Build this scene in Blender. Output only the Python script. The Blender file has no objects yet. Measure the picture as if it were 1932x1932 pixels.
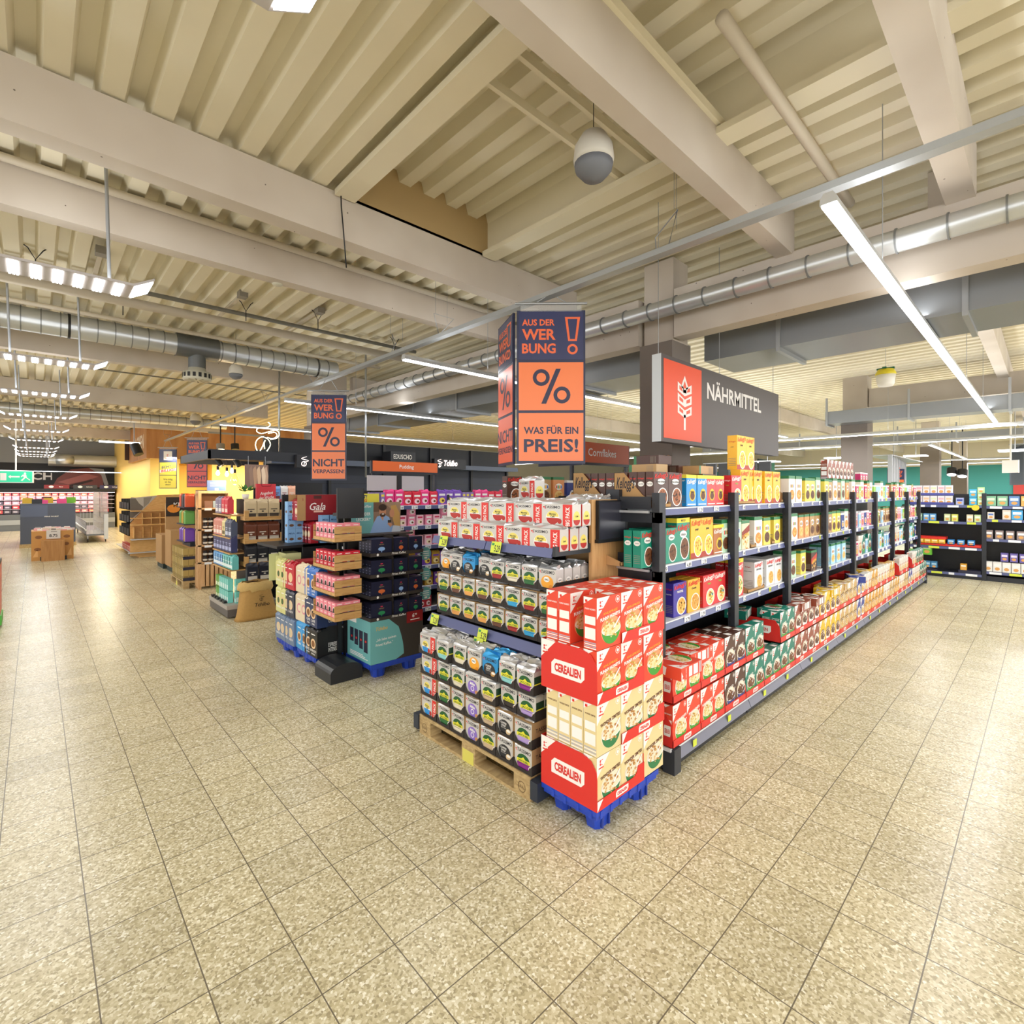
import bpy, math, random
from mathutils import Vector, Matrix

# ------------------------------------------------------------------ camera, world, exposure
S = bpy.context.scene
C = S.collection
FPX, HOR, CXP, EYE = 955.0, 926.0, 966.0, 1.85
YAW = math.atan((1977 - CXP) / FPX)
SY, CY = math.sin(YAW), math.cos(YAW)
cd = bpy.data.cameras.new('camera'); cam = bpy.data.objects.new('camera', cd); C.objects.link(cam)
cd.sensor_width = 36; cd.lens = 36 * FPX / 1932; cd.shift_y = -(966 - HOR) / 1932
cd.clip_start = 0.05; cd.clip_end = 200
cam.location = (0, 0, EYE)
cam.rotation_euler = (math.pi / 2, 0, math.atan2(SY, CY) - math.pi / 2)
S.camera = cam
w = bpy.data.worlds.new('ambient_fill'); S.world = w; w.use_nodes = True  # even ambient fill added to lift ceiling and goods, no daylight source
bgn = w.node_tree.nodes['Background']; bgn.inputs[0].default_value = (1.0, 0.995, 0.99, 1); bgn.inputs[1].default_value = 2.2
S.view_settings.view_transform = 'Standard'; S.view_settings.look = 'None'
S.view_settings.gamma = 1; S.view_settings.exposure = 0.56; S.view_settings.use_curve_mapping = False
try:
    S.cycles.use_denoising = True; S.cycles.max_bounces = 7; S.cycles.diffuse_bounces = 4; S.cycles.glossy_bounces = 3
    S.cycles.transparent_max_bounces = 8; S.cycles.sample_clamp_indirect = 4; S.cycles.use_light_tree = True
    S.cycles.caustics_reflective = False; S.cycles.caustics_refractive = False
except Exception: pass

STRIP_W = 5.5      # watts per metre of the long LED strips
ZIG_W = 20.0        # watts per angled LED panel

# ------------------------------------------------------------------ helpers
R = random.Random(11)
def ray(px, py):
    l = (px - CXP) / FPX
    return (SY * l + CY, -CY * l + SY, (HOR - py) / FPX)
def atZ(px, py, z):
    r = ray(px, py); t = (z - EYE) / r[2]; return Vector((r[0] * t, r[1] * t, z))
def atX(px, py, X):
    r = ray(px, py); t = X / r[0]; return Vector((X, r[1] * t, EYE + r[2] * t))
def atY(px, py, Y):
    r = ray(px, py); t = Y / r[1]; return Vector((r[0] * t, Y, EYE + r[2] * t))

def lin(h):
    h = h.lstrip('#'); o = []
    for i in (0, 2, 4):
        c = int(h[i:i + 2], 16) / 255
        o.append(c / 12.92 if c <= 0.04045 else ((c + 0.055) / 1.055) ** 2.4)
    return (o[0], o[1], o[2], 1)
MATS = {}
def M(h, rough=0.5, metal=0.0, emit=0.0, noise=0.0, nscale=20, bump=0.0, alpha=1.0, spec=0.5):
    k = (h, rough, metal, emit, noise, nscale, bump, alpha, spec)
    if k in MATS: return MATS[k]
    m = bpy.data.materials.new('surface_' + h.strip('#')); m.use_nodes = True
    nt = m.node_tree; p = nt.nodes['Principled BSDF']
    p.inputs['Base Color'].default_value = lin(h); p.inputs['Roughness'].default_value = rough
    p.inputs['Metallic'].default_value = metal; p.inputs['Specular IOR Level'].default_value = spec
    if emit:
        p.inputs['Emission Color'].default_value = lin(h); p.inputs['Emission Strength'].default_value = emit
    if alpha < 1: p.inputs['Alpha'].default_value = alpha
    if noise or bump:
        tc = nt.nodes.new('ShaderNodeTexCoord'); n = nt.nodes.new('ShaderNodeTexNoise')
        n.inputs['Scale'].default_value = nscale; n.inputs['Detail'].default_value = 4
        nt.links.new(tc.outputs['Object'], n.inputs['Vector'])
        if noise:
            mr = nt.nodes.new('ShaderNodeMapRange'); mr.inputs['To Min'].default_value = 1 - noise; mr.inputs['To Max'].default_value = 1 + noise
            nt.links.new(n.outputs[0], mr.inputs[0])
            mx = nt.nodes.new('ShaderNodeVectorMath'); mx.operation = 'SCALE'; mx.inputs[0].default_value = lin(h)[:3]
            nt.links.new(mr.outputs[0], mx.inputs['Scale']); nt.links.new(mx.outputs[0], p.inputs['Base Color'])
        if bump:
            b = nt.nodes.new('ShaderNodeBump'); b.inputs['Strength'].default_value = bump; b.inputs['Distance'].default_value = 0.02
            nt.links.new(n.outputs[0], b.inputs['Height']); nt.links.new(b.outputs[0], p.inputs['Normal'])
    MATS[k] = m
    return m

def ramp(nt, stops):
    r = nt.nodes.new('ShaderNodeValToRGB'); e = r.color_ramp.elements
    while len(e) < len(stops): e.new(0.5)
    for i, (p, c) in enumerate(stops): e[i].position = p; e[i].color = lin(c)
    return r
def floor_mat():
    m = bpy.data.materials.new('terrazzo_tiles'); m.use_nodes = True; nt = m.node_tree; L = nt.links; p = nt.nodes['Principled BSDF']
    tc = nt.nodes.new('ShaderNodeTexCoord')
    v = nt.nodes.new('ShaderNodeTexVoronoi'); v.inputs['Scale'].default_value = 105
    L.new(tc.outputs['Object'], v.inputs['Vector'])
    sx = nt.nodes.new('ShaderNodeSeparateColor'); L.new(v.outputs['Color'], sx.inputs[0])
    r = ramp(nt, [(0.0, '#a19576'), (0.3, '#bfb38f'), (0.65, '#cfc5a3'), (0.9, '#dfd8bd'), (1.0, '#f0ecdb')])
    L.new(sx.outputs[0], r.inputs[0])
    n = nt.nodes.new('ShaderNodeTexNoise'); n.inputs['Scale'].default_value = 0.9; n.inputs['Detail'].default_value = 3
    L.new(tc.outputs['Object'], n.inputs['Vector'])
    mr = nt.nodes.new('ShaderNodeMapRange'); mr.inputs['From Min'].default_value = .3; mr.inputs['From Max'].default_value = .7
    mr.inputs['To Min'].default_value = .95; mr.inputs['To Max'].default_value = 1.04; L.new(n.outputs[0], mr.inputs[0])
    # per tile tone and grout from the tile grid, 0.30 m
    mp = nt.nodes.new('ShaderNodeMapping'); mp.inputs['Location'].default_value = (-1.67 + 30, -2.13 + 30, 0)
    L.new(tc.outputs['Object'], mp.inputs['Vector'])
    sp = nt.nodes.new('ShaderNodeSeparateXYZ'); L.new(mp.outputs[0], sp.inputs[0])
    def mth(op, a, b=None):
        q = nt.nodes.new('ShaderNodeMath'); q.operation = op
        for i, x in enumerate((a, b)):
            if x is None: continue
            if isinstance(x, (int, float)): q.inputs[i].default_value = x
            else: L.new(x, q.inputs[i])
        return q.outputs[0]
    ds, fl = [], []
    for ax in (0, 1):
        t = mth('DIVIDE', sp.outputs[ax], .3); fr = mth('FRACT', t); fl.append(mth('FLOOR', t))
        ds.append(mth('MINIMUM', fr, mth('SUBTRACT', 1, fr)))
    d = mth('MINIMUM', ds[0], ds[1]); g = mth('LESS_THAN', d, .008)
    cb = nt.nodes.new('ShaderNodeCombineXYZ'); L.new(fl[0], cb.inputs[0]); L.new(fl[1], cb.inputs[1])
    wn = nt.nodes.new('ShaderNodeTexWhiteNoise'); L.new(cb.outputs[0], wn.inputs['Vector'])
    tone = nt.nodes.new('ShaderNodeMapRange'); tone.inputs['To Min'].default_value = .93; tone.inputs['To Max'].default_value = 1.07
    L.new(wn.outputs['Value'], tone.inputs[0])
    sc = mth('MULTIPLY', mr.outputs[0], tone.outputs[0])
    vm = nt.nodes.new('ShaderNodeVectorMath'); vm.operation = 'SCALE'; L.new(r.outputs[0], vm.inputs[0]); L.new(sc, vm.inputs['Scale'])
    mix = nt.nodes.new('ShaderNodeMix'); mix.data_type = 'RGBA'; L.new(g, mix.inputs[0]); L.new(vm.outputs[0], mix.inputs[6]); mix.inputs[7].default_value = lin('#6f6655')
    L.new(mix.outputs[2], p.inputs['Base Color'])
    p.inputs['Roughness'].default_value = .27; p.inputs['Specular IOR Level'].default_value = .4
    return m
def wood_mat(name, a, b, scale=(1, 1, 12), rough=.5):
    m = bpy.data.materials.new(name); m.use_nodes = True; nt = m.node_tree; L = nt.links; p = nt.nodes['Principled BSDF']
    tc = nt.nodes.new('ShaderNodeTexCoord'); mp = nt.nodes.new('ShaderNodeMapping'); mp.inputs['Scale'].default_value = scale
    L.new(tc.outputs['Object'], mp.inputs['Vector'])
    n = nt.nodes.new('ShaderNodeTexNoise'); n.inputs['Scale'].default_value = 3; n.inputs['Detail'].default_value = 6; n.inputs['Distortion'].default_value = .6
    L.new(mp.outputs[0], n.inputs['Vector']); r = ramp(nt, [(.3, a), (.7, b)]); L.new(n.outputs[0], r.inputs[0]); L.new(r.outputs[0], p.inputs['Base Color'])
    p.inputs['Roughness'].default_value = rough
    return m
def concrete_mat():
    m = bpy.data.materials.new('painted_concrete'); m.use_nodes = True; nt = m.node_tree; L = nt.links; p = nt.nodes['Principled BSDF']
    tc = nt.nodes.new('ShaderNodeTexCoord'); v = nt.nodes.new('ShaderNodeTexVoronoi'); v.inputs['Scale'].default_value = 7; v.inputs['Randomness'].default_value = 1
    L.new(tc.outputs['Object'], v.inputs['Vector'])
    lt = nt.nodes.new('ShaderNodeMath'); lt.operation = 'LESS_THAN'; lt.inputs[1].default_value = .045; L.new(v.outputs['Distance'], lt.inputs[0])
    n = nt.nodes.new('ShaderNodeTexNoise'); n.inputs['Scale'].default_value = 1.5; L.new(tc.outputs['Object'], n.inputs['Vector'])
    r = ramp(nt, [(.3, '#c0b5a8'), (.7, '#d0c7bc')]); L.new(n.outputs[0], r.inputs[0])
    mix = nt.nodes.new('ShaderNodeMix'); mix.data_type = 'RGBA'; L.new(lt.outputs[0], mix.inputs[0]); L.new(r.outputs[0], mix.inputs[6]); mix.inputs[7].default_value = lin('#6d6258')
    L.new(mix.outputs[2], p.inputs['Base Color']); p.inputs['Roughness'].default_value = .8
    return m

class Pl:                       # a printing plane: origin, right, up, outward normal
    def __init__(s, o, u, v, n): s.o, s.u, s.v, s.n = Vector(o), Vector(u), Vector(v), Vector(n)
    def p(s, a, b, e): return s.o + s.u * a + s.v * b + s.n * e
def front(y=0): return Pl((0, y, 0), (1, 0, 0), (0, 0, 1), (0, -1, 0))
def leftf(x, d): return Pl((x, d, 0), (0, -1, 0), (0, 0, 1), (-1, 0, 0))
def rightf(x, y=0): return Pl((x, y, 0), (0, 1, 0), (0, 0, 1), (1, 0, 0))
def topf(z): return Pl((0, 0, z), (1, 0, 0), (0, 1, 0), (0, 0, 1))
EPS = 0.0005
GL = {}
def glyph(t, bold, shear):
    k = (t, bold, shear)
    if k not in GL:
        cu = bpy.data.curves.new('lettering', 'FONT'); cu.body = t; cu.size = 1; cu.offset = bold; cu.shear = shear; cu.resolution_u = 2
        ob = bpy.data.objects.new('lettering', cu)
        me = ob.to_mesh()
        vs = [(v.co.x, v.co.y) for v in me.vertices]; fs = [tuple(f.vertices) for f in me.polygons]
        ob.to_mesh_clear(); bpy.data.objects.remove(ob); bpy.data.curves.remove(cu)
        x0 = min(v[0] for v in vs); x1 = max(v[0] for v in vs); y0 = min(v[1] for v in vs); y1 = max(v[1] for v in vs)
        GL[k] = (vs, fs, x0, x1, y0, y1)
    return GL[k]

class MB:
    def __init__(s): s.v = []; s.f = []; s.mi = []; s.sm = []; s.mats = []
    def m(s, mt):
        if mt not in s.mats: s.mats.append(mt)
        return s.mats.index(mt)
    def face(s, pts, mt, sm=False):
        n = len(s.v); s.v += [tuple(p) for p in pts]; s.f.append(tuple(range(n, n + len(pts)))); s.mi.append(s.m(mt)); s.sm.append(sm); return s
    def mesh(s, vs, fs, mt, sm=False):
        n = len(s.v); s.v += [tuple(p) for p in vs]; k = s.m(mt)
        for f in fs: s.f.append(tuple(i + n for i in f)); s.mi.append(k); s.sm.append(sm)
        return s
    def box(s, x0, y0, z0, x1, y1, z1, mt, mts=None):
        vs = [(x, y, z) for z in (z0, z1) for y in (y0, y1) for x in (x0, x1)]
        fs = dict(b=(0, 2, 3, 1), t=(4, 5, 7, 6), f=(0, 1, 5, 4), k=(2, 6, 7, 3), l=(0, 4, 6, 2), r=(1, 3, 7, 5))
        n = len(s.v); s.v += vs
        for k, f in fs.items():
            s.f.append(tuple(i + n for i in f)); s.mi.append(s.m((mts or {}).get(k, mt))); s.sm.append(False)
        return s
    def prism(s, poly, axis, a, b, mt):     # convex or simple polygon in the two other axes, extruded along axis
        def P(p, t): return {'x': (t, p[0], p[1]), 'y': (p[0], t, p[1]), 'z': (p[0], p[1], t)}[axis]
        n = len(poly); vs = [P(p, a) for p in poly] + [P(p, b) for p in poly]
        fs = [tuple(range(n)), tuple(range(2 * n - 1, n - 1, -1))] + [(i, n + i, n + (i + 1) % n, (i + 1) % n) for i in range(n)]
        return s.mesh(vs, fs, mt)
    def cyl(s, p0, p1, r, mt, n=12, r2=None, caps=True, sm=True):
        p0, p1 = Vector(p0), Vector(p1); r2 = r if r2 is None else r2
        d = (p1 - p0).normalized(); a = d.orthogonal().normalized(); b = d.cross(a)
        vs = []
        for c, q in ((p0, r), (p1, r2)):
            vs += [c + (a * math.cos(2 * math.pi * i / n) + b * math.sin(2 * math.pi * i / n)) * q for i in range(n)]
        s.mesh(vs, [(i, (i + 1) % n, n + (i + 1) % n, n + i) for i in range(n)], mt, sm)
        if caps: s.face(vs[:n][::-1], mt); s.face(vs[n:], mt)
        return s
    def tube(s, pts, r, mt, n=6):
        pts = [Vector(p) for p in pts]; vs = []; N = len(pts)
        a = (pts[1] - pts[0]).normalized().orthogonal().normalized()
        for i, p in enumerate(pts):
            d = (pts[min(i + 1, N - 1)] - pts[max(i - 1, 0)]).normalized()
            a = (a - d * a.dot(d)).normalized(); b = d.cross(a)
            vs += [p + (a * math.cos(2 * math.pi * k / n) + b * math.sin(2 * math.pi * k / n)) * r for k in range(n)]
        fs = [(i * n + k, i * n + (k + 1) % n, (i + 1) * n + (k + 1) % n, (i + 1) * n + k) for i in range(N - 1) for k in range(n)]
        fs += [tuple(range(n))[::-1], tuple((N - 1) * n + k for k in range(n))]
        return s.mesh(vs, fs, mt, True)
    def lathe(s, prof, mt, n=20, c=(0, 0, 0), sm=True):
        vs = [(c[0] + r * math.cos(2 * math.pi * i / n), c[1] + r * math.sin(2 * math.pi * i / n), c[2] + z) for r, z in prof for i in range(n)]
        fs = [(j * n + i, j * n + (i + 1) % n, (j + 1) * n + (i + 1) % n, (j + 1) * n + i) for j in range(len(prof) - 1) for i in range(n)]
        fs += [tuple(range(n))[::-1], tuple((len(prof) - 1) * n + i for i in range(n))]
        return s.mesh(vs, fs, mt, sm)
    # ---- printing on a plane
    def poly(s, pl, pts, mt, L=1): return s.face([pl.p(a, b, EPS * L) for a, b in pts], mt)
    def rect(s, pl, a0, b0, a1, b1, mt, L=1): return s.poly(pl, [(a0, b0), (a1, b0), (a1, b1), (a0, b1)], mt, L)
    def ell(s, pl, ca, cb, ra, rb, mt, L=1, n=18, t0=0, t1=2 * math.pi):
        full = abs(t1 - t0 - 2 * math.pi) < 1e-6; k = n if full else n + 1
        return s.poly(pl, [(ca + ra * math.cos(t0 + (t1 - t0) * i / n), cb + rb * math.sin(t0 + (t1 - t0) * i / n)) for i in range(k)], mt, L)
    def ring(s, pl, ca, cb, r, t, mt, L=1, n=20):
        for i in range(n):
            a, b = 2 * math.pi * i / n, 2 * math.pi * (i + 1) / n
            s.poly(pl, [(ca + q * math.cos(x), cb + q * math.sin(x)) for q, x in ((r, a), (r, b), (r - t, b), (r - t, a))], mt, L)
    def txt(s, pl, t, a, b, h, mt, L=2, al='c', bold=.012, shear=0, maxw=None, w=None, rot=0, cap=True):
        vs, fs, x0, x1, y0, y1 = glyph(t, bold, shear)
        if cap: y0, y1 = -.005, .70
        sc = h / (y1 - y0); sx = sc
        W = (x1 - x0) * sx
        if w: sx *= w / W; W = w
        elif maxw and W > maxw: sx *= maxw / W; W = maxw
        off = {'c': -W / 2, 'l': 0, 'r': -W}[al]; cr, sr = math.cos(rot), math.sin(rot)
        out = []
        for x, y in vs:
            p, q = (x - x0) * sx + off, (y - y0) * sc
            if rot: q -= h / 2; p, q = p * cr - q * sr, p * sr + q * cr
            out.append(pl.p(a + p, b + q, EPS * L))
        return s.mesh(out, fs, mt)
    def make(s, name):
        me = bpy.data.meshes.new(name); me.from_pydata(s.v, [], s.f)
        for mt in s.mats: me.materials.append(mt)
        me.polygons.foreach_set('material_index', s.mi); me.polygons.foreach_set('use_smooth', s.sm); me.update()
        return me
    def obj(s, name, parent=None, loc=None, rz=None): return O(name, s.make(name), parent, loc, rz)
def O(name, me, parent=None, loc=None, rz=None):
    o = bpy.data.objects.new(name, me); C.objects.link(o)
    if parent: o.parent = parent
    if loc is not None: o.location = loc
    if rz is not None: o.rotation_euler = (0, 0, rz)
    return o
def tag(o, label, cat, group=None, kind=None):
    o['label'] = label; o['category'] = cat
    if group: o['group'] = group
    if kind: o['kind'] = kind
    return o
def thing(name, label, cat, loc=(0, 0, 0), rz=0, group=None):
    return tag(O(name, None, None, loc, rz), label, cat, group)
def struct(o, label=None):
    o['kind'] = 'structure'
    if label: o['label'] = label
    return o
def dup(o, loc, rz=None, label=None, group=None):
    r = o.copy(); C.objects.link(r); r.location = loc
    if rz is not None: r.rotation_euler = (0, 0, rz)
    if label: r['label'] = label
    if group: r['group'] = group
    for ch in o.children:
        c = ch.copy(); C.objects.link(c); c.parent = r
        for g in ch.children:
            e = g.copy(); C.objects.link(e); e.parent = c
    return r
NTH = ['zeroth', 'first', 'second', 'third', 'fourth', 'fifth', 'sixth', 'seventh', 'eighth', 'ninth', 'tenth', 'eleventh', 'twelfth',
       'thirteenth', 'fourteenth', 'fifteenth', 'sixteenth', 'seventeenth', 'eighteenth', 'nineteenth', 'twentieth']
def nth(i):
    if i < len(NTH): return NTH[i]
    return {2: 'twenty-', 3: 'thirty-', 4: 'forty-', 5: 'fifty-'}[i // 10] + NTH[i % 10] if i % 10 else {3: 'thirtieth', 4: 'fortieth', 5: 'fiftieth'}[i // 10]
def area(name, parent, loc, sx, sy, watts, col=(.97, .985, 1), up=False):
    l = bpy.data.lights.new(name, 'AREA'); l.shape = 'RECTANGLE'; l.size = sx; l.size_y = sy; l.energy = watts; l.color = col
    o = bpy.data.objects.new(name, l); C.objects.link(o); o.parent = parent; o.location = loc
    if up: o.rotation_euler = (math.pi, 0, 0)
    return o
HP = -math.pi / 2

WHITE = M('#f2f0ec', .5); BLACK = M('#17181c', .45); NAVY = M('#20242e', .45); STEEL = M('#a9adb2', .35, .7); ALU = M('#c9ccd0', .35, .5)
CARD = M('#b08a5c', .85, noise=.06, nscale=12); LEDW = M('#ffffff', .4, emit=5.0); RAIL = M('#59608c', .4); TAGW = M('#eef1f6', .5); TAGY = M('#d3e04a', .5)
INK = M('#23222b', .6); INKN = M('#2b2b4a', .4); RED = M('#dd3226', .45); PINKRED = M('#e0453a', .45)
WOODL = wood_mat('light_oak', '#b98a55', '#d0a672', (14, 14, 1.2)); WOODX = wood_mat('crate_wood', '#b4854e', '#d2a86c', (1.5, 14, 14))
PALW = wood_mat('pallet_wood', '#9d8257', '#c7ad7d', (8, 2, 20), .8); CONC = concrete_mat()
GALV = M('#c9cdd0', .34, .7, noise=.1, nscale=3)
# ------------------------------------------------------------------ floor, ceiling, beams, columns, walls
struct(MB().box(-14, -8, -.1, 44, 40, 0, floor_mat()).obj('floor'))
CEIL = M('#e6dec6', .6, noise=.05, nscale=2)
def deck(x0, x1, y0, y1, z, mb):
    x = x0
    while x < x1 - .01:
        for a, b, za, zb in ((0, .12, 0, 0), (.12, .15, 0, .1), (.15, .24, .1, .1), (.24, .27, .1, 0)):
            xa, xb = min(x + a, x1), min(x + b, x1)
            if xb > xa: mb.face([(xa, y0, z + za), (xb, y0, z + zb), (xb, y1, z + zb), (xa, y1, z + za)], CEIL)
        x += .27
RX0, RX1, RY = -14 + .27 * 59, -14 + .27 * 65, 4.14
mb = MB(); deck(-14, RX0, -8, 40, 4.4, mb); deck(RX1, 44, -8, 40, 4.4, mb); deck(RX0, RX1, RY, 40, 4.4, mb); deck(RX0, RX1, -8, RY, 4.72, mb)
mb.box(-14, -8, 4.86, 44, 40, 4.95, CEIL)
struct(mb.obj('ceiling'))
FASC = M('#b39a6d', .6)
mb = MB(); mb.box(RX0, RY, 4.36, RX1, RY + .03, 4.86, FASC); mb.box(RX0 - .03, -8, 4.36, RX0, RY, 4.86, CEIL); mb.box(RX1, -8, 4.36, RX1 + .03, RY, 4.86, CEIL)
struct(mb.obj('trim_1'), 'raised ceiling bay lining of sheet steel')
mb = MB()
for x in (RX0, RX1): mb.box(x - .09, -8, 4.34, x + .09, RY - .02, 4.39, CEIL)
for i in range(4): mb.box(RX1 - 1.5, 2.4 - .28 * i, 4.4, RX1, 2.43 - .28 * i, 4.46, CEIL)
struct(mb.obj('trim_2'), 'steel channels edging the raised ceiling bay')
def beam(n, x0, y0, z0, x1, y1, z1, mt=CONC):
    return struct(MB().box(x0, y0, z0, x1, y1, z1, mt).obj('beam_%d' % n), 'painted concrete ceiling beam')
k = 1
for y0, y1, z1, x1 in ((.36, .53, 4.4, 5.05), (1.59, 1.73, 4.4, 5.05), (4.14, 4.31, 4.385, 5.05), (5.37, 5.52, 4.38, 5.05), (10.69, 10.85, 4.385, 5.05), (15.9, 16.1, 4.385, 5.05), (21.2, 21.4, 4.385, 5.05), (26.5, 26.7, 4.385, 44)):
    beam(k, -14, y0, 4.0, x1, y1, z1); k += 1
beam(k, 5.0, -8, 3.5, 5.2, 2.76, 4.02); k += 1
beam(k, 5.0, 3.2, 3.5, 5.2, 12.6, 4.02); k += 1
for y0 in (.5, 5.6, 10.7): beam(k, 5.2, y0, 4.0, 40, y0 + .16, 4.39); k += 1
beam(k, 13.4, -8, 3.7, 13.6, 2.7, 4.1); k += 1
TAUPE = M('#7d746d', .8, noise=.05, nscale=4)
COLM = M('#6d635d', .75)
def column(n, x, y, w=.4):
    mb = MB(); mb.box(x, y, 0, x + w, y + w, 3.48, TAUPE); mb.box(x + .06, y + .02, 3.48, x + w - .02, y + w - .02, 4.4, CONC)
    struct(mb.obj('column_%d' % n), 'taupe painted square concrete column')
column(1, 5.0, 2.78); column(2, 13.3, 2.72, .5); column(3, 24.0, 2.72, .55); column(4, 33.0, 2.7, .6); column(5, 5.0, 12.6)
# perimeter
DARK = M('#15151a', .6); TEAL = M('#3f8f8a', .7); CREAM = M('#cfc7b2', .8)
mb = MB(); mb.box(-14, 33.9, 0, 3.1, 34.1, 3.2, DARK); mb.box(-14, 33.9, 3.2, 3.1, 34.1, 4.4, M('#8b8d90', .6)); struct(mb.obj('wall_back'))
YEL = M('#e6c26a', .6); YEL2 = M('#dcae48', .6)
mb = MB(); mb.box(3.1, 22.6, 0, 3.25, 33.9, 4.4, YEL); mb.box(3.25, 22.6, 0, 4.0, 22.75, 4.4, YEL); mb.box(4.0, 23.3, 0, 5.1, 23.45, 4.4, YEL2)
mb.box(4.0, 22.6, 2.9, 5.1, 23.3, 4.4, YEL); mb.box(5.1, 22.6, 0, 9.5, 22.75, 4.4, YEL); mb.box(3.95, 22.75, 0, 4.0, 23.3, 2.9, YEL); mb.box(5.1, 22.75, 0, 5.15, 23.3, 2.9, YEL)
struct(mb.obj('wall_bakery'), 'yellow painted bakery wall')
mb = MB(); mb.box(36, -8, 0, 36.2, 40, 2.2, TEAL); mb.box(36, -8, 2.2, 36.2, 40, 3.2, TEAL); mb.box(36, -8, 3.2, 36.2, 40, 4.4, CREAM)
struct(mb.obj('wall_right'))
mb = MB(); mb.box(9.7, 24.5, 0, 36, 24.7, 1.9, YEL); mb.box(9.7, 24.5, 1.9, 36, 24.7, 4.4, CREAM); struct(mb.obj('wall_far'))

# ------------------------------------------------------------------ LED strips and angled panels
def led_strip(x0, x1, y, z, label, along='x', k=1):
    L = x1 - x0
    t = thing('led_strip_light', label, 'ceiling light', (x0, y, z) if along == 'x' else (y, x0, z), 0 if along == 'x' else math.pi / 2, 'long strip lights')
    mb = MB(); mb.prism([(-.038, .0), (.038, .0), (.036, .03), (.02, .055), (-.02, .055), (-.036, .03)], 'x', 0, L, ALU)
    mb.obj('housing', t)
    mb = MB(); n = max(1, round(L / 2.3))
    for i in range(n): mb.box(L * i / n + .01, -.032, -.01, L * (i + 1) / n - .01, .032, 0, LEDW)
    mb.obj('diffuser', t)
    for i in range(int(L / 2.5) + 1): MB().cyl((min(1.2 + 2.5 * i, L - .1), 0, .055), (min(1.2 + 2.5 * i, L - .1), 0, 4.39 - z), .003, STEEL, 5).obj('suspension_wire', t)
    area('lamp', t, (L / 2, 0, -.02), L, .07, STRIP_W * L * k)
    area('ceiling_fill', t, (L / 2, 0, .1), L, .07, STRIP_W * L * .38, up=True)  # upward lamp added to brighten the ceiling above the strip
    return t
led_strip(2.85, 14.6, .745, 3.27, 'long white strip light above the cereal aisle')
led_strip(2.9, 14.6, 4.78, 3.27, 'long white strip light above the pudding shelves')
led_strip(2.88, 14.6, 8.28, 3.27, 'long white strip light in front of the dark coffee wall')
led_strip(2.9, 14.6, 12.2, 3.27, 'long white strip light just behind the top of the dark coffee wall')
led_strip(2.3, 11.8, -2.6, 3.0, 'long white strip light over the next aisle')
led_strip(-6.5, 9.5, 12.45, 3.0, 'long white strip light across the far drinks shelves', 'y')
led_strip(-6.5, 16.0, 15.3, 3.0, 'longest white strip light in front of the teal wall', 'y')
led_strip(16.3, 24.5, 2.03, 3.0, 'short white strip light before the last column')
led_strip(-6.5, 12.0, 33.2, 3.2, 'farthest strip light, added to brighten the teal wall', 'y', 4.5)  # extra strip, added because the teal wall came out too dark
led_strip(-6.5, 16.0, 25.0, 3.0, 'white strip light over the far vegetable hall', 'y', 2)
PANEL = M('#b9b4b4', .5)
def zig(y, label):
    t = thing('angled_led_light', label, 'ceiling light', (0, y, 3.4), 0, 'angled lights above the left aisle')
    mb = MB(); mb.box(-.42, 0, 0, .55, .33, .018, PANEL)
    for s, x in ((1, .55), (-1, -.42)):
        mb.prism([(x, 0), (x + s * .13, .075), (x + s * .13, .093), (x, .018)], 'y', 0, .33, PANEL)
    mb.obj('panel', t)
    for i in range(8):
        x = -.36 + .1145 * i; mb = MB()
        for q in range(3): mb.box(x + .02 * q, .02, -.008, x + .02 * q + .013, .31, 0, LEDW)
        mb.obj('led_module', t)
    for s, x in ((1, .56), (-1, -.43)):
        mb = MB(); mb.prism([(x, -.004), (x + s * .115, .062), (x + s * .115, .068), (x, .002)], 'y', .02, .31, LEDW); mb.obj('led_module', t)
    for x in (-.2, .42): MB().cyl((x, .17, .018), (x - .03, .1, 1.0), .012, STEEL, 6).obj('hanger', t)
    area('lamp', t, (.06, .165, -.03), 1.1, .3, ZIG_W); area('ceiling_fill', t, (.06, .165, .06), 1.0, .25, ZIG_W * .2, up=True)  # second lamp points up, added as fill for the ceiling
ZL = ['nearest the camera', 'second nearest', 'third nearest', 'fourth nearest', 'fifth nearest', 'sixth nearest', 'seventh nearest', 'eighth nearest', 'ninth nearest', 'farthest but one', 'farthest, before the meat fridge']
for i, y in enumerate((4.75, 8.08, 10.9, 14.22, 17.75, 21.3, 25.0, 27.4, 29.6, 31.2)):
    zig(y, 'angled white light with bent-up ends above the left aisle, ' + ZL[i])
zig(1.4, 'angled white light above the left aisle beside the camera'); zig(-2, 'angled white light above the left aisle behind the camera')

# ------------------------------------------------------------------ ducts and pipes
def round_duct(p0, p1, r, label, seams=.35):
    p0, p1 = Vector(p0), Vector(p1); t = thing('round_duct', label, 'air duct', p0, 0, 'spiral ducts')
    d = p1 - p0; L = d.length; e = d.normalized()
    MB().cyl((0, 0, 0), d, r, GALV, 24).obj('duct_pipe', t)
    mb = MB(); n = int(L / seams)
    for i in range(1, n): mb.cyl(e * (L * i / n), e * (L * i / n + .012), r + .01, M('#84888b', .4, .6), 20)
    mb.obj('seam_ring', t); return t
round_duct((4.8, -8, 3.76), (4.8, 12, 3.76), .085, 'slim silver spiral duct along the concrete girder', .3)
td = round_duct((-8, 9.6, 4.2), (4.3, 9.6, 4.2), .165, 'thick silver spiral duct above the left aisle', .2)
mb = MB()
for x in (.35, 3.9): mb.cyl((8 + x, 0, 0), (8.03 + x, 0, 0), .175, BLACK, 20)
mb.obj('clamp_ring', td)
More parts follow.
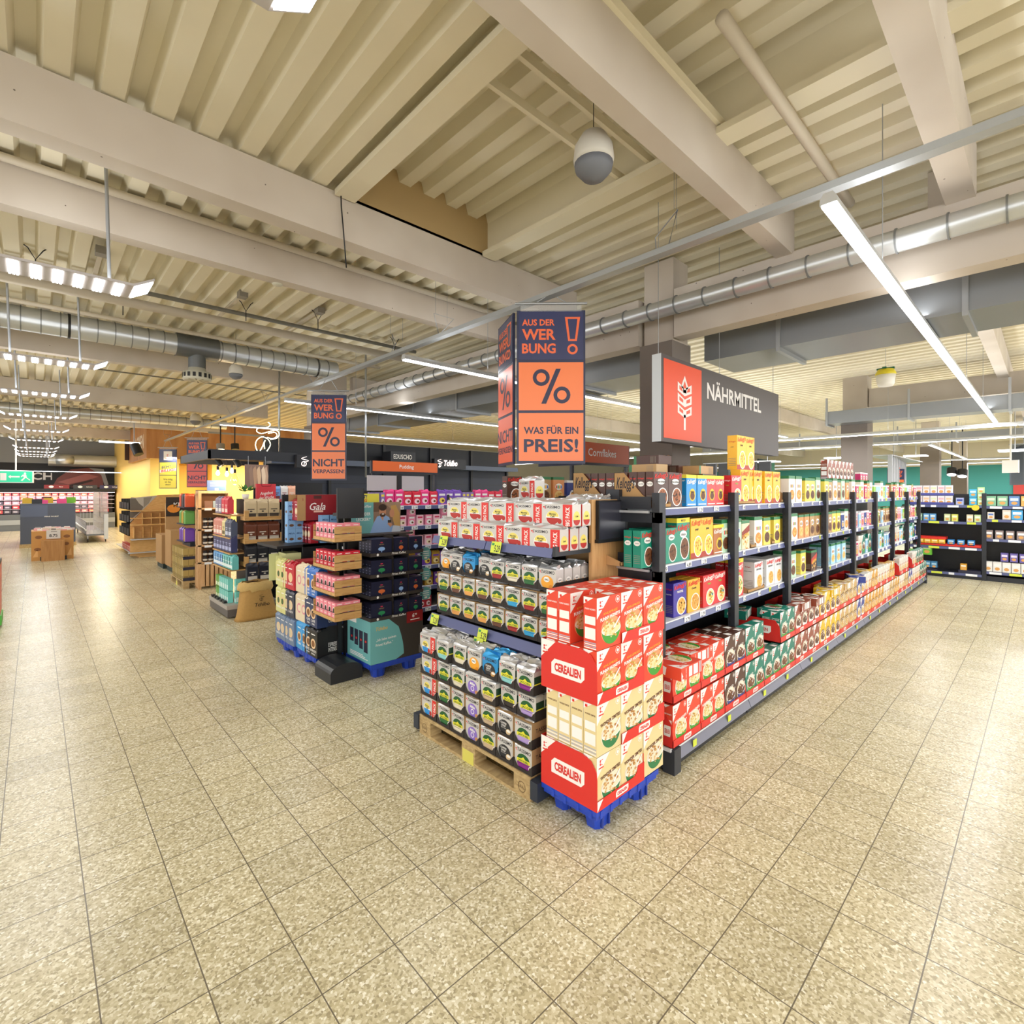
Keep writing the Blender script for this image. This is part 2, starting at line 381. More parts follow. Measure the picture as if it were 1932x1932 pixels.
round_duct((-8, 20.2, 4.2), (5, 20.2, 4.2), .16, 'pale spiral duct before the bakery front', .25)
mb = MB(); PALE = M('#cfcdbd', .5)
t = thing('air_diffuser', 'round white slotted air diffuser under the thick spiral duct', 'air vent', (1.95, 9.6, 3.66))
mb = MB(); mb.cyl((-.3, 0, .54), (.3, 0, .54), .185, M('#777b7e', .4, .7), 24); mb.cyl((0, 0, .2), (0, 0, .54), .125, M('#777b7e', .4, .7), 20); mb.obj('tee_piece', t)
mb = MB(); mb.lathe([(.125, .2), (.13, .14), (.2, .13), (.205, .02), (.2, 0)], PALE, 32); mb.obj('vent_drum', t)
for i in range(16):
    mb = MB(); a = 2 * math.pi * i / 16; c, s_ = math.cos(a), math.sin(a); r = .206
    mb.face([(r * c - .022 * s_, r * s_ + .022 * c, .035), (r * c + .022 * s_, r * s_ - .022 * c, .035), (r * c + .022 * s_, r * s_ - .022 * c, .105), (r * c - .022 * s_, r * s_ + .022 * c, .105)], BLACK)
    mb.obj('slot', t)
mb = MB()
for i in range(10):
    a = 2 * math.pi * i / 10; c, s_ = math.cos(a), math.sin(a)
    mb.face([(.05 * c - .006 * s_, .05 * s_ + .006 * c, -.002), (.18 * c - .014 * s_, .18 * s_ + .014 * c, -.002), (.18 * c + .014 * s_, .18 * s_ - .014 * c, -.002), (.05 * c + .006 * s_, .05 * s_ - .006 * c, -.002)], M('#6e685a', .6))
mb.obj('louvre', t)
def rect_duct(x0, x1, y0, y1, z0, z1, label):
    t = thing('rectangular_duct', label, 'air duct', (x0, y0, z0), 0, 'rectangular ducts')
    MB().box(0, 0, 0, x1 - x0, y1 - y0, z1 - z0, M('#92969a', .36, .6, noise=.08, nscale=1.5)).obj('duct_box', t)
    y = 1.2
    while y < y1 - y0: mb = MB(); mb.box(-.02, y, -.04, x1 - x0 + .02, y + .04, 0, STEEL); mb.box(-.02, y, 0, 0, y + .04, z1 - z0 + .3, STEEL); mb.obj('support_bracket', t); y += 1.45
rect_duct(5.62, 6.42, -8, 2.72, 3.34, 3.8, 'wide grey rectangular duct right of the tall column')
rect_duct(5.62, 6.42, 3.3, 12.5, 3.34, 3.8, 'wide grey rectangular duct behind the hanging offer signs')
rect_duct(12.8, 13.3, -8, 3.4, 3.33, 3.6, 'grey rectangular duct crossing above the far end of the cereal aisle')
rect_duct(20.5, 21, -8, 10, 3.4, 3.65, 'grey rectangular duct over the drinks shelves')
def pipe(name, label, pts, r, mt, cat='pipe', n=10):
    p0 = Vector(pts[0]); mb = MB(); mb.tube([Vector(p) - p0 for p in pts], r, mt, n); return tag(mb.obj(name, None, p0), label, cat)
PIPE = M('#c9bfad', .5); PIPD = M('#77756c', .5)
pipe('water_pipe', 'pale pipe running along the top of the second concrete beam', [(-8, 5.33, 4.33), (4.8, 5.33, 4.33)], .033, PIPE)
y = atZ(300, 582, 4.2).y; pipe('drain_pipe', 'thick beige pipe between the second and third beams', [(-8, y, 4.2), (4.9, y, 4.2)], .06, PIPE)
y = atZ(300, 617, 4.25).y; pipe('water_pipe', 'thin beige pipe just before the thick spiral duct', [(-8, y, 4.25), (4.9, y, 4.25)], .03, PIPE)
y = atZ(300, 558, 4.3).y; pipe('cable_conduit', 'dark steel conduit above the thick beige pipe', [(-8, y, 4.3), (4.9, y, 4.3)], .028, PIPD)
pipe('water_pipe', 'pale pipe disappearing behind the long strip light', [(2.5, 1.12, 4.22), (4.9, 1.12, 4.22)], .035, PIPE)
pipe('cable_conduit', 'thin grey conduit under the far left ceiling', [(-8, 12.6, 4.2), (4.9, 12.6, 4.2)], .014, PIPD)
for px, y0, z1, l in ((690, 8.6, 2.1, 'tall grey rod hanging beside the pudding sign'), (527, 10.1, 2.6, 'grey rod holding the dark coffee canopy')):
    v = atY(px, 800, y0); pipe('hanging_rod', l, [(v.x, v.y, 4.4), (v.x, v.y, z1)], .017, STEEL, 'rod')
mb = MB(); mb.tube([(0, 0, .38), (.005, 0, .2), (.02, 0, .05), (.05, 0, -.3)], .006, BLACK, 5)
v = atY(643, 400, 4.1); tag(mb.obj('loose_cable', None, (v.x, v.y, 4.05)), 'loose dark cable dangling from the ceiling edge', 'cable')
def speaker(px, py, dY, r, label):
    v = atY(px, py, dY); t = thing('ceiling_speaker', label, 'speaker', v)
    MB().lathe([(.001, r * 1.35), (r * .6, r * 1.15), (r * .93, r * .6), (r, 0), (r * .97, -r * .25)], M('#c8c4ba', .5), 20).obj('housing', t)
    MB().lathe([(r * .95, -r * .25), (r * .9, -r * .55), (r * .55, -r * .95), (.001, -r * 1.1)], M('#6d7077', .6), 20).obj('grille', t)
    MB().cyl((0, 0, r * 1.3), (0, 0, 4.4 - v.z), .003, BLACK, 5).obj('cord', t)
speaker(445, 703, 9.0, .105, 'white hanging globe speaker beside the round air diffuser')
speaker(369, 792, 19, .16, 'white hanging globe speaker before the bakery wood front')
speaker(1120, 300, 2.0, .13, 'white globe speaker at the ceiling above the offer signs')
v = atZ(523, 538, 3.99); t = thing('smoke_detector', 'white smoke detector under the second concrete beam', 'smoke detector', v)
MB().lathe([(.001, 0), (.045, 0), (.06, .02), (.075, .05), (.075, .07)], PALE, 20).obj('detector_body', t)

# ------------------------------------------------------------------ sign rail and hanging signs
t = thing('sign_rail', 'long grey ceiling rail carrying the orange offer signs', 'rail', (3.45, -4, 3.63))
MB().box(-.04, 0, 0, .04, 25.9, .045, M('#a9adb0', .4, .3)).obj('rail_profile', t)
for i, yy in enumerate((-.5, 1.95, 4.9, 5.9, 8.6, 11, 13.5, 16, 19, 21.5)):
    mb = MB(); yy += 4
    if i % 2: mb.tube([(0, yy, .045), (-.12, yy - .14, .22), (.12, yy + .18, .22), (0, yy + .1, .045)], .005, STEEL, 5)
    else: mb.tube([(0, yy, .045), (-.14, yy - .1, .24), (.14, yy - .1, .24), (0, yy, .045)], .005, STEEL, 5)
    mb.cyl((-.13, yy - .12, .23), (-.13, yy - .12, .8), .002, STEEL, 4); mb.cyl((.12, yy, .22), (.12, yy, .8), .002, STEEL, 4)
    mb.obj('hanger', t)
ORG = M('#f58450', .35); SNAVY = M('#3d4368', .25); SFRAME = M('#2e3350', .4); ORT = M('#f07044', .4); YSIGN = M('#e8dc4c', .4)  # SNAVY is lightened, putting the glare on the boards into the colour
def sign_board(t, name, panels, w=.63, h=1.41, col=ORG, rz=0, loc=(0, 0, 0), thick=.02):
    """one hanging board: frame part holding three poster sub-parts; local front faces -y, x right"""
    fr = MB().box(-w / 2, 0, 0, w / 2, thick, h, SFRAME).obj(name, t, loc, rz)
    ph = (h - .05) / 3
    for i, kind in enumerate(panels):
        z0 = h - .0125 - (i + 1) * ph - .0125 * i + .0125; a, b = w / 2 - .018, ph - .012
        mb = MB(); f = front(-.003)
        bg = {'head': SNAVY, 'klogo': SNAVY, 'echt': YSIGN, 'wie': YSIGN}.get(kind, col)
        mb.box(-a, -.003, 0, a, 0, b, bg)
        if kind == 'head':
            for s, y, hh in (('AUS DER', .315, .055), ('WER', .185, .095), ('BUNG', .06, .088)): mb.txt(f, s, -a + .03, y, hh, ORT, 2, 'l', .03, w={'AUS DER': .3, 'WER': .31, 'BUNG': .31}[s])
            e = lambda q: [(a - .16, b - .045), (a - .03, b - .045)]
            pts = [(a - .17, b - .05), (a - .03, b - .05), (a - .06, .17), (a - .14, .17)]; pin = [(a - .145, b - .068), (a - .055, b - .068), (a - .077, .188), (a - .123, .188)]
            for q in range(4): mb.poly(f, [pts[q], pts[(q + 1) % 4], pin[(q + 1) % 4], pin[q]], ORT, 2)
            mb.ring(f, a - .1, .095, .048, .02, ORT, 2)
        elif kind == '%':
            mb.poly(f, [(-.09, .06), (-.045, .06), (.09, b - .06), (.045, b - .06)], INKN, 2)
            mb.ring(f, -.09, b - .14, .078, .034, INKN, 2); mb.ring(f, .1, .14, .078, .034, INKN, 2)
        elif kind == 'nicht':
            mb.txt(f, 'NICHT', 0, .2, .115, INKN, 2, 'c', .025, w=.5); mb.txt(f, 'VERPASSEN!', 0, .09, .06, INKN, 2, 'c', .022, w=.5)
        elif kind == 'preis':
            mb.txt(f, 'WAS FÜR EIN', 0, .25, .062, INKN, 2, 'c', .025, w=.5); mb.txt(f, 'PREIS!', 0, .085, .115, INKN, 2, 'c', .025, w=.5)
        elif kind == 'klogo':
            mb.rect(f, -.14, .06, .14, b - .06, WHITE, 2); klogo(mb, f, -.055, .17, .11, 3); mb.rect(f, -.1, .11, .1, .13, RED, 3)
        elif kind == 'echt':
            mb.poly(f, [(-.27, .07), (.27, .15), (.27, .24), (-.27, .17)], WHITE, 2); mb.txt(f, 'ECHT!', -.03, .28, .085, SNAVY, 3, 'c', .03, .2, w=.36, rot=.14); mb.txt(f, 'BILLIG!', 0, .16, .085, RED, 4, 'c', .03, .2, w=.46, rot=.14)
        elif kind == 'wie':
            for s, y in (('Wie billig', .27), ('ist das', .18), ('denn?', .09)): mb.txt(f, s, 0, y, .055, INK, 2, 'c', .015)
        mb.obj('poster', fr, (0, 0, z0))
    return fr
def klogo(mb, f, a, b, s, L=2):
    """white tile with a blocky red letter and a red arrow head"""
    mb.rect(f, a, b, a + s, b + s, WHITE, L); q = s / 10
    mb.rect(f, a + 2 * q, b + 5.4 * q, a + 4.4 * q, b + 8.5 * q, RED, L + 1); mb.poly(f, [(a + 4.8 * q, b + 7 * q), (a + 6.4 * q, b + 8.5 * q), (a + 8.4 * q, b + 8.5 * q), (a + 8.4 * q, b + 7.6 * q)], RED, L + 1)
    mb.rect(f, a + 2 * q, b + 1.5 * q, a + 4.4 * q, b + 4.6 * q, RED, L + 1); mb.poly(f, [(a + 4.8 * q, b + 3.6 * q), (a + 8.4 * q, b + 1.5 * q), (a + 6 * q, b + 1.5 * q)], RED, L + 1)
def hang(t, dx=0, top=1.41):
    mb = MB(); mb.cyl((-.33 + dx, -.01, top + .06), (.33 + dx, -.01, top + .06), .012, STEEL, 8)
    for x in (-.15, .15): mb.cyl((x, -.01, top + .06), (x * .3, -.01, 3.635 - t.location.z), .005, STEEL, 5)
    mb.rect(Pl((0, 0, 0), (1, 0, 0), (0, 0, 1), (0, -1, 0)), -.28, top - .01, .28, top + .05, M('#c8ccd0', .2, alpha=.35), 1)
    mb.obj('hanger_bar', t)
def facing(a, b): return math.atan2(b[1] - a[1], b[0] - a[0])
PINK = M('#d9544f', .35)
A, B = (3.235, 3.36), (3.685, 2.92)
t = thing('offer_sign', 'largest orange offer sign tower with several boards, nearest on the ceiling rail', 'hanging sign', ((A[0] + B[0]) / 2, (A[1] + B[1]) / 2, 2.1), facing(A, B), 'orange offer signs on the rail')
sign_board(t, 'front_board', ['head', '%', 'preis'])
va, vb = atX(940, 700, 3.57), atX(968, 700, 3.24)
va = Vector((va.x, va.y, 0)); inv = Matrix.Rotation(-facing(A, B), 3, 'Z')
lw = inv @ (Vector((ray(940, 0)[0] * 5.2, ray(940, 0)[1] * 5.2, 0)) - Vector((*t.location[:2], 0))); lr = inv @ (Vector((ray(968, 0)[0] * 4.72, ray(968, 0)[1] * 4.72, 0)) - Vector((*t.location[:2], 0)))
sign_board(t, 'side_board', ['head', '%', 'nicht'], (lr - lw).length, 1.41, M('#ee6a4a', .35), facing(lw, lr), ((lw.x + lr.x) / 2, (lw.y + lr.y) / 2, .0))
sign_board(t, 'rear_board', ['head', '%', 'preis'], .55, 1.41, ORG, 2.4, (.12, .42, 0))
hang(t)
S2 = (3.45, 7.95)
t = thing('offer_sign', 'orange percent sign second on the rail, hanging before the coffee wall', 'hanging sign', (3.45, 7.95, 2.02), facing(A, B) + .06, 'orange offer signs on the rail'); sign_board(t, 'front_board', ['head', '%', 'nicht'], .56, 1.38); hang(t, 0, 1.38)
t = thing('offer_sign', 'orange and pink percent sign partly hidden by the dark canopy', 'hanging sign', (3.45, 17.0, 1.95), facing(A, B) + .12, 'orange offer signs on the rail'); sign_board(t, 'front_board', ['head', '%', 'nicht'], .56, 1.38, PINK); hang(t, 0, 1.38)
t = thing('offer_sign', 'navy and yellow hanging sign at the far end of the rail', 'hanging sign', (3.42, 21.2, 1.93), facing(A, B) + .12, 'orange offer signs on the rail'); sign_board(t, 'front_board', ['klogo', 'echt', 'wie'], .58, 1.38); hang(t, 0, 1.38)
# big category sign above the cereals
t = thing('category_sign', 'large dark grey hanging sign with an orange wheat panel above the cereals', 'hanging sign', (3.95, 2.3, 2.28))
L_, H_ = 2.78, .765; GREYS = M('#4a4342', .5); LTG = M('#dcd8d4', .5); OR2 = M('#d84a22', .45)
MB().box(0, 0, 0, L_, .09, H_, GREYS, dict(l=M('#c9d0d6', .4), t=ALU)).obj('sign_box', t)
mb = MB(); f = front(-.002); mb.box(.04, -.002, .035, .74, 0, .73, OR2)
cx, e = .41, .055
def leaf(pts, hole): 
    for q in range(len(pts)): mb.poly(f, [pts[q], pts[(q + 1) % len(pts)], hole[(q + 1) % len(hole)], hole[q]], LTG, 2)
mb.rect(f, cx - .018, .13, cx + .018, .27, LTG, 2)
leaf([(cx, .63), (cx - .065, .53), (cx - .03, .47), (cx + .03, .47), (cx + .065, .53)], [(cx, .585), (cx - .03, .53), (cx - .015, .5), (cx + .015, .5), (cx + .03, .53)])
for b in (.24, .34, .44):
    for sg in (-1, 1): leaf([(cx, b), (cx + sg * .13, b + .04), (cx + sg * .13, b + .12), (cx, b + .07)], [(cx + sg * .03, b + .035), (cx + sg * .1, b + .055), (cx + sg * .1, b + .09), (cx + sg * .03, b + .065)])
mb.obj('wheat_panel', t)
mb = MB(); mb.txt(front(-.001), 'NÄHRMITTEL', .86, .48, .155, LTG, 1, 'l', .02, w=1.36); mb.obj('lettering', t)
mb = MB()
for x in (.0, 1.2, 2.7): mb.cyl((x + .03, .045, H_), (x + .03, .045, 2.1), .003, STEEL, 5)
mb.obj('suspension_wire', t)
def flag(label, x0, x1, y, z0, z1, text, col, frame=True):
    t = thing('shelf_sign', label, 'shelf sign', (x0, y, z0), 0, 'orange shelf signs')
    wd, h = x1 - x0, z1 - z0
    MB().box(-.02, 0, -.03, wd + .02, .04, h, NAVY).obj('sign_frame', t)
    mb = MB(); mb.box(0, -.004, 0, wd, 0, h, col); mb.txt(front(-.004), text, wd / 2, h * .33, h * .38, LTG, 2, 'c', .012); mb.obj('sign_face', t)
    for x in (.02, wd - .02): MB().box(x - .02, .01, 1.83 - z0, x + .02, .04, 0, NAVY).obj('post', t)
ORF = M('#d2642f', .4)
a, b = atY(1080, 838, 3.6), atY(1186, 877, 3.6); flag('orange Cornflakes sign standing behind the cereal shelves', a.x, b.x, 3.6, b.z, atY(1186, 842, 3.6).z, 'Cornflakes', M('#bb5427', .5))
a, b = atY(703, 868, 5.98), atY(825, 892, 5.98); flag('orange Pudding sign standing above the chocolate shelves', a.x, b.x, 5.98, b.z, atY(703, 869, 5.98).z, 'Pudding', ORF)
# fly trap bucket
v = atY(1671, 714, 2.0); t = thing('fly_trap', 'white bucket with yellow lid and green clips hanging in the aisle', 'fly trap', v)
r = .145; MB().lathe([(.001, -.14), (.11, -.14), (.128, -.1), (.15, .06), (.001, .06)], WHITE, 24).obj('bucket', t)
MB().lathe([(.155, .06), (.155, .09), (.12, .16), (.001, .16)], M('#e0cf2c', .4), 24).obj('lid', t)
mb = MB(); mb.box(-.13, -.03, .16, .13, .03, .19, M('#1f6b52', .5)); mb.box(-.03, -.13, .16, .03, .13, .19, M('#1f6b52', .5)); mb.obj('clip', t)
MB().cyl((0, 0, .19), (0, 0, 4.4 - v.z), .003, STEEL, 5).obj('cord', t)
def exit_sign(label, v, w, h, rz, mt):
    t = thing('exit_sign', label, 'exit sign', v, rz)
    GRN = M('#23b487', .4, emit=.5); MB().box(-w / 2, 0, 0, w / 2, .06, h, mt).obj('sign_case', t)
    mb = MB(); f = front(0); mb.rect(f, -w / 2 + .02, .02, w / 2 - .02, h - .02, GRN, 1); q = h
    mb.rect(f, -w * .42, q * .2, -w * .25, q * .8, WHITE, 2); mb.poly(f, [(-w * .2, q * .5), (-w * .13, q * .65), (-w * .13, q * .35)], WHITE, 2); mb.rect(f, -w * .13, q * .44, w * .12, q * .56, WHITE, 2)
    mb.ell(f, w * .27, q * .78, q * .08, q * .08, WHITE, 2, 10); mb.poly(f, [(w * .2, q * .68), (w * .3, q * .7), (w * .33, q * .42), (w * .24, q * .42)], WHITE, 2)
    mb.poly(f, [(w * .24, q * .44), (w * .29, q * .42), (w * .2, q * .18), (w * .15, q * .2)], WHITE, 2); mb.poly(f, [(w * .29, q * .44), (w * .33, q * .42), (w * .42, q * .26), (w * .4, q * .2)], WHITE, 2); mb.poly(f, [(w * .2, q * .66), (w * .15, q * .5), (w * .18, q * .48), (w * .23, q * .6)], WHITE, 2)
    mb.obj('pictogram', t)
    MB().cyl((0, .03, h), (0, .03, 4.4 - v[2]), .02, WHITE, 8).obj('rod', t)
v = atY(29, 911, 22); exit_sign('green lit escape route sign hanging before the meat fridge', v, .85, .38, -.35, WHITE)
v = atX(1908, 892, 17); exit_sign('small white and green escape sign hanging above the far right aisle', v, .3, .3, 1.2, WHITE)
# small wire hooks and conduits under the deck
for i, (px, py) in enumerate(((67, 470), (464, 572), (600, 590), (232, 560), (470, 690), (745, 640))):
    v = atZ(px, py, 4.38); t = thing('ceiling_hook', 'forked wire hook under the corrugated ceiling, %s from left' % NTH[[1, 3, 5, 2, 4, 6][i]], 'hook', v, 0, 'wire hooks under the ceiling')
    MB().tube([(-.09, 0, .02), (-.06, 0, .0), (0, 0, -.11), (.06, 0, .0), (.09, 0, .03)], .006, BLACK, 5).obj('fork', t); MB().cyl((0, 0, -.1), (0, 0, -.24), .006, BLACK, 5).obj('rod', t)
for i, (px, py, L_) in enumerate(((455, 560, 1.1), (600, 590, 1.3), (190, 480, 1.2))):
    v = atZ(px, py, 4.37); t = thing('cable_tray', 'short pale conduit with a grey box between ceiling ribs, %s from left' % NTH[[2, 3, 1][i]], 'conduit', v, 0, 'conduits between the ceiling ribs')
    MB().box(-.02, 0, 0, .02, L_, .03, PIPE).obj('conduit', t); MB().box(-.05, -.12, -.03, .05, 0, .05, M('#8a857c', .5)).obj('junction_box', t)
# ------------------------------------------------------------------ printed cartons
def dots(mb, pl, ca, cb, r, n, cols, L, sz=.009, seed=1):
    q = random.Random(seed)
    for _ in range(n):
        a, rr = q.random() * 6.283, r * math.sqrt(q.random()); s = sz * (.7 + .6 * q.random())
        mb.ell(pl, ca + rr * math.cos(a), cb + rr * math.sin(a) * .85, s, s * .8, q.choice(cols), L, 6)
def house_front(mb, w, h, d, col, title, tcol, bowl, fill, fcols, sub=None, side=True, glow=None):
    """own-brand cereal front: white corner, red K tile, title, bowl of cereal"""
    f = front(0); x0 = -w / 2
    mb.poly(f, [(x0, h), (x0 + w * .53, h), (x0, h * .6)], WHITE, 1); klogo(mb, f, x0 + w * .07, h * .8, w * .2, 2); mb.rect(f, x0 + w * .07, h * .765, x0 + w * .27, h * .79, RED, 2)
    mb.ell(f, w * .36, h * .9, w * .09, w * .09, WHITE, 1, 14); mb.ell(f, w * .36, h * .9, w * .075, w * .075, col, 2, 14); mb.ell(f, w * .36, h * .9, w * .045, w * .045, WHITE, 3, 8)
    if sub: mb.txt(f, sub, w * .06, h * .69, h * .045, M('#e9b53a', .5), 2, 'c', .01, .25, w=w * .6, rot=.1)
    for i, t in enumerate(title.split('|')): mb.txt(f, t, w * .05, h * (.6 - .085 * i), h * .062, tcol, 2, 'c', .04, w=w * min(.82, .105 * len(t)), rot=.12)
    mb.ell(f, w * .08, h * .34, w * .42, h * .27, glow or M('#f0dfc4', .5), 1, 22)
    mb.poly(f, [(w * .08 + w * .38 * math.cos(a), h * .33 + h * .27 * math.sin(a)) for a in [math.pi + math.pi * i / 12 for i in range(13)]], bowl, 3)
    mb.ell(f, w * .08, h * .35, w * .4, h * .125, WHITE, 4, 22); mb.ell(f, w * .08, h * .36, w * .37, h * .115, fill, 5, 22)
    dots(mb, f, w * .08, h * .365, w * .3, 30, fcols, 6, w * .038, 3)
    mb.poly(f, [(w * .14, h * .36), (w * .21, h * .36), (w * .46, h * .54), (w * .43, h * .56)], M('#eef0f6', .3), 7)
    dots(mb, f, -w * .02, h * .46, w * .34, 7, [WHITE] + fcols[:1], 6, w * .02, 5)
    if side:
        for pl in (leftf(x0, d), rightf(w / 2)):
            mb.poly(pl, [(0, h), (d * .75, h), (0, h * .86)], WHITE, 1); mb.rect(pl, d * .12, h * .9, d * .3, h * .95, RED, 2)
            for i, t in enumerate(title.split('|')): mb.txt(pl, t, d * .5, h * (.76 - .05 * i), h * .032, tcol, 1, 'c', .02, w=d * .8)
            mb.rect(pl, d * .1, h * .48, d * .9, h * .64, WHITE, 1); mb.rect(pl, d * .1, h * .2, d * .9, h * .42, WHITE, 1)
            for i in range(4): mb.rect(pl, d * .04, h * (.02 + .035 * i), d * .96, h * (.04 + .035 * i), M('#a7aec0', .5) if i % 2 else WHITE, 1)
    t = topf(h); mb.poly(t, [(w * .05, d * .2), (w * .3, d * .05), (w * .38, d * .6), (w * .1, d * .85)], WHITE, 1)
def brand_front(mb, w, h, d, col, script, scol, title=None, tcol=WHITE, band=None, btext=None, motif='bowl', mc=None, fc=None, low=None):
    f = front(0); top = h
    if low: mb.rect(f, -w / 2, 0, w / 2, h * .14, low, 1)
    if band: mb.rect(f, -w / 2, h * .89, w / 2, h, band, 1); top = h * .89; mb.rect(leftf(-w / 2, d), 0, h * .89, d, h, band, 1)
    if btext: mb.txt(f, btext, 0, h * .915, h * .055, INK if btext == 'MEGA' else WHITE, 2, 'c', .01, maxw=w * .8)
    if script: mb.txt(f, script, 0, top - h * .1, h * .125, scol, 3, 'c', .02, .3, w=w * .92, rot=.1)
    if title:
        mb.ell(f, 0, top - h * .27, w * .27, h * .085, WHITE if tcol is not WHITE else col, 2, 14) if motif == 'bubble' else None
        mb.txt(f, title, 0, top - h * .3, h * .06, tcol, 3, 'c', .03, maxw=w * .6)
    pl = leftf(-w / 2, d)
    if script: mb.txt(pl, script, d / 2, h * .8, h * .04, scol, 1, 'c', .02, .3, maxw=d * .85)
    if title: mb.ell(pl, d / 2, h * .66, d * .4, h * .07, WHITE, 1, 12) if motif == 'bubble' else None; mb.txt(pl, title, d / 2, h * .65, h * .03, INK if motif == 'bubble' else tcol, 2, 'c', .02, maxw=d * .7)
    for i in range(5): mb.rect(pl, d * .12, h * (.12 + .05 * i), d * .88, h * (.135 + .05 * i), M('#8d8577', .6), 1)
    fc = fc or [M('#7a4a28'), M('#5d341b')]
    if motif in ('bowl', 'bubble'):
        mb.ell(f, w * .1, h * .29, w * .36, h * .27, WHITE, 2, 20); mb.ell(f, w * .1, h * .29, w * .31, h * .24, mc or M('#6f4326'), 3, 20); dots(mb, f, w * .1, h * .29, w * .28, 24, fc, 4, w * .05, 4)
    elif motif == 'oval':
        mb.ell(f, w * .08, h * .36, w * .3, h * .2, mc or M('#f2c53c'), 2, 18); mb.ell(f, w * .08, h * .33, w * .22, h * .13, fc[0], 3, 16); mb.txt(f, 'TRESOR', w * .08, h * .43, h * .05, INK, 4, 'c', .03, maxw=w * .5); mb.rect(f, -w * .4, h * .04, w * .4, h * .075, WHITE, 2)
    elif motif == 'diag':
        mb.poly(f, [(-w / 2, h * .35), (w / 2, h * .62), (w / 2, h * .85), (-w / 2, h * .6)], mc or M('#8e2b1f'), 2); mb.txt(f, 'LION', 0, h * .47, h * .14, M('#f2b632'), 3, 'c', .04, w=w * .8, rot=.2); dots(mb, f, 0, h * .2, w * .4, 12, fc, 3, w * .07, 6)
    elif motif == 'nest':
        mb.ell(f, 0, h * .62, w * .32, h * .13, M('#f7f5ee'), 2, 16)
        for i, c in enumerate(('#e0482f', '#3c9b52', '#f0a32c', '#3d6fc4')): mb.rect(f, -w * .26 + i * w * .14, h * .55, -w * .15 + i * w * .14, h * .67, M(c), 3)
        mb.ell(f, 0, h * .28, w * .38, h * .19, mc or M('#d98a3a'), 2, 18); dots(mb, f, 0, h * .28, w * .32, 16, fc, 3, w * .06, 7)
GREENB = M('#3f9b35', .4); DGREEN = M('#2b7a49', .4)
OAT = [M('#d9b45a'), M('#c79a3e'), M('#ead08a')]; CHO = [M('#5a3019'), M('#7b4726'), M('#3f2312')]; FLK = [M('#e0a348'), M('#cf8a31'), M('#f0c777')]
KINDS = {}
def carton(kind, what, w, h, d, col, fn, **kw): KINDS[kind] = (what, w, h, d, col, fn, kw)
HW, HH, HD = .22, .28, .088
carton('fh', 'red honey cereal box', HW, HH, HD, '#e2472f', house_front, title='FUNNY HONEYS', tcol=WHITE, bowl=GREENB, fill=M('#e8d9a8'), fcols=OAT, sub='KNUSPRIGE', glow=M('#ee9a6c', .45))
carton('wz', 'beige cinnamon cereal box', HW, HH, HD, '#e3cf9a', house_front, title='WONDER ZIMTIES', tcol=M('#5c2d1c'), bowl=DGREEN, fill=M('#e9dcc2'), fcols=[M('#c79a5b'), M('#b37e3e'), M('#dab77f')])
for k, what, c, ti, tc, bw, fl, fc in (
    ('fh2', 'red honey cereal carton', '#e2472f', 'FUNNY HONEYS', WHITE, GREENB, M('#e8d9a8'), OAT),
    ('choc', 'dark brown chocolate rice cereal carton', '#4d2a1d', 'CHOCO|RICE', WHITE, M('#2f3f86'), M('#5d3420'), CHO),
    ('green', 'teal green chocolate cereal carton', '#0f7766', 'CHOCO|KNUSPER', WHITE, GREENB, M('#7a4a28'), CHO),
    ('cocoa', 'reddish brown cocoa cereal carton', '#8e4632', 'COCOA|SHELLS', WHITE, M('#f1f1f1'), M('#5d3420'), CHO),
    ('yellow', 'bright yellow flakes carton', '#e2b822', 'CORN|FLAKES', M('#5c2d1c'), WHITE, M('#6b4426'), CHO),
    ('beige', 'beige oat crunch carton', '#c6a468', 'CRUNCHY|HAFER', M('#5c2d1c'), M('#b89a63'), M('#cba565'), OAT),
    ('blue', 'royal blue muesli carton', '#2c3f93', 'KNUSPER|MÜSLI', WHITE, WHITE, M('#caa05a'), OAT),
    ('gold', 'golden honey crunch carton', '#cf9a38', 'HONEY|CRUNCH', M('#6b3a1e'), M('#c98d2e'), M('#e2b765'), FLK),
    ('white', 'white carton with a cereal bowl', '#d6d2ca', 'MÜSLI', M('#b8322a'), M('#b8322a'), M('#d9b878'), OAT)):
    carton(k, what, .186, .268, .08, c, house_front, title=ti, tcol=tc, bowl=bw, fill=fl, fcols=fc)
Y_ = M('#f4dd3e'); KR = M('#d9281f')
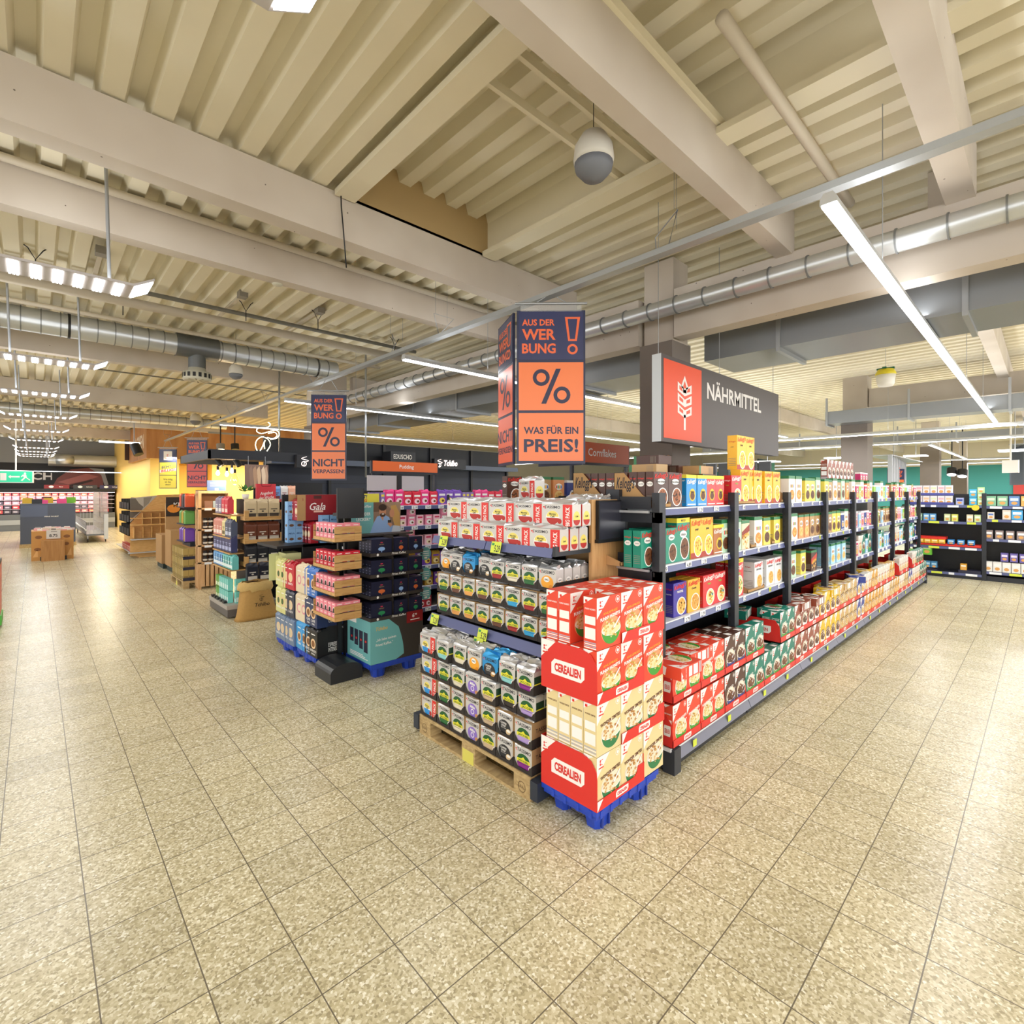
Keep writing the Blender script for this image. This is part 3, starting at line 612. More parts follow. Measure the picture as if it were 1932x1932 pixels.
for k, what, w_, h_, d_, c, kw in (
    ('choco', 'brown choco cereal box with red script', .188, .245, .062, '#4a2a1e', dict(script="Kellogg's", scol=KR, title='choco krispies', tcol=INK, motif='bubble', mc=M('#a4613a'), fc=CHO)),
    ('tblue', 'blue filled-pillow cereal box with yellow strip', .155, .235, .07, '#1f8fd6', dict(script="Kellogg's", scol=WHITE, band=Y_, btext=None, motif='oval', mc=M('#f0c13a'), fc=CHO)),
    ('tred', 'red filled-pillow cereal box with yellow strip', .15, .235, .07, '#d63a3a', dict(script="Kellogg's", scol=WHITE, band=Y_, motif='oval', mc=M('#f0c13a'), fc=CHO)),
    ('tbrown', 'orange brown filled-pillow cereal box', .185, .235, .07, '#b0682b', dict(script="Kellogg's", scol=WHITE, band=Y_, motif='oval', mc=M('#f0c13a'), fc=CHO)),
    ('lion', 'cream caramel cereal box with diagonal stripe', .16, .25, .07, '#e6d5b5', dict(script=None, scol=WHITE, band=DGREEN, motif='diag', fc=FLK)),
    ('liond', 'dark caramel cereal box with diagonal stripe', .2, .23, .07, '#4b2a20', dict(script=None, scol=WHITE, band=DGREEN, motif='diag', mc=M('#c0392b'), fc=FLK)),
    ('kgreen', 'teal choco cereal box with red script', .155, .245, .062, '#0e8a72', dict(script="Kellogg's", scol=KR, title='choco', tcol=INK, motif='bubble', mc=M('#6f4326'), fc=CHO)),
    ('kmega', 'tall teal choco cereal box with yellow top', .188, .31, .075, '#0e8a72', dict(script="Kellogg's", scol=KR, title='choco', tcol=INK, band=Y_, btext='MEGA', motif='bubble', mc=M('#6f4326'), fc=CHO)),
    ('pops', 'tall yellow honey pops box', .188, .3, .085, '#f0b92c', dict(script="Kellogg's", scol=M('#d8572a'), title='pops', tcol=INK, motif='bowl', mc=M('#f3d35a'), fc=FLK, low=M('#a8392a'))),
    ('fros', 'violet frosted flakes box with red script', .188, .24, .07, '#3d309c', dict(script="Kellogg's", scol=KR, title='FROSTIES', tcol=WHITE, motif='bowl', mc=M('#e4b35a'), fc=FLK)),
    ('frosm', 'tall violet frosted flakes box with yellow top', .188, .3, .075, '#3d309c', dict(script="Kellogg's", scol=KR, title='FROSTIES', tcol=WHITE, band=Y_, btext='MEGA', motif='bowl', mc=M('#e4b35a'), fc=FLK)),
    ('crun', 'orange yellow nut flakes box', .19, .24, .07, '#f0b031', dict(script="Kellogg's", scol=KR, title='Crunchy', tcol=INK, motif='bowl', mc=M('#dca04a'), fc=FLK)),
    ('froot', 'red fruit ring cereal box with white script', .2, .245, .07, '#d32a30', dict(script="Kellogg's", scol=WHITE, title='Loops', tcol=M('#7fd34a'), motif='bowl', mc=M('#e7d9a0'), fc=[M('#e2483d'), M('#58a83a'), M('#f0b232'), M('#3b7ac4')])),
    ('frootm', 'tall red fruit ring cereal box', .19, .32, .075, '#d32a30', dict(script="Kellogg's", scol=WHITE, title='Loops', tcol=M('#7fd34a'), band=Y_, btext='MEGA', motif='bowl', mc=M('#e7d9a0'), fc=[M('#e2483d'), M('#58a83a'), M('#f0b232')])),
    ('corn', 'white corn flakes box with red script', .19, .25, .12, '#e4e4e6', dict(script="Kellogg's", scol=KR, title='CORN FLAKES', tcol=INK, motif='bowl', mc=M('#e6b35a'), fc=FLK)),
    ('wnest', 'white cereal box with green top strip', .18, .27, .08, '#efe9df', dict(script=None, scol=WHITE, band=DGREEN, motif='nest', fc=FLK)),
    ('ynest', 'yellow cereal box with green top strip', .165, .255, .08, '#efd65a', dict(script=None, scol=WHITE, band=DGREEN, motif='nest', mc=M('#5d3420'), fc=CHO)),
    ('gnest', 'pale green cereal box with green top strip', .165, .27, .08, '#bfe0c4', dict(script=None, scol=WHITE, band=DGREEN, motif='nest', mc=M('#6f4326'), fc=CHO)),
    ('bnest', 'light blue cereal box with green top strip', .17, .25, .08, '#a9d8ee', dict(script=None, scol=WHITE, band=DGREEN, motif='nest', mc=M('#e9c17a'), fc=FLK)),
    ('onest', 'orange cereal box with green top strip', .16, .25, .08, '#e2955a', dict(script=None, scol=WHITE, band=DGREEN, motif='nest', mc=M('#e9c17a'), fc=FLK)),
    ('kraft', 'kraft brown muesli box with green label', .17, .25, .075, '#b8935f', dict(script=None, scol=WHITE, band=DGREEN, motif='nest', mc=M('#6f4326'), fc=CHO)),
    ('pink', 'pink and white breakfast cereal box', .15, .22, .07, '#e9a9bd', dict(script=None, scol=WHITE, band=WHITE, motif='nest', mc=M('#c4486a'), fc=FLK)),
    ('sky', 'pale blue porridge box', .14, .2, .07, '#9cc7e8', dict(script=None, scol=WHITE, band=WHITE, motif='oval', mc=WHITE, fc=OAT)),
    ('magenta', 'magenta muesli bar carton', .14, .2, .07, '#c22f6a', dict(script=None, scol=WHITE, band=WHITE, motif='nest', mc=M('#e9c17a'), fc=FLK)),
    ('lime', 'lime green porridge box', .14, .2, .07, '#93c53f', dict(script=None, scol=WHITE, band=WHITE, motif='oval', mc=WHITE, fc=OAT)),
    ('navyb', 'navy blue muesli box', .15, .22, .07, '#263a86', dict(script=None, scol=WHITE, band=WHITE, motif='oval', mc=WHITE, fc=FLK))):
    kw['d_'] = d_; kk = dict(kw); kk.pop('d_'); carton(k, what, w_, h_, d_, c, brand_front, **kk)
CM = {}
def carton_mesh(kind):
    if kind not in CM:
        what, w_, h_, d_, col, fn, kw = KINDS[kind]; mb = MB(); c = M(col, .4); mb.box(-w_ / 2, 0, 0, w_ / 2, d_, h_, c)
        if fn is house_front: fn(mb, w_, h_, d_, c, **kw)
        else: fn(mb, w_, h_, d_, c, **kw)
        CM[kind] = mb.make('cereal_box')
    return CM[kind]
def cereal(kind, x, y, z, where, rz=0, group='cereal boxes on the long aisle shelf', rot=None):
    hs = KINDS[kind][5] is house_front; nm = 'cereal_carton' if hs else 'cereal_box'; o = O(nm, carton_mesh(kind), None, (x, y, z), rz)
    if rot: o.rotation_euler = rot
    return tag(o, KINDS[kind][0] + ', ' + where, 'cereal carton' if hs else 'cereal box', group)

# ------------------------------------------------------------------ long cereal gondola, eight bays
DKM = M('#22252d', .45); SHW = M('#dfe0e4', .45)
def price_tag(par, x, y, z, text=None, mt=None, w_=.045, h_=.042, rot=0):
    mb = MB(); mb.box(-w_ / 2, -.003, -h_ / 2, w_ / 2, 0, h_ / 2, mt or TAGW)
    if text: mb.txt(front(-.003), text, .004, -h_ * .32, h_ * .6, INK, 1, 'c', .015, w=w_ * .7)
    return mb.obj('price_tag', par, (x, y, z))
SH = (1.735, 1.342, .948)
PR = (('2.79', '3.29', '3.29'), ('2.79', '4.89', '2.79', '3.29'), ('2.79', '2.79', '2.79'))
PRX = ((.07, .62, .89), (.1, .44, .68, 1.05), (.42, .66, .92))
BAYN = ['nearest', 'second', 'third', 'fourth', 'fifth', 'sixth', 'seventh', 'farthest']
GX0, GY = 3.0, 1.66
for b in range(8):
    x0 = GX0 + 1.25 * b
    t = thing('shelf_bay', BAYN[b] + ' dark shelf bay of the long cereal gondola', 'shelving', (x0, GY, 0), 0, 'bays of the cereal gondola')
    mb = MB(); mb.box(.02, .04, .02, 1.25, 1.0, .15, DKM); mb.box(0, .02, .15, 1.25, 1.0, .172, SHW); mb.obj('base', t)
    mb = MB(); mb.prism([(0, .085), (.02, .085), (.045, .15), (.03, .155)], 'x', .1 if b == 0 else .004, 1.246, M('#6f7080', .45)); k_ = mb.obj('kick_rail', t)
    for i, xx in enumerate((.3, .85)): price_tag(k_, xx, .006, .12, None, TAGY, .05, .045)
    for s_, xx in (((0, .04), (1, 1.21)) if b == 0 else ((1, 1.21),)):
        mb = MB(); mb.box(xx - .04, .1, .17, xx + .04, .155, 1.836, DKM)
        for i in range(24): mb.rect(leftf(xx - .04, .155), .008, .22 + i * .066, .02, .25 + i * .066, BLACK, 1)
        mb.obj('upright', t)
    if b == 0: MB().box(0.016, 0, 0, .1, .085, .166, M('#33363d', .5)).obj('foot', t)
    if b == 7: MB().box(1.2, 0, 0, 1.27, .085, .3, M('#33363d', .5)).obj('foot', t)
    MB().box(0, 1.0, .15, 1.25, 1.02, 1.8, BLACK).obj('back_panel', t)
    for s_, z in enumerate(SH):
        mb = MB(); mb.box(.08 if b == 0 else 0, .14, z - .03, 1.17, 1.0, z - .002, SHW, dict(b=DKM)); mb.box(.0, .1, z - .1, .04, .98, z - .03, DKM) if b == 0 else None
        sh = mb.obj('shelf', t)
        mb = MB(); mb.prism([(.13, z - .053), (.138, z - .055), (.15, z - .005), (.142, z - .003)], 'x', .082 if b == 0 else .002, 1.168, RAIL); mb.obj('price_rail', sh)
        if b == 0:
            for p, xx in zip(PR[s_], PRX[s_]): price_tag(sh, xx + .02, .135, z - .028, p, None, .085, .048)
        else:
            for i in range(4 if b < 4 else 3):
                y_ = (b + s_ * 2 + i) % 7 == 0 or (b >= 4 and s_ == 0 and i == 2)
                price_tag(sh, .14 + .29 * i + R.random() * .1, .135, z - .028, R.choice(('2.79', '1.99', '3.49', '2.29', '4.49')) if b < 4 else None, TAGY if y_ else None, .05 if b < 4 else .11, .046)
    if b == 0:
        for s_, z in enumerate(SH): MB().box(-.005, .16, z - .01, .0, .98, z + .075, DKM).obj('end_bracket', t); MB().box(-.02, .17, z - .036, -.004, .98, z - .02, ALU).obj('end_rail', t)
SHN = ('top shelf', 'middle shelf', 'lower shelf')
FRONTY = 1.805
LAY = {
 (0, 0): [('choco', 3.13, 5), ('choco', 3.33, 2), ('tblue', 3.575, 3), ('tblue', 3.735, 2), ('tred', 3.89, 2), ('tred', 4.045, 2)],
 (0, 1): [('kgreen', 2.955, 2), ('kgreen', 3.112, 3), ('kgreen', 3.27, 2), ('kmega', 3.447, 2), ('pops', 3.638, 2), ('pops', 3.83, 2), ('tbrown', 4.02, 2), ('gnest', 4.155, 1)],
 (0, 2): [('frosm', 3.05, 1), ('fros', 3.395, 1), ('crun', 3.6, 2), ('froot', 3.84, 3), ('froot', 4.045, 3)],
 (1, 0): [('froot', 4.35, 1), ('pops', 4.53, 1), ('pops', 4.82, 1), ('pops', 5.09, 1), ('pops', 5.28, 1)],
 (1, 1): [('gnest', 4.36, 1), ('lion', 4.53, 1), ('wnest', 4.83, 2), ('ynest', 5.03, 1), ('ynest', 5.28, 2)],
 (1, 2): [('frootm', 4.39, 2), ('corn', 4.84, 1), ('corn', 5.13, 2), ('corn', 5.32, 1)],
 (2, 0): [('wnest', 5.72, 2), ('wnest', 5.93, 1), ('ynest', 6.22, 2), ('ynest', 6.4, 2), ('gnest', 6.6, 1)],
 (2, 1): [('ynest', 5.62, 2), ('wnest', 5.8, 2), ('onest', 6.0, 2), ('onest', 6.2, 2), ('kraft', 6.4, 2), ('kraft', 6.58, 2)],
 (2, 2): [('gnest', 5.75, 2), ('ynest', 6.08, 1), ('liond', 6.42, 2)],
 (3, 0): [('ynest', 6.9, 1), ('kraft', 7.07, 1), ('wnest', 7.26, 1), ('kraft', 7.45, 1), ('gnest', 7.64, 1), ('onest', 7.83, 1)],
 (3, 1): [('kraft', 6.88, 1), ('kraft', 7.06, 1), ('ynest', 7.24, 1), ('ynest', 7.42, 1), ('navyb', 7.6, 1), ('wnest', 7.78, 1)],
 (3, 2): [('bnest', 6.95, 2), ('bnest', 7.18, 2), ('bnest', 7.42, 2), ('bnest', 7.66, 2)],
}
PAL = (['pink', 'lime', 'kraft', 'magenta', 'wnest', 'sky', 'onest'], ['kraft', 'pink', 'magenta', 'sky', 'lime', 'navyb', 'pink'], ['sky', 'green', 'bnest', 'navyb', 'white', 'sky', 'magenta'])
for b in range(4, 8):
    for s_ in range(3):
        x = GX0 + 1.25 * b + .13; L_ = []
        while x < GX0 + 1.25 * (b + 1) - .06: k = R.choice(PAL[s_]); L_.append((k, x, 1)); x += KINDS[k][1] + .012
        LAY[(b, s_)] = L_
for (b, s_), items in LAY.items():
    for i, (k, x, n) in enumerate(items):
        d_ = KINDS[k][3]
        for q in range(n):
            where = '%s on %s, %s bay' % (nth(i + 1), SHN[s_], BAYN[b]) + ('' if q == 0 else ', %s behind' % nth(q))
            cereal(k, x + R.uniform(-.004, .004), FRONTY + .012 + q * (d_ + .006) + R.uniform(0, .012), SH[s_], where)
# rear half of the gondola, seen only from above its top
for b in range(8):
    t = thing('shelf_bay', BAYN[b] + ' shelf bay on the rear side of the cereal gondola', 'shelving', (GX0 + 1.25 * b, GY + 1.03, 0), 0, 'rear bays of the cereal gondola')
    if b == 1: MB().box(0, .02, .02, 1.25, .08, .17, DKM).obj('base', t)
    else: MB().box(0, .02, .02, 1.25, 1.0, .17, DKM).obj('base', t)
    z0 = .5 if b == 1 else 0
    MB().box(0, z0 + .05, 1.7, 1.25, .98, 1.735, SHW).obj('shelf', t); MB().box(1.2, .9, .17, 1.25, .96, 1.83, DKM).obj('upright', t)
    MB().box(0, .96, 1.68, 1.25, .97, 1.73, RAIL).obj('price_rail', t)
for i in range(9): cereal(('choco', 'navyb', 'kraft', 'onest', 'navyb', 'choco', 'white', 'onest', 'kraft')[i], 3.15 + .2 * i, 3.3, SH[0], '%s on the rear top shelf' % nth(i + 1), 0, 'boxes on the rear top shelf')
# second tray of choco boxes farther back on the top shelf and the open kraft trays
for q in range(5): cereal('choco', 3.14, 2.16 + q * .068, SH[0], '%s in the rear top-shelf tray' % nth(q + 1))
def kraft_tray(x0, x1, y0, y1, z, h, label, script=None):
    t = thing('display_tray', label, 'cardboard tray', (x0, y0, z), 0, 'open cardboard trays')
    mb = MB(); wd, dp = x1 - x0, y1 - y0; mb.box(0, 0, 0, wd, dp, .004, CARD); mb.box(0, dp - .004, 0, wd, dp, h, CARD); mb.box(0, 0, 0, wd, .004, .025, CARD); mb.obj('tray_base', t)
    for xx in (0, wd - .004):
        mb = MB(); mb.prism([(0, .004), (dp, .004), (dp, h), (dp * .75, h), (dp * .3, h * .35), (0, .03)], 'x', xx, xx + .004, CARD)
        if script and xx == 0: mb.txt(leftf(xx, dp), script, .02, h * .55, h * .32, INK, 1, 'l', .02, .3, maxw=dp * .45)
        mb.obj('tray_side', t)
kraft_tray(3.03, 3.235, 1.806, 2.14, SH[0] + .001, .24, 'cardboard tray of brown choco boxes on the nearest top shelf', "Kellogg's")
kraft_tray(3.03, 3.25, 2.15, 2.52, SH[0] + .001, .25, 'rear cardboard tray of brown choco boxes on the top shelf', "Kellogg's")
kraft_tray(2.86, 3.035, 1.97, 2.45, SH[1] + .001, .22, 'cardboard tray with black script at the gondola end', "Kellogg's")
kraft_tray(4.25, 4.72, 1.81, 2.1, SH[0] + .001, .1, 'low cut cardboard tray around yellow boxes, second bay')
kraft_tray(5.37, 5.63, 1.81, 2.1, SH[0] + .001, .28, 'tall cardboard tray between second and third bay')
kraft_tray(5.8, 6.12, 1.9, 2.15, SH[0] + .001, .27, 'sloping cardboard tray on the third bay top shelf')
kraft_tray(4.56, 4.94, 1.81, 2.15, SH[2] + .001, .27, 'cardboard tray beside the corn flakes, second bay lower shelf')
kraft_tray(4.63, 4.75, 1.81, 2.1, SH[1] + .001, .26, 'cardboard tray beside the white wholegrain boxes')
kraft_tray(5.12, 5.2, 1.81, 2.1, SH[1] + .001, .26, 'narrow cardboard tray on the second bay middle shelf')
# flat stacks of muesli boxes above the top shelf, and the yellow twin pack on top
def flat_stack():
    n = 0
    for x, y, z, k in ((3.5, 2.12, 1.985, 'kraft'), (3.62, 2.1, 2.06, 'kraft'), (3.9, 2.12, 1.985, 'kraft'), (3.98, 2.1, 2.06, 'liond'), (4.17, 2.02, 1.985, 'liond'), (3.72, 2.13, 2.135, 'liond'), (4.2, 2.04, 2.055, 'kraft')):
        n += 1
        cereal(k, x, y, z + .001, '%s of those lying flat on top' % nth(n), 0, 'boxes lying flat', (-math.pi / 2, 0, math.pi / 2 if n % 2 else 0))
flat_stack()
for i, x in enumerate((4.55, 4.74)): cereal('pops', x, 1.86, SH[0] + .302, ('near' if i == 0 else 'far') + ' one of the pair standing highest on the gondola')
cereal('pops', 4.74, 1.83, SH[0], 'directly under the highest pair')
for i in range(7):
    for q in (0, 1): cereal('cocoa', 7.9 + i * .19, 2.05, SH[0] + .27 * q, '%s of the %s row rising above the fifth bay' % (nth(i + 1), ('lower', 'upper')[q]))
for i in range(3):
    for q in (0, 1): cereal('magenta', 9.4 + i * .16, 2.0, SH[0] + .202 * q, '%s of the %s row stacked above the sixth bay' % (nth(i + 1), ('lower', 'upper')[q]))
# red own-brand trays with two cartons each along the base
PILL = M('#f3efec', .5); TRED = M('#d9302a', .4)
def red_tray_mesh(wd, dp, side=.2, lip=.05):
    mb = MB(); mb.box(-wd / 2, 0, 0, wd / 2, dp, .004, TRED); mb.box(-wd / 2, 0, 0, wd / 2, .004, lip, TRED); mb.box(-wd / 2, dp - .004, 0, wd / 2, dp, side, TRED)
    for s in (-1, 1):
        x = s * wd / 2; a, b_ = (x, x + .004) if s < 0 else (x - .004, x); mb.prism([(0, 0), (dp, 0), (dp, side), (.05, side), (.012, side * .75), (0, lip)], 'x', a, b_, TRED)
    f = front(0); q = lip * .38; mb.poly(f, [(-.05, lip * .2), (.04, lip * .2), (.05, lip * .4), (.05, lip * .85), (-.04, lip * .85), (-.05, lip * .65)], PILL, 1); mb.txt(f, 'CEREALIEN', 0, lip * .35, lip * .32, TRED, 2, 'c', .02, w=.08)
    pl = leftf(-wd / 2, dp); mb.poly(pl, [(dp * .25, side * .35), (dp * .75, side * .35), (dp * .8, side * .45), (dp * .8, side * .7), (dp * .3, side * .7), (dp * .25, side * .6)], PILL, 1); mb.txt(pl, 'CEREALIEN', dp * .525, side * .45, side * .14, TRED, 2, 'c', .025, w=dp * .42)
    return mb.make('cereal_tray')
RT = red_tray_mesh(.384, .42); RTS = red_tray_mesh(.384, .09)
def at_post(x): return x - .192 < 3.08 or any(x - .192 < 3 + 1.25 * k + 1.25 and x + .192 > 3 + 1.25 * k + 1.17 for k in range(8))
SEQ = ['fh2', 'fh2', 'choc', 'green', 'green', 'green', 'cocoa', 'cocoa', 'yellow', 'yellow', 'beige', 'beige', 'blue', 'gold', 'gold', 'gold', 'white', 'beige', 'gold', 'white', 'beige', 'blue', 'white', 'white', 'green', 'green']
TOP2 = ['fh2', 'fh2', 'choc', 'green', None, 'green', 'cocoa', 'cocoa', 'yellow', 'yellow', 'beige', 'beige', 'blue', 'white', 'gold', 'white', 'white', 'gold', None, 'white', 'white', None, 'white', 'green', 'green', None]
for p in range(26):
    xc = 3.205 + .385 * p
    for r, k in ((0, SEQ[p]), (1, TOP2[p])):
        if not k: continue
        z = .174 + r * .288; rn = ('bottom', 'upper')[r]
        tag(O('cereal_tray', RTS if at_post(xc) and p not in (5, 19, 22) else RT, None, (xc, 1.668, z)), 'red cardboard cereal tray, %s in the %s row along the base' % (nth(p + 1), rn), 'cereal tray', 'red trays along the base')
        for j in (0, 1):
            x = xc - .094 + .188 * j
            cereal(k, x, 1.674, z + .006, '%s in the %s base row' % (nth(2 * p + j + 1), rn))
            if r == 1 and p < 8 and not at_post(xc):
                for q in (1, 2) if p < 5 else (1,): cereal(k, x, 1.674 + .083 * q, z + .006, '%s in the upper base row, %s behind' % (nth(2 * p + j + 1), nth(q)))
            if r == 0 and p in (4,):
                for q in (1, 2, 3): cereal(k, x, 1.674 + .083 * q, z + .006, '%s in the lower base row, %s behind' % (nth(2 * p + j + 1), nth(q)))
LY = 0
for k, x, y, a in (('fh2', 3.2, 1.66, 0), ('fh2', 3.34, 1.92, .3), ('fh2', 3.5, 1.75, 0), ('green', 5.0, 2.05, .2), ('green', 5.25, 1.8, 0), ('cocoa', 5.75, 1.75, 0), ('cocoa', 6.0, 1.9, .3), ('cocoa', 6.1, 1.72, 0), ('yellow', 6.75, 1.75, 0), ('yellow', 6.95, 1.8, 0), ('beige', 7.3, 1.75, 0), ('blue', 8.0, 1.8, .4), ('yellow', 8.6, 1.8, 0), ('gold', 9.6, 1.8, 0), ('white', 11.0, 1.8, 0)):
    LY += 1; cereal(k, x, y + .0, .74, '%s lying loose on the base stacks' % nth(LY), 0, 'cartons lying on the base stacks', (-math.pi / 2, 0, math.pi / 2 + a))
# ------------------------------------------------------------------ cereal tower on the blue quarter pallet
BLU = M('#2346b8', .4)
def blue_pallet(x, y, wx, wy, label, rz=0):
    t = thing('blue_pallet', label, 'pallet', (x, y, 0), rz, 'blue plastic quarter pallets')
    mb = MB(); mb.box(0, 0, .115, wx, wy, .145, BLU); mb.box(.01, .01, .09, wx - .01, wy - .01, .115, BLU)
    n = int(wx / .09)
    for i in range(n): mb.box(.03 + i * .09, -.004, .098, .05 + i * .09, 0, .138, BLU)
    for i in range(int(wy / .09)): mb.box(-.004, .03 + i * .09, .098, 0, .05 + i * .09, .138, BLU)
    mb.obj('deck', t)
    for fx in (.12, wx / 2 if wx > .7 else None, wx - .12):
        if fx is None: continue
        for fy in (.085, wy - .085):
            mb = MB(); n = 8; a, b = .075, .055
            for z0, z1, s0, s1 in ((0, .09, .78, 1.0),):
                P = lambda s, z: [(fx + a * s * cx, fy + b * s * cy, z) for cx, cy in ((-1, -.6), (-.6, -1), (.6, -1), (1, -.6), (1, .6), (.6, 1), (-.6, 1), (-1, .6))]
                p0, p1 = P(s0, z0), P(s1, z1); mb.mesh(p0 + p1, [(i, (i + 1) % 8, 8 + (i + 1) % 8, 8 + i) for i in range(8)] + [tuple(range(8))[::-1]], BLU)
            for q in (-.03, .03): mb.box(fx + q - .006, fy - .06, .01, fx + q + .006, fy - .05, .09, M('#1b3897', .4))
            mb.obj('foot', t)
    return t
CGX, CGY = 2.165, 1.64
blue_pallet(CGX, CGY, .62, .4, 'blue plastic quarter pallet under the red and beige cereal tower')
TOWER = 'cereal tower on the blue pallet'
def tray3(x0, z, n, lip, side, label, dp=.4, big=True):
    wd = n * .222 + .008
    mb = MB(); mb.box(0, 0, 0, wd, dp, .003, TRED); mb.box(0, -.004, 0, wd, 0, lip, TRED); mb.box(wd - .003, 0, 0, wd, dp, side * .55, TRED); mb.box(0, dp - .003, 0, wd, dp, side, TRED)
    t = thing('cereal_tray', label, 'cereal tray', (x0, CGY - .002, z), 0, 'red trays of the cereal tower')
    f = front(-.004); c = wd * .5; mb.poly(f, [(c - .06, lip * .2), (c + .05, lip * .2), (c + .06, lip * .4), (c + .06, lip * .85), (c - .05, lip * .85), (c - .06, lip * .65)], PILL, 1); mb.txt(f, 'CEREALIEN', c, lip * .36, lip * .32, TRED, 2, 'c', .04, w=.095)
    mb.poly(f, [(0, 0), (.05, lip), (0, lip * 1.0)], WHITE, 1); mb.prism([(wd - .1, lip), (wd, lip), (wd, lip + .05), (wd - .06, lip + .05), (wd - .075, lip + .015)], 'y', -.004, 0, TRED)
    mb.obj('tray_front', t)
    if side > .1:
        mb = MB(); mb.prism([(-.004, 0), (dp, 0), (dp, side), (.1, side), (.035, side * .93), (0, side * .75), (-.004, side * .6)], 'x', -.004, 0, TRED)
        pl = leftf(-.004, dp)
        mb.poly(pl, [(0, side), (dp * .28, side), (0, side * .62)], WHITE, 1); klogo(mb, pl, dp * .03, side * .76, dp * .1, 2); mb.rect(pl, dp * .03, side * .715, dp * .13, side * .745, RED, 2)
        mb.poly(pl, [(dp * .2, side * .33), (dp * .74, side * .33), (dp * .8, side * .42), (dp * .8, side * .65), (dp * .26, side * .65), (dp * .2, side * .56)], PILL, 1); mb.txt(pl, 'CEREALIEN', dp * .5, side * .41, side * .16, TRED, 2, 'c', .045, w=dp * .48)
        mb.obj('tray_side', t)
Z = [.147, .43, .712, .995]
tray3(CGX, Z[0], 2, .055, .278, 'red tray with a large lettered side, at the bottom of the cereal tower')
tray3(CGX + .226, Z[1], 2, .06, .05, 'red tray without side, second layer of the cereal tower')
tray3(CGX, Z[2], 2, .06, .278, 'red tray with a large lettered side, third layer of the cereal tower')
tray3(CGX + .226, Z[3], 2, .06, .05, 'red tray in the top layer of the cereal tower')
def tower(k, x, q, lay, where, dx=0): cereal(k, x + dx, CGY + .002 + q * (HD + .003), Z[lay] + .003, where, 0, TOWER)
COL = [CGX + .114, CGX + .337, CGX + .566]; CN = ('left', 'middle', 'right')
for lay, kk in enumerate(('wz', 'wz', 'fh', 'fh')):
    for c in range(3):
        for q in range(4):
            if c > 0 and q > 1 and lay < 3: continue
            if lay == 3 and c == 0 and q == 1: continue
            tower(kk, COL[c], q, lay, '%s column, %s tower layer, %s from front' % (CN[c], NTH[lay + 1], NTH[q + 1]))

# ------------------------------------------------------------------ coffee pod end cap
def euro_pallet(x, y, rz, label, Lx=1.2, Ly=.8):
    """length along local x"""
    t = thing('wooden_pallet', label, 'pallet', (x, y, 0), rz, 'wooden pallets')
    for i, fy in enumerate((0, Ly / 2 - .07, Ly - .14)):
        mb = MB(); mb.box(0, fy, 0, Lx, fy + (.1 if i != 1 else .14), .02, PALW); mb.obj('skid_board', t)
        for fx in (0, Lx / 2 - .072, Lx - .145):
            mb = MB(); mb.box(fx, fy, .02, fx + .145, fy + (.1 if i != 1 else .14), .1, PALW)
            if i == 0 and fx != Lx / 2 - .072:
                f = front(fy); c = fx + .07; mb.ring(f, c, .06, .034, .005, M('#6d5636', .8), 1, 14); mb.txt(f, 'EPAL', c, .05, .02, M('#6d5636', .8), 1, 'c', .01)
            if i == 0 and fx == Lx / 2 - .072: mb.rect(front(fy), fx + .01, -.0, fx + .13, .085, M('#d8cf62', .6), 1)
            mb.obj('block', t)
    for fx in (0, Lx / 2 - .07, Lx - .145): MB().box(fx, 0, .1, fx + .145, Ly, .122, PALW).obj('stringer_board', t)
    for i in range(5): fy = i * (Ly - .13) / 4; MB().box(0, fy, .122, Lx, fy + .13, .145, PALW).obj('deck_board', t)
    return t
PX, PYR, PYL = 2.145, 2.105, 3.3
euro_pallet(PX, PYL, HP, 'wooden euro pallet with yellow sticker under the coffee pod stack', 1.19, .8)
for yy, l in ((2.07, 'near'), (3.33, 'far')): tag(MB().box(-.03, -.03, 0, .55, .03, .11, M('#2c3340', .5)).obj('pallet_stop', None, (2.16, yy, .03)), 'dark metal bumper at the %s end of the coffee pallet' % l, 'bumper')
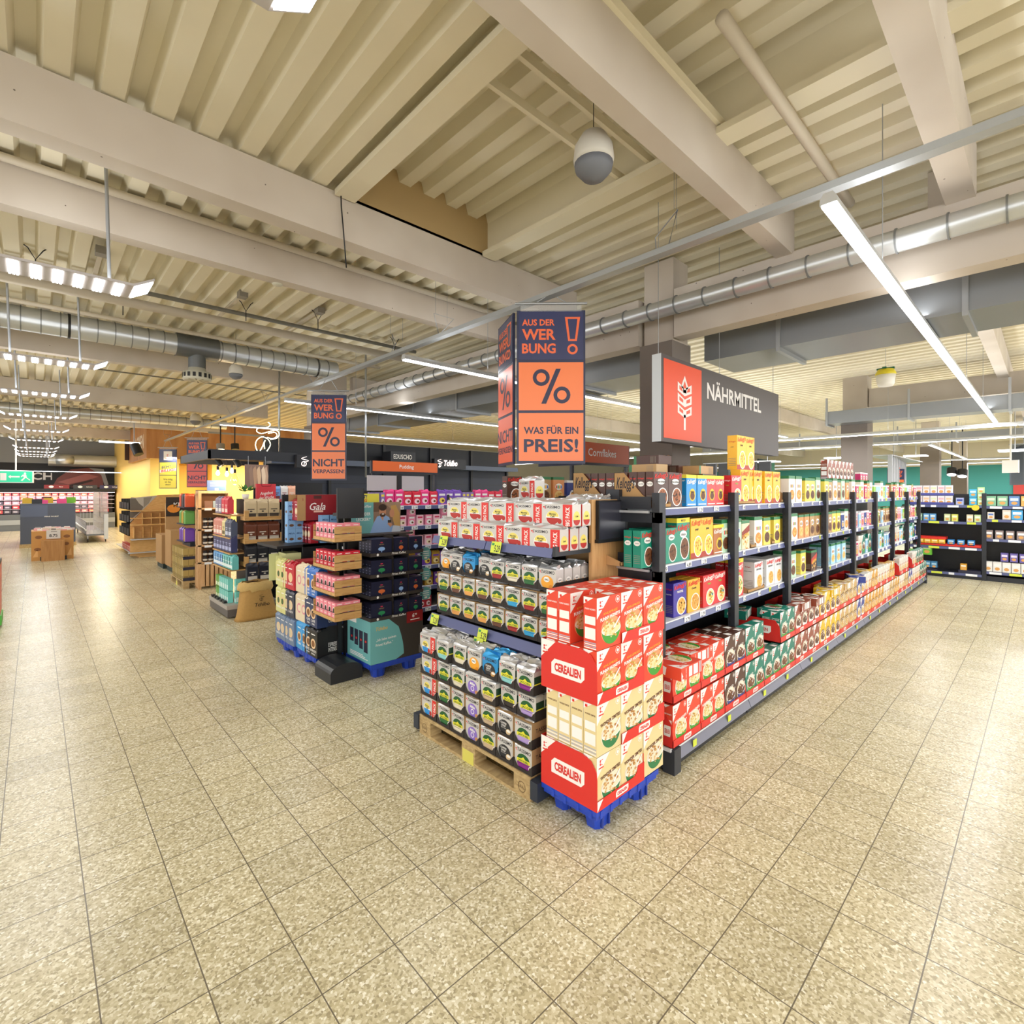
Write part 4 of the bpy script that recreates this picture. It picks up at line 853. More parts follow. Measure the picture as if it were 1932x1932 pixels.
# bags
FOIL = M('#c9c8c6', .33, .55); FOILW = M('#d9dadd', .28, .65); FGREY = M('#cdcac6', .4, .1)
def bag_mesh(w_, h_, d_, body, top, seed, name='coffee_bag', fold=.12, printf=None, sag=.012):
    q = random.Random(seed); mb = MB(); N = 14
    def ringp(z, sx, sy, cy, jit):
        out = []
        for cx_, cyy in ((-1, -1), (-.33, -1), (.33, -1), (1, -1), (1, -.3), (1, .3), (1, 1), (.33, 1), (-.33, 1), (-1, 1), (-1, .3), (-1, -.3)):
            out.append((cx_ * sx * w_ / 2 + q.uniform(-jit, jit), cy + cyy * sy * d_ / 2 + q.uniform(-jit, jit) * (cyy > -.9 or z > h_ * .8), z + (q.uniform(-jit, jit) if z > h_ * .8 else 0)))
        return out
    c = d_ / 2
    rs = [ringp(0, .98, .96, c, 0), ringp(h_ * .04, 1, 1, c, 0), ringp(h_ * (1 - fold * 1.6), 1, 1, c, 0), ringp(h_ * (1 - fold), .98, .82, c, sag * .5), ringp(h_ * (1 - fold * .45), .95, .42, c, sag), ringp(h_, .97, .1, c * 1.15, sag)]
    vs = [p for r in rs for p in r]; n = 12
    low = [(j * n + i, j * n + (i + 1) % n, (j + 1) * n + (i + 1) % n, (j + 1) * n + i) for j in range(2) for i in range(n)]
    up = [(j * n + i, j * n + (i + 1) % n, (j + 1) * n + (i + 1) % n, (j + 1) * n + i) for j in range(2, 5) for i in range(n)]
    mb.mesh(vs, low + [tuple(range(n))[::-1]], body); k = len(mb.v) - len(vs); ti = mb.m(top)
    for f in up + [tuple(5 * n + i for i in range(n))]: mb.f.append(tuple(i + k for i in f)); mb.mi.append(ti); mb.sm.append(False)
    if printf: printf(mb, w_, h_ * (1 - fold * 1.6), d_)
    return mb.make(name)
JG, JY = M('#1f5a2c', .4), M('#e3dc3a', .4)
def pod_print(kind, cup):
    def pf(mb, w_, h, d_):
        f = front(0)
        mb.txt(f, 'TASSIMO', .004, h * .78, h * .15, INK, 1, 'c', .02, w=(w_ * .78 if kind != 'big' else w_ * .44) ) if kind != 'big' else mb.txt(f, 'TASSIMO', -w_ * .14, h * .8, h * .12, INK, 1, 'c', .016, w=w_ * .52); mb.ell(f, -w_ * .42, h * .86, w_ * .035, h * .035, KR, 1, 8); mb.ell(f, -w_ * .38, h * .8, w_ * .025, h * .028, M('#e0567a'), 1, 8)
        if kind == 'jacobs':
            mb.ell(f, 0, h * .3, w_ * .4, h * .3, M('#dcd6c8', .5), 1, 20)
            mb.ell(f, 0, h * .28, w_ * .36, h * .28, cup, 2, 20, math.pi, 2 * math.pi); mb.rect(f, -w_ * .36, h * .26, w_ * .36, h * .34, cup, 2)
            mb.ell(f, 0, h * .46, w_ * .35, h * .27, JG, 3, 18, 0, math.pi); mb.poly(f, [(-w_ * .37, h * .33), (w_ * .37, h * .35), (w_ * .37, h * .5), (w_ * .12, h * .5), (0, h * .6), (-w_ * .12, h * .5), (-w_ * .37, h * .48)], JY, 4)
            mb.txt(f, 'JACOBS', 0, h * .365, h * .095, JG, 5, 'c', .025, w=w_ * .58); mb.ell(f, w_ * .38, h * .2, w_ * .09, h * .1, WHITE, 4, 12); mb.ell(f, w_ * .38, h * .2, w_ * .06, h * .07, M('#7b4a28'), 5, 10)
            for pl in (rightf(w_ / 2), leftf(-w_ / 2, d_)): mb.rect(pl, d_ * .03, h * .02, d_ * .97, h * .78, M('#20402c', .4), 1); mb.rect(pl, d_ * .03, h * .3, d_ * .97, h * .46, JY, 2)
        elif kind == 'milka':
            mb.ell(f, 0, h * .4, w_ * .34, h * .32, M('#8a6fc6', .4), 2, 20); mb.ring(f, 0, h * .33, w_ * .12, w_ * .035, WHITE, 3, 14); mb.txt(f, 'Milka', 0, h * .5, h * .13, WHITE, 4, 'c', .03, .15, maxw=w_ * .5); mb.ell(f, w_ * .3, h * .22, w_ * .12, h * .09, M('#c58a5a'), 4, 12)
            for pl in (rightf(w_ / 2), leftf(-w_ / 2, d_)): mb.rect(pl, d_ * .05, h * .05, d_ * .95, h * .7, M('#8a6fc6', .4), 1)
        elif kind == 'hag':
            mb.ell(f, 0, h * .36, w_ * .36, h * .33, M('#f0a52e', .4), 2, 20); mb.ell(f, -.005, h * .5, w_ * .17, h * .13, WHITE, 3, 16); mb.txt(f, 'HAG', -.005, h * .455, h * .085, INK, 4, 'c', .03, maxw=w_ * .26); mb.ell(f, w_ * .22, h * .14, w_ * .14, h * .12, M('#d98a2a'), 3, 12)
            for pl in (rightf(w_ / 2), leftf(-w_ / 2, d_)): mb.ell(pl, d_ / 2, h * .28, d_ * .4, h * .26, M('#f0a52e', .4), 1, 14); mb.ell(pl, d_ / 2, h * .5, d_ * .3, h * .12, WHITE, 2, 12); mb.txt(pl, 'HAG', d_ / 2, h * .46, h * .07, INK, 3, 'c', .03, maxw=d_ * .45)
        elif kind == 'shop':
            mb.ell(f, -w_ * .04, h * .36, w_ * .38, h * .34, M('#2b2b2e', .5), 2, 20); mb.txt(f, 'COFFEE', -w_ * .1, h * .5, h * .085, WHITE, 3, 'c', .02, maxw=w_ * .44); mb.txt(f, 'SHOP', -w_ * .1, h * .38, h * .085, WHITE, 3, 'c', .02, maxw=w_ * .36); mb.txt(f, 'SELECTIONS', -w_ * .1, h * .3, h * .045, WHITE, 3, 'c', .0, maxw=w_ * .4); mb.ell(f, w_ * .22, h * .2, w_ * .17, h * .15, cup, 3, 16); mb.ell(f, w_ * .22, h * .26, w_ * .12, h * .06, WHITE, 4, 14)
            for pl in (rightf(w_ / 2), leftf(-w_ / 2, d_)): mb.rect(pl, d_ * .05, h * .05, d_ * .95, h * .6, M('#2b2b2e', .5), 1)
        elif kind == 'big':
            mb.rect(f, w_ * .2, 0, w_ * .5, h * .99, M('#d9281f', .4), 1); mb.txt(f, 'BIG PACK', w_ * .355, h * .45, w_ * .13, WHITE, 2, 'c', .02, maxw=h * .85, rot=math.pi / 2)
            mb.ell(f, -w_ * .13, h * .37, w_ * .23, h * .33, WHITE, 2, 20); mb.ell(f, -w_ * .13, h * .42, w_ * .2, h * .27, M('#e6d56a', .4), 3, 20, 0, math.pi); mb.ell(f, -w_ * .13, h * .36, w_ * .21, h * .3, cup, 3, 20, math.pi, 2 * math.pi)
            mb.txt(f, 'Morning', -w_ * .13, h * .5, h * .085, INK, 4, 'c', .02, .2, maxw=w_ * .24); mb.txt(f, 'Café', -w_ * .13, h * .38, h * .1, INK, 4, 'c', .02, .2, maxw=w_ * .2); mb.ell(f, w_ * .1, h * .22, w_ * .07, h * .12, M('#b3251d'), 4, 12)
            for pl in (rightf(w_ / 2), leftf(-w_ / 2, d_)): mb.ell(pl, d_ / 2, h * .4, d_ * .38, h * .3, M('#e6d56a', .4), 1, 14); mb.ell(pl, d_ / 2, h * .3, d_ * .38, h * .25, cup, 2, 14, math.pi, 2 * math.pi); mb.txt(pl, 'Café', d_ / 2, h * .42, h * .08, INK, 3, 'c', .02, .2, maxw=d_ * .5)
    return pf
POD = {}
PODK = {'green': ('silver coffee pod bag with dark green cup', 'jacobs', '#2f6b3a'), 'cream': ('silver coffee pod bag with cream cup', 'jacobs', '#e6dcc4'), 'teal': ('silver coffee pod bag with turquoise cup', 'jacobs', '#8fd0d0'),
        'orange': ('silver coffee pod bag with orange cup', 'jacobs', '#e8a55a'), 'brown': ('silver coffee pod bag with brown cup', 'jacobs', '#6f4634'), 'redcup': ('silver coffee pod bag with red cup', 'jacobs', '#a83232'), 'bluecup': ('silver coffee pod bag with blue cup', 'jacobs', '#3aa6dc'),
        'beigecup': ('silver coffee pod bag with beige cup', 'jacobs', '#c9b08f'), 'lilac': ('silver coffee pod bag with lilac cup', 'jacobs', '#b39ad4'), 'purple': ('silver coffee pod bag with purple cup', 'jacobs', '#8a2f8a'), 'espresso': ('silver coffee pod bag with black cup', 'jacobs', '#3a3330'),
        'milka': ('silver cocoa pod bag with violet emblem', 'milka', '#8a6fc6'), 'hag': ('silver coffee pod bag with orange emblem', 'hag', '#f0a52e'), 'shop': ('silver coffee pod bag with black emblem', 'shop', '#e0c49a'),
        'shopblue': ('bright blue coffee bag with black emblem', 'shop', '#c99a5a'), 'bigblue': ('wide big-pack pod bag with blue cup', 'big', '#2f8fd8'), 'big': ('wide red-striped big-pack pod bag', 'big', '#b3251d')}
def pod_mesh(k, v=0, w_=None):
    key = (k, v, w_)
    if key not in POD:
        what, kind, cup = PODK[k]; ww = w_ or (.2 if k == 'bigblue' else .26 if k == 'big' else .148)
        body = M('#2f95d6', .35, .2) if k == 'shopblue' else FGREY; top = M('#3aa2e2', .3, .4) if k == 'shopblue' else FOILW
        POD[key] = bag_mesh(ww, .16 if kind != 'big' else .165, .075 if kind != 'big' else .085, body, top, hash(k) % 97 + v * 13 if False else sum(map(ord, k)) + v * 13, 'coffee_pod_bag', .1, pod_print(kind, M(cup, .45)))
    return POD[key]
PODG = 'coffee pod bags of the end display'
def pod(k, x, y, z, where, v=0, rz=HP, w_=None): return tag(O('coffee_pod_bag', pod_mesh(k, v, w_), None, (x, y, z), rz + R.uniform(-.02, .02)), PODK[k][0].replace('coffee pod bag', 'pod bag') + ', ' + where, 'coffee bag', PODG)
TRK = M('#2b2523', .7); KRF = M('#a3835a', .85)
def pod_tray_mesh(w_, dp, open_):
    mb = MB(); h = .152; mb.box(-w_ / 2, .0, 0, w_ / 2, dp, .004, TRK); mb.box(-w_ / 2, dp - .004, 0, w_ / 2, dp, h * .8, TRK)
    mb.prism([(-w_ / 2, 0), (w_ / 2, 0), (w_ / 2, .06), (w_ / 2 - .035, .02), (-w_ / 2 + .035, .02), (-w_ / 2, .06)], 'y', -.003, 0, TRK)
    for s in (-1, 1):
        x = s * w_ / 2; a, b_ = (x, x + .003) if s < 0 else (x - .003, x)
        mb.box(a, 0, 0, b_, dp, .06, TRK)
        if not open_:
            mb.box(a, 0, .06, b_, dp, h, KRF); pl = rightf(x) if s > 0 else leftf(x, dp)
            mb.txt(pl, 'TASSIMO', dp * .3, .09, .025, TRK, 1, 'c', .01); mb.ring(pl, dp * .65, .1, .018, .004, TRK, 1, 10)
    if not open_: mb.box(-w_ / 2, 0, h, w_ / 2, dp, h + .003, KRF)
    return mb.make('pod_tray')
PT = {}
def pod_tray(w_, dp, open_, x, y, z, where):
    k = (w_, dp, open_)
    if k not in PT: PT[k] = pod_tray_mesh(w_, dp, open_)
    return tag(O('pod_tray', PT[k], None, (x, y, z), HP), ('open dark cardboard pod tray, ' if open_ else 'closed dark cardboard pod carton, ') + where, 'cardboard tray', 'cardboard trays of the end display')
ROWS = [['bigblue', 'green', 'cream', 'milka', 'beigecup', 'shop', 'purple'],
        ['bigblue', 'green', 'cream', 'milka', 'beigecup', 'shop', 'lilac'],
        ['bigblue', 'green', 'cream', 'milka', 'beigecup', 'espresso', 'lilac'],
        ['bigblue', 'teal', 'cream', 'hag', 'shopblue', 'teal', 'purple']]
YC = [3.3 - .105] + [3.3 - .215 - .081 - .1635 * i for i in range(6)]
LAYN = ('bottom', 'second', 'third', 'top')
for r, row in enumerate(ROWS):
    for c, k in enumerate(row):
        z = .147 + .1575 * r; x = PX + (.01 if r < 3 else -.005) + (.03 if (r == 3 and c > 1) or (r == 2 and c > 4) else 0)
        op = r == 3 or (r == 2 and c in (0, 1, 2, 3, 4, 5, 6))
        where = '%s from left, %s pallet layer' % (nth(c + 1), LAYN[r])
        pod_tray(.205 if c == 0 else .158, .34, op, x, YC[c], z, where)
        for q in range(4 if r == 3 or (r == 2 and c == 6) else 1):
            pod(k, x + .006 + .082 * q, YC[c], z + .005, where + ('' if q == 0 else ', %s behind' % nth(q)), q)
# end cap shelving: back panel, two shelves with rails, wooden side panel
t = thing('end_shelf', 'dark end-of-aisle shelf unit holding the coffee pods', 'shelving', (2.35, 2.1, 0))
MB().box(.58, 0, .1, .62, 1.32, 1.79, BLACK).obj('back_panel', t)
def rail_seg(par, y0, y1, z0, z1, x=0):
    mb = MB(); mb.prism([(x - .002, z0), (x + .008, z0), (x + .02, z1), (x + .01, z1)], 'y', y0, y1, RAIL); return mb
E_ = lambda: None
sh = MB().box(.02, .02, 1.435, .6, 1.33, 1.465, DKM).obj('shelf', t)
for y0, y1 in ((.03, .67), (.68, 1.33)):
    mb = MB(); mb.prism([(0, 0), (0, 0)], 'y', 0, 0, RAIL) if False else None
    mb.mesh([(-.005, y0, 1.43), (-.005, y1, 1.43), (.018, y1, 1.487), (.018, y0, 1.487), (.006, y0, 1.43), (.006, y1, 1.43), (.028, y1, 1.487), (.028, y0, 1.487)], [(0, 1, 2, 3), (4, 7, 6, 5), (0, 4, 5, 1), (3, 2, 6, 7), (0, 3, 7, 4), (1, 5, 6, 2)], RAIL); mb.obj('price_rail', sh)
MB().box(.0, -.005, 1.44, .6, .02, 1.5, DKM).obj('side_bracket', sh)
def ytag(par, x, y, z, text='5.29'):
    mb = MB(); mb.box(-.05, -.003, -.04, .05, 0, .04, TAGY); mb.txt(front(-.003), text, .016, -.03, .045, INK, 1, 'c', .02, w=.056); mb.rect(front(-.003), -.044, .012, -.018, .028, M('#2c8f4a'), 1); o = mb.obj('price_tag', par, (x - .012, y, z)); o.rotation_euler = (-.25, 0, HP); return o
ytag(sh, -.006, .53, 1.457); ytag(sh, -.006, 1.15, 1.457)
sh = MB().box(.02, .0, .8, .6, 1.34, .835, DKM).obj('shelf', t)
for y0, y1, z0, z1 in ((.01, .67, .80, .855), (.68, 1.36, .80, .855), (-.05, .67, .735, .79)):
    mb = MB(); mb.mesh([(-.03, y0, z0), (-.03, y1, z0), (.018, y1, z1), (.018, y0, z1), (-.02, y0, z0), (-.02, y1, z0), (.028, y1, z1), (.028, y0, z1)], [(0, 1, 2, 3), (4, 7, 6, 5), (0, 4, 5, 1), (3, 2, 6, 7), (0, 3, 7, 4), (1, 5, 6, 2)], RAIL); mb.obj('price_rail', sh)
ytag(sh, -.02, 1.25, .828); ytag(sh, -.02, .66, .828); ytag(sh, -.045, .68, .765)
tag(MB().box(0, 0, 0, .385, .025, 1.1, WOODL).obj('wood_panel', None, (2.7, 2.085, .69)), 'light oak panel at the end of the coffee pod shelf', 'wooden panel')
t = thing('tablet_holder', 'black empty tablet holder fixed to the oak panel', 'tablet holder', (2.75, 2.06, 1.5))
MB().box(0, 0, .02, .31, .015, .275, M('#33343f', .25)).obj('screen', t)
mb = MB(); mb.box(-.012, -.004, .02, 0, .02, .285, BLACK); mb.box(.31, -.004, .02, .322, .02, .285, BLACK); mb.box(0, -.004, .275, .31, .02, .285, BLACK); mb.box(-.02, -.008, 0, .33, .022, .022, BLACK); mb.obj('frame', t)
MB().box(.24, .01, .285, .37, .12, .36, DKM).obj('bracket', t)
# stack standing on the lower shelf
LOW = [['green', 'orange', 'orange', 'orange', 'brown', 'redcup', 'bluecup', 'teal'], ['green', 'brown', 'orange', 'brown', 'beigecup', 'bluecup', 'redcup', 'green'], ['hag', 'shop', 'shopblue', 'shop', 'redcup', 'cream', 'green', 'hag']]
YL = [3.43 - .08 - .162 * i for i in range(8)]
for r, row in enumerate(LOW):
    for c, k in enumerate(row):
        z = .862 + .172 * r; x = 2.4 + (.025 if r == 2 and c in (0, 3) else 0)
        where = '%s from left, %s layer, lower shelf' % (nth(c + 1), ('bottom', 'middle', 'top')[r])
        pod_tray(.16, .34, r == 2, x, YL[c], z, where)
        for q in range((4 if c == 7 else 3) if r == 2 else 1):
            pod(k, x + .006 + .085 * q, YL[c], z + .005, where + ('' if q == 0 else ', %s behind' % nth(q)), q)
# big packs on the upper shelf
for r in range(2):
    for c in range(5):
        for q in range((2 if r else 3) if c == 4 else 4 if r == 1 else 1):
            y = 3.4 - .135 - .262 * c - (.06 if r else 0); x = 2.385 + .045 * r + .095 * q
            rz = HP
            pod('big', x + R.uniform(-.008, .008), y + R.uniform(-.006, .006), 1.468 + .158 * r, '%s from left, %s tier of the upper shelf%s' % (nth(c + 1), ('lower', 'upper')[r], '' if q == 0 else ', %s behind' % nth(q)), (c + q + r) % 3)
for i in range(5): pod('big', 2.68 + .085 * i, 2.22, 1.655, '%s of the side-on row beside the tablet holder' % nth(i + 1), i % 3, HP, .16)
tag(O('coffee_pod_bag', pod_mesh('big', 1), None, (2.75, 2.75, 1.79), HP - .3), 'wide red-striped big-pack pod bag lying highest on the end display', 'coffee bag', PODG)
# ------------------------------------------------------------------ dark boxed coffee display on blue pallet
KD = M('#3a332f', .6); TURQ = M('#6fb3b6', .5); NB = M('#22243c', .4); NBT = M('#2b2d49', .35); SKIN = M('#c98f6d', .6); TAN = M('#b07a52', .6)
QX, QY = 2.385, 4.53
blue_pallet(QX, QY, .6, .55, 'blue plastic pallet under the dark boxed coffee display')
t = thing('coffee_display', 'dark brown cardboard coffee display with turquoise base panel', 'display stand', (QX, QY, .147))
mb = MB(); mb.box(0, 0, 0, .6, .5, .42, KD); f = front(0)
mb.poly(f, [(0, 0), (.28, 0)] + [(.28 + .09 * math.sin(math.pi * (.5 + i / 10 * .5)) * (1 if i else 1), .04 + .36 * i / 10) for i in range(0, 9)] + [(.2, .42), (0, .42)], TURQ, 1)
mb.txt(f, 'Tchibo', .12, .325, .034, M('#d9b45a'), 2, 'c', .02, .25); mb.txt(f, '„Ich liebe meinen', .17, .235, .026, WHITE, 2, 'c', .01, w=.22, rot=.03); mb.txt(f, 'Privat Kaffee.“', .15, .185, .026, WHITE, 2, 'c', .01, w=.19, rot=.03)
pl = leftf(0, .5); mb.rect(pl, 0, 0, .5, .42, TURQ, 1); mb.rect(pl, .03, .36, .2, .41, WHITE, 2)
for i in range(4): mb.rect(pl, .06 + .1 * i, .1 + .02 * (3 - i), .14 + .1 * i, .3, NB, 2); mb.rect(pl, .085 + .1 * i, .2, .115 + .1 * i, .22, KR, 3)
for i in range(3): mb.rect(pl, .06, .03 + .015 * i, .44 - .05 * i, .037 + .015 * i, WHITE, 2)
mb.obj('base_box', t)
TZ = [.42, .635, .845, 1.055]
for i, z in enumerate(TZ):
    mb = MB(); mb.box(0, 0, z, .6, .5, z + .004, KD); mb.box(0, -.003, z, .6, 0, z + .034, KD); mb.box(-.003, -.003, z, 0, .5, z + .034, KD); mb.box(.6, 0, z, .603, .5, z + .03, KD)
    f = front(-.003); mb.txt(f, 'Privat Kaffee', .31, z + .01, .022, WHITE, 1, 'c', .01, .3, w=.16); mb.ell(f, .075, z + .017, .013, .013, WHITE, 1, 12)
    mb.obj('tier_tray', t)
mb = MB()
for x in (.255, .435): mb.box(x, .02, .42, x + .006, .5, 1.25, KD)
mb.box(0, .494, .42, .6, .5, 1.26, KD); mb.obj('divider', t)
MB().box(.0, .2, 1.24, .6, .5, 1.255, KD).obj('cover', t)
# poster above it
t2 = thing('poster_board', 'turquoise poster of a smiling couple drinking coffee above the dark display', 'poster', (QX - .05, QY + .3, 1.41))
mb = MB(); W_, Hh = .56, .32; mb.box(0, 0, 0, W_, .012, Hh, TURQ); f = front(0)
mb.rect(f, .24, 0, W_, Hh, M('#8e7361'), 1); mb.rect(f, .24, .22, .33, Hh, M('#6d5240'), 2); mb.poly(f, [(.36, Hh), (W_, Hh), (W_, .2), (.45, .24)], M('#a68c74'), 2)
mb.poly(f, [(.2, 0), (.24, .1), (.28, .17), (.36, .19), (.42, .16), (.47, .05), (.48, 0)], M('#8fb0e0'), 3); mb.poly(f, [(.32, .17), (.36, .19), (.35, .12)], SKIN, 4)
mb.ell(f, .345, .22, .04, .055, SKIN, 5); mb.ell(f, .345, .265, .048, .035, M('#3a2a20'), 6); mb.ell(f, .345, .185, .034, .022, M('#4a352a'), 6, 14); mb.ell(f, .348, .195, .015, .006, WHITE, 7, 10); mb.ell(f, .33, .232, .004, .003, INK, 7, 6); mb.ell(f, .36, .232, .004, .003, INK, 7, 6)
mb.poly(f, [(.44, .28), (.5, .29), (.55, .2), (.555, .05), (.5, .03), (.47, .12)], M('#c99e5e'), 4); mb.ell(f, .455, .2, .03, .045, SKIN, 5, 14); mb.poly(f, [(.45, 0), (.47, .07), (.55, .06), (W_, 0)], M('#c9d2e0'), 5); mb.poly(f, [(.4, .09), (.43, .11), (.46, .08), (.44, .05)], SKIN, 6); mb.rect(f, .405, .1, .445, .13, M('#3a3430'), 7)
mb.txt(f, 'Kaffee', .16, .265, .03, WHITE, 2, 'c', .0, .3); mb.txt(f, 'WUNDER', .13, .185, .032, WHITE, 2, 'c', .01, w=.15); mb.txt(f, 'LECKER!“', .13, .13, .032, WHITE, 2, 'c', .01, w=.16)
mb.obj('poster_print', t2)
def box_pack(name, w_, h_, d_, col, pf=None, top=None):
    mb = MB(); c = M(col, .4); mb.box(-w_ / 2, 0, 0, w_ / 2, d_, h_, c, dict(t=top or c))
    if pf: pf(mb, w_, h_, d_)
    return mb.make(name)
def pk_print(col):
    def pf(mb, w_, h, d_):
        f = front(0); mb.ell(f, 0, h * .78, w_ * .07, h * .04, M('#c23a52'), 1, 8); mb.txt(f, 'PRIVAT', 0, h * .64, h * .05, M('#c9b27a'), 1, 'c', .01, maxw=w_ * .5)
        mb.ell(f, 0, h * .4, w_ * .17, h * .12, col, 1, 12); mb.rect(f, -w_ * .02, h * .2, w_ * .02, h * .35, col, 2)
        for pl in (leftf(-w_ / 2, d_),):
            for i in range(4): mb.rect(pl, d_ * .3, h * (.2 + .17 * i), d_ * .7, h * (.24 + .17 * i), M('#8d90ad'), 1)
    return pf
PKM = [box_pack('coffee_box', .155, .165, .06, '#22243c', pk_print(M(c)), NBT) for c in ('#c8423a', '#2f8f5a', '#8fb4e8', '#d9703a')]
PTIER = ('second', 'third', 'fourth', 'top')
n = 0
for i, z in enumerate(TZ):
    for c, (x, wn) in enumerate(((.125, 'left'), (.345, 'middle'), (.52, 'right'))):
        v = [2, 1, 3, 0][[1, 2, 1, 0][i]] if c != 1 else [1, 2, 1, 3][i]
        for q in range(4):
            if q > 1 and c: continue
            sc = tag(O('coffee_box', PKM[v], None, (QX + x + (.0 if c else .0), QY + .012 + .066 * q, .147 + z + .005)), 'dark navy coffee box, %s column, %s tier of the dark display, %s from the front' % (wn, ('lowest', 'second', 'third', 'highest')[i], nth(q + 1)), 'coffee box', 'navy coffee boxes of the dark display')
            if c == 0: sc.scale = (1.45, 1, 1)
for i, z in enumerate((.76, .97, 1.19)):
    t = thing('shelf_wobbler', 'round turquoise paper wobbler beside the dark display, %s of three' % ('lowest', 'middle', 'highest')[i], 'wobbler', (QX + .7, QY + .1, z - .02))
    mb = MB(); f = front(0); mb.cyl((0, .003, 0), (0, 0, 0), .07, TURQ, 20)
    for q in range(3): mb.rect(f, -.045 + .008 * q, .02 - .022 * q, .045, .028 - .022 * q, WHITE, 1)
    mb.rect(f, -.015, -.055, .02, -.035, WHITE, 1); mb.ell(f, -.04, .045, .015, .012, M('#b33050'), 1, 8); mb.obj('paper_disc', t)
    MB().box(-.1, .0, -.006, 0, .004, .006, WHITE).obj('strip', t)
t = thing('price_sign', 'dark red price card on the dark coffee display', 'price card', (QX + .4, QY - .012, .49)); mb = MB(); mb.box(0, 0, 0, .19, .006, .115, M('#8e1f22', .4)); mb.txt(front(0), '6', .075, .05, .04, WHITE, 1, 'c', .015); mb.txt(front(0), '99', .105, .068, .02, WHITE, 1, 'c', .015); mb.rect(front(0), .04, .025, .15, .033, WHITE, 1); mb.obj('card', t)

# ------------------------------------------------------------------ crate stand with pink coffee boxes and its screen
def pinkp(mb, w_, h, d_):
    for pl, m_ in ((front(0), 0), (leftf(-w_ / 2, d_), d_ / 2)):
        mb.ell(pl, m_ + w_ * .1, h * .55, w_ * .3, h * .18, WHITE, 1, 14); mb.ell(pl, m_ + w_ * .1, h * .55, w_ * .25, h * .14, M('#2a1c18'), 2, 14); mb.txt(pl, 'CAFÉ', m_, h * .18, h * .1, WHITE, 1, 'c', .02, maxw=w_ * .7); mb.rect(pl, m_ - w_ * .3, h * .87, m_ + w_ * .3, h * .91, WHITE, 1)
PB = [box_pack('coffee_box', .08, .157, .08, c, pinkp) for c in ('#ef8d9c', '#cc2138')]
CRX, CRY = 2.01, 4.5
def crate(z, label):
    t = thing('wooden_crate', label, 'crate', (CRX, CRY, z), 0, 'wooden crates of the pink coffee stand')
    wx, wy, h = .263, .49, .141
    MB().box(0, 0, 0, wx, wy, .01, WOODX).obj('crate_floor', t)
    for zz in (.012, .08):
        MB().box(0, 0, zz, wx, .012, zz + .06, WOODX).obj('slat_board', t)
    MB().box(-.002, -.004, 0, .07, 0, h, WOODX).obj('corner_board', t); MB().box(wx - .07, -.004, 0, wx, 0, h, WOODX).obj('corner_board', t)
    MB().box(0, wy - .01, 0, wx, wy, h, WOODX).obj('slat_board', t)
    mb = MB(); mb.box(-.002, 0, 0, .01, wy, .03, WOODX); mb.tube([(0, 0, .085), (-.004, wy / 2, .085), (0, wy, .085)], .003, BLACK, 5); mb.obj('side_rail', t)
    MB().box(-.002, -.006, .07, wx, -.002, .074, BLACK).obj('strap', t)
    return t
CZ = [.642, .877, 1.112, 1.376]; CLN = ('lowest', 'second', 'third', 'topmost')
for i, z in enumerate(CZ):
    crate(z, CLN[i] + ' wooden crate of pink coffee boxes on the black stand')
    for a in range(3):
        for b in range(5):
            if a == 1 and 0 < b: continue
            if a == 2 and b > 1: continue
            tag(O('coffee_box', PB[1 if i == 2 else 0], None, (CRX + .052 + .082 * a, CRY + .016 + .09 * b, z + .012)), '%s coffee box in the %s crate, %s from the front, %s row' % ('red' if i == 2 else 'pink', CLN[i], nth(b + 1), nth(a + 1)), 'coffee box', 'boxes in the wooden crates')
t = thing('display_stand', 'black metal stand holding four wooden crates and a dark screen', 'display stand', (2.05, 4.68, 0))
mb = MB(); prof = [(0, 0), (.325, 0), (.325, .1)] + [(.1625 + .1625 * math.cos(math.pi * i / 10), .1 + .075 * math.sin(math.pi * i / 10)) for i in range(1, 10)] + [(0, .1)]
mb.prism(prof, 'y', 0, .37, M('#26282d', .35)); mb.obj('base_block', t)
for x in (.25, .32): MB().box(x, .385, 0, x + .04, .42, 1.66, BLACK).obj('post', t)
for z in CZ: MB().box(-.02, -.1, z - .018, .32, .4, z - .002, BLACK).obj('arm', t)
t = thing('screen', 'blank black screen standing above the pink coffee crates', 'screen', (2.045, 4.51, 1.592))
MB().box(0, 0, 0, .255, .012, .283, M('#26272b', .4)).obj('panel', t)
MB().box(-.006, -.002, 0, 0, .02, .283, BLACK).obj('frame_edge', t); MB().box(.255, -.002, 0, .261, .02, .283, BLACK).obj('frame_edge', t); MB().box(.2, .012, .0, .25, .56, .03, BLACK).obj('bracket', t)

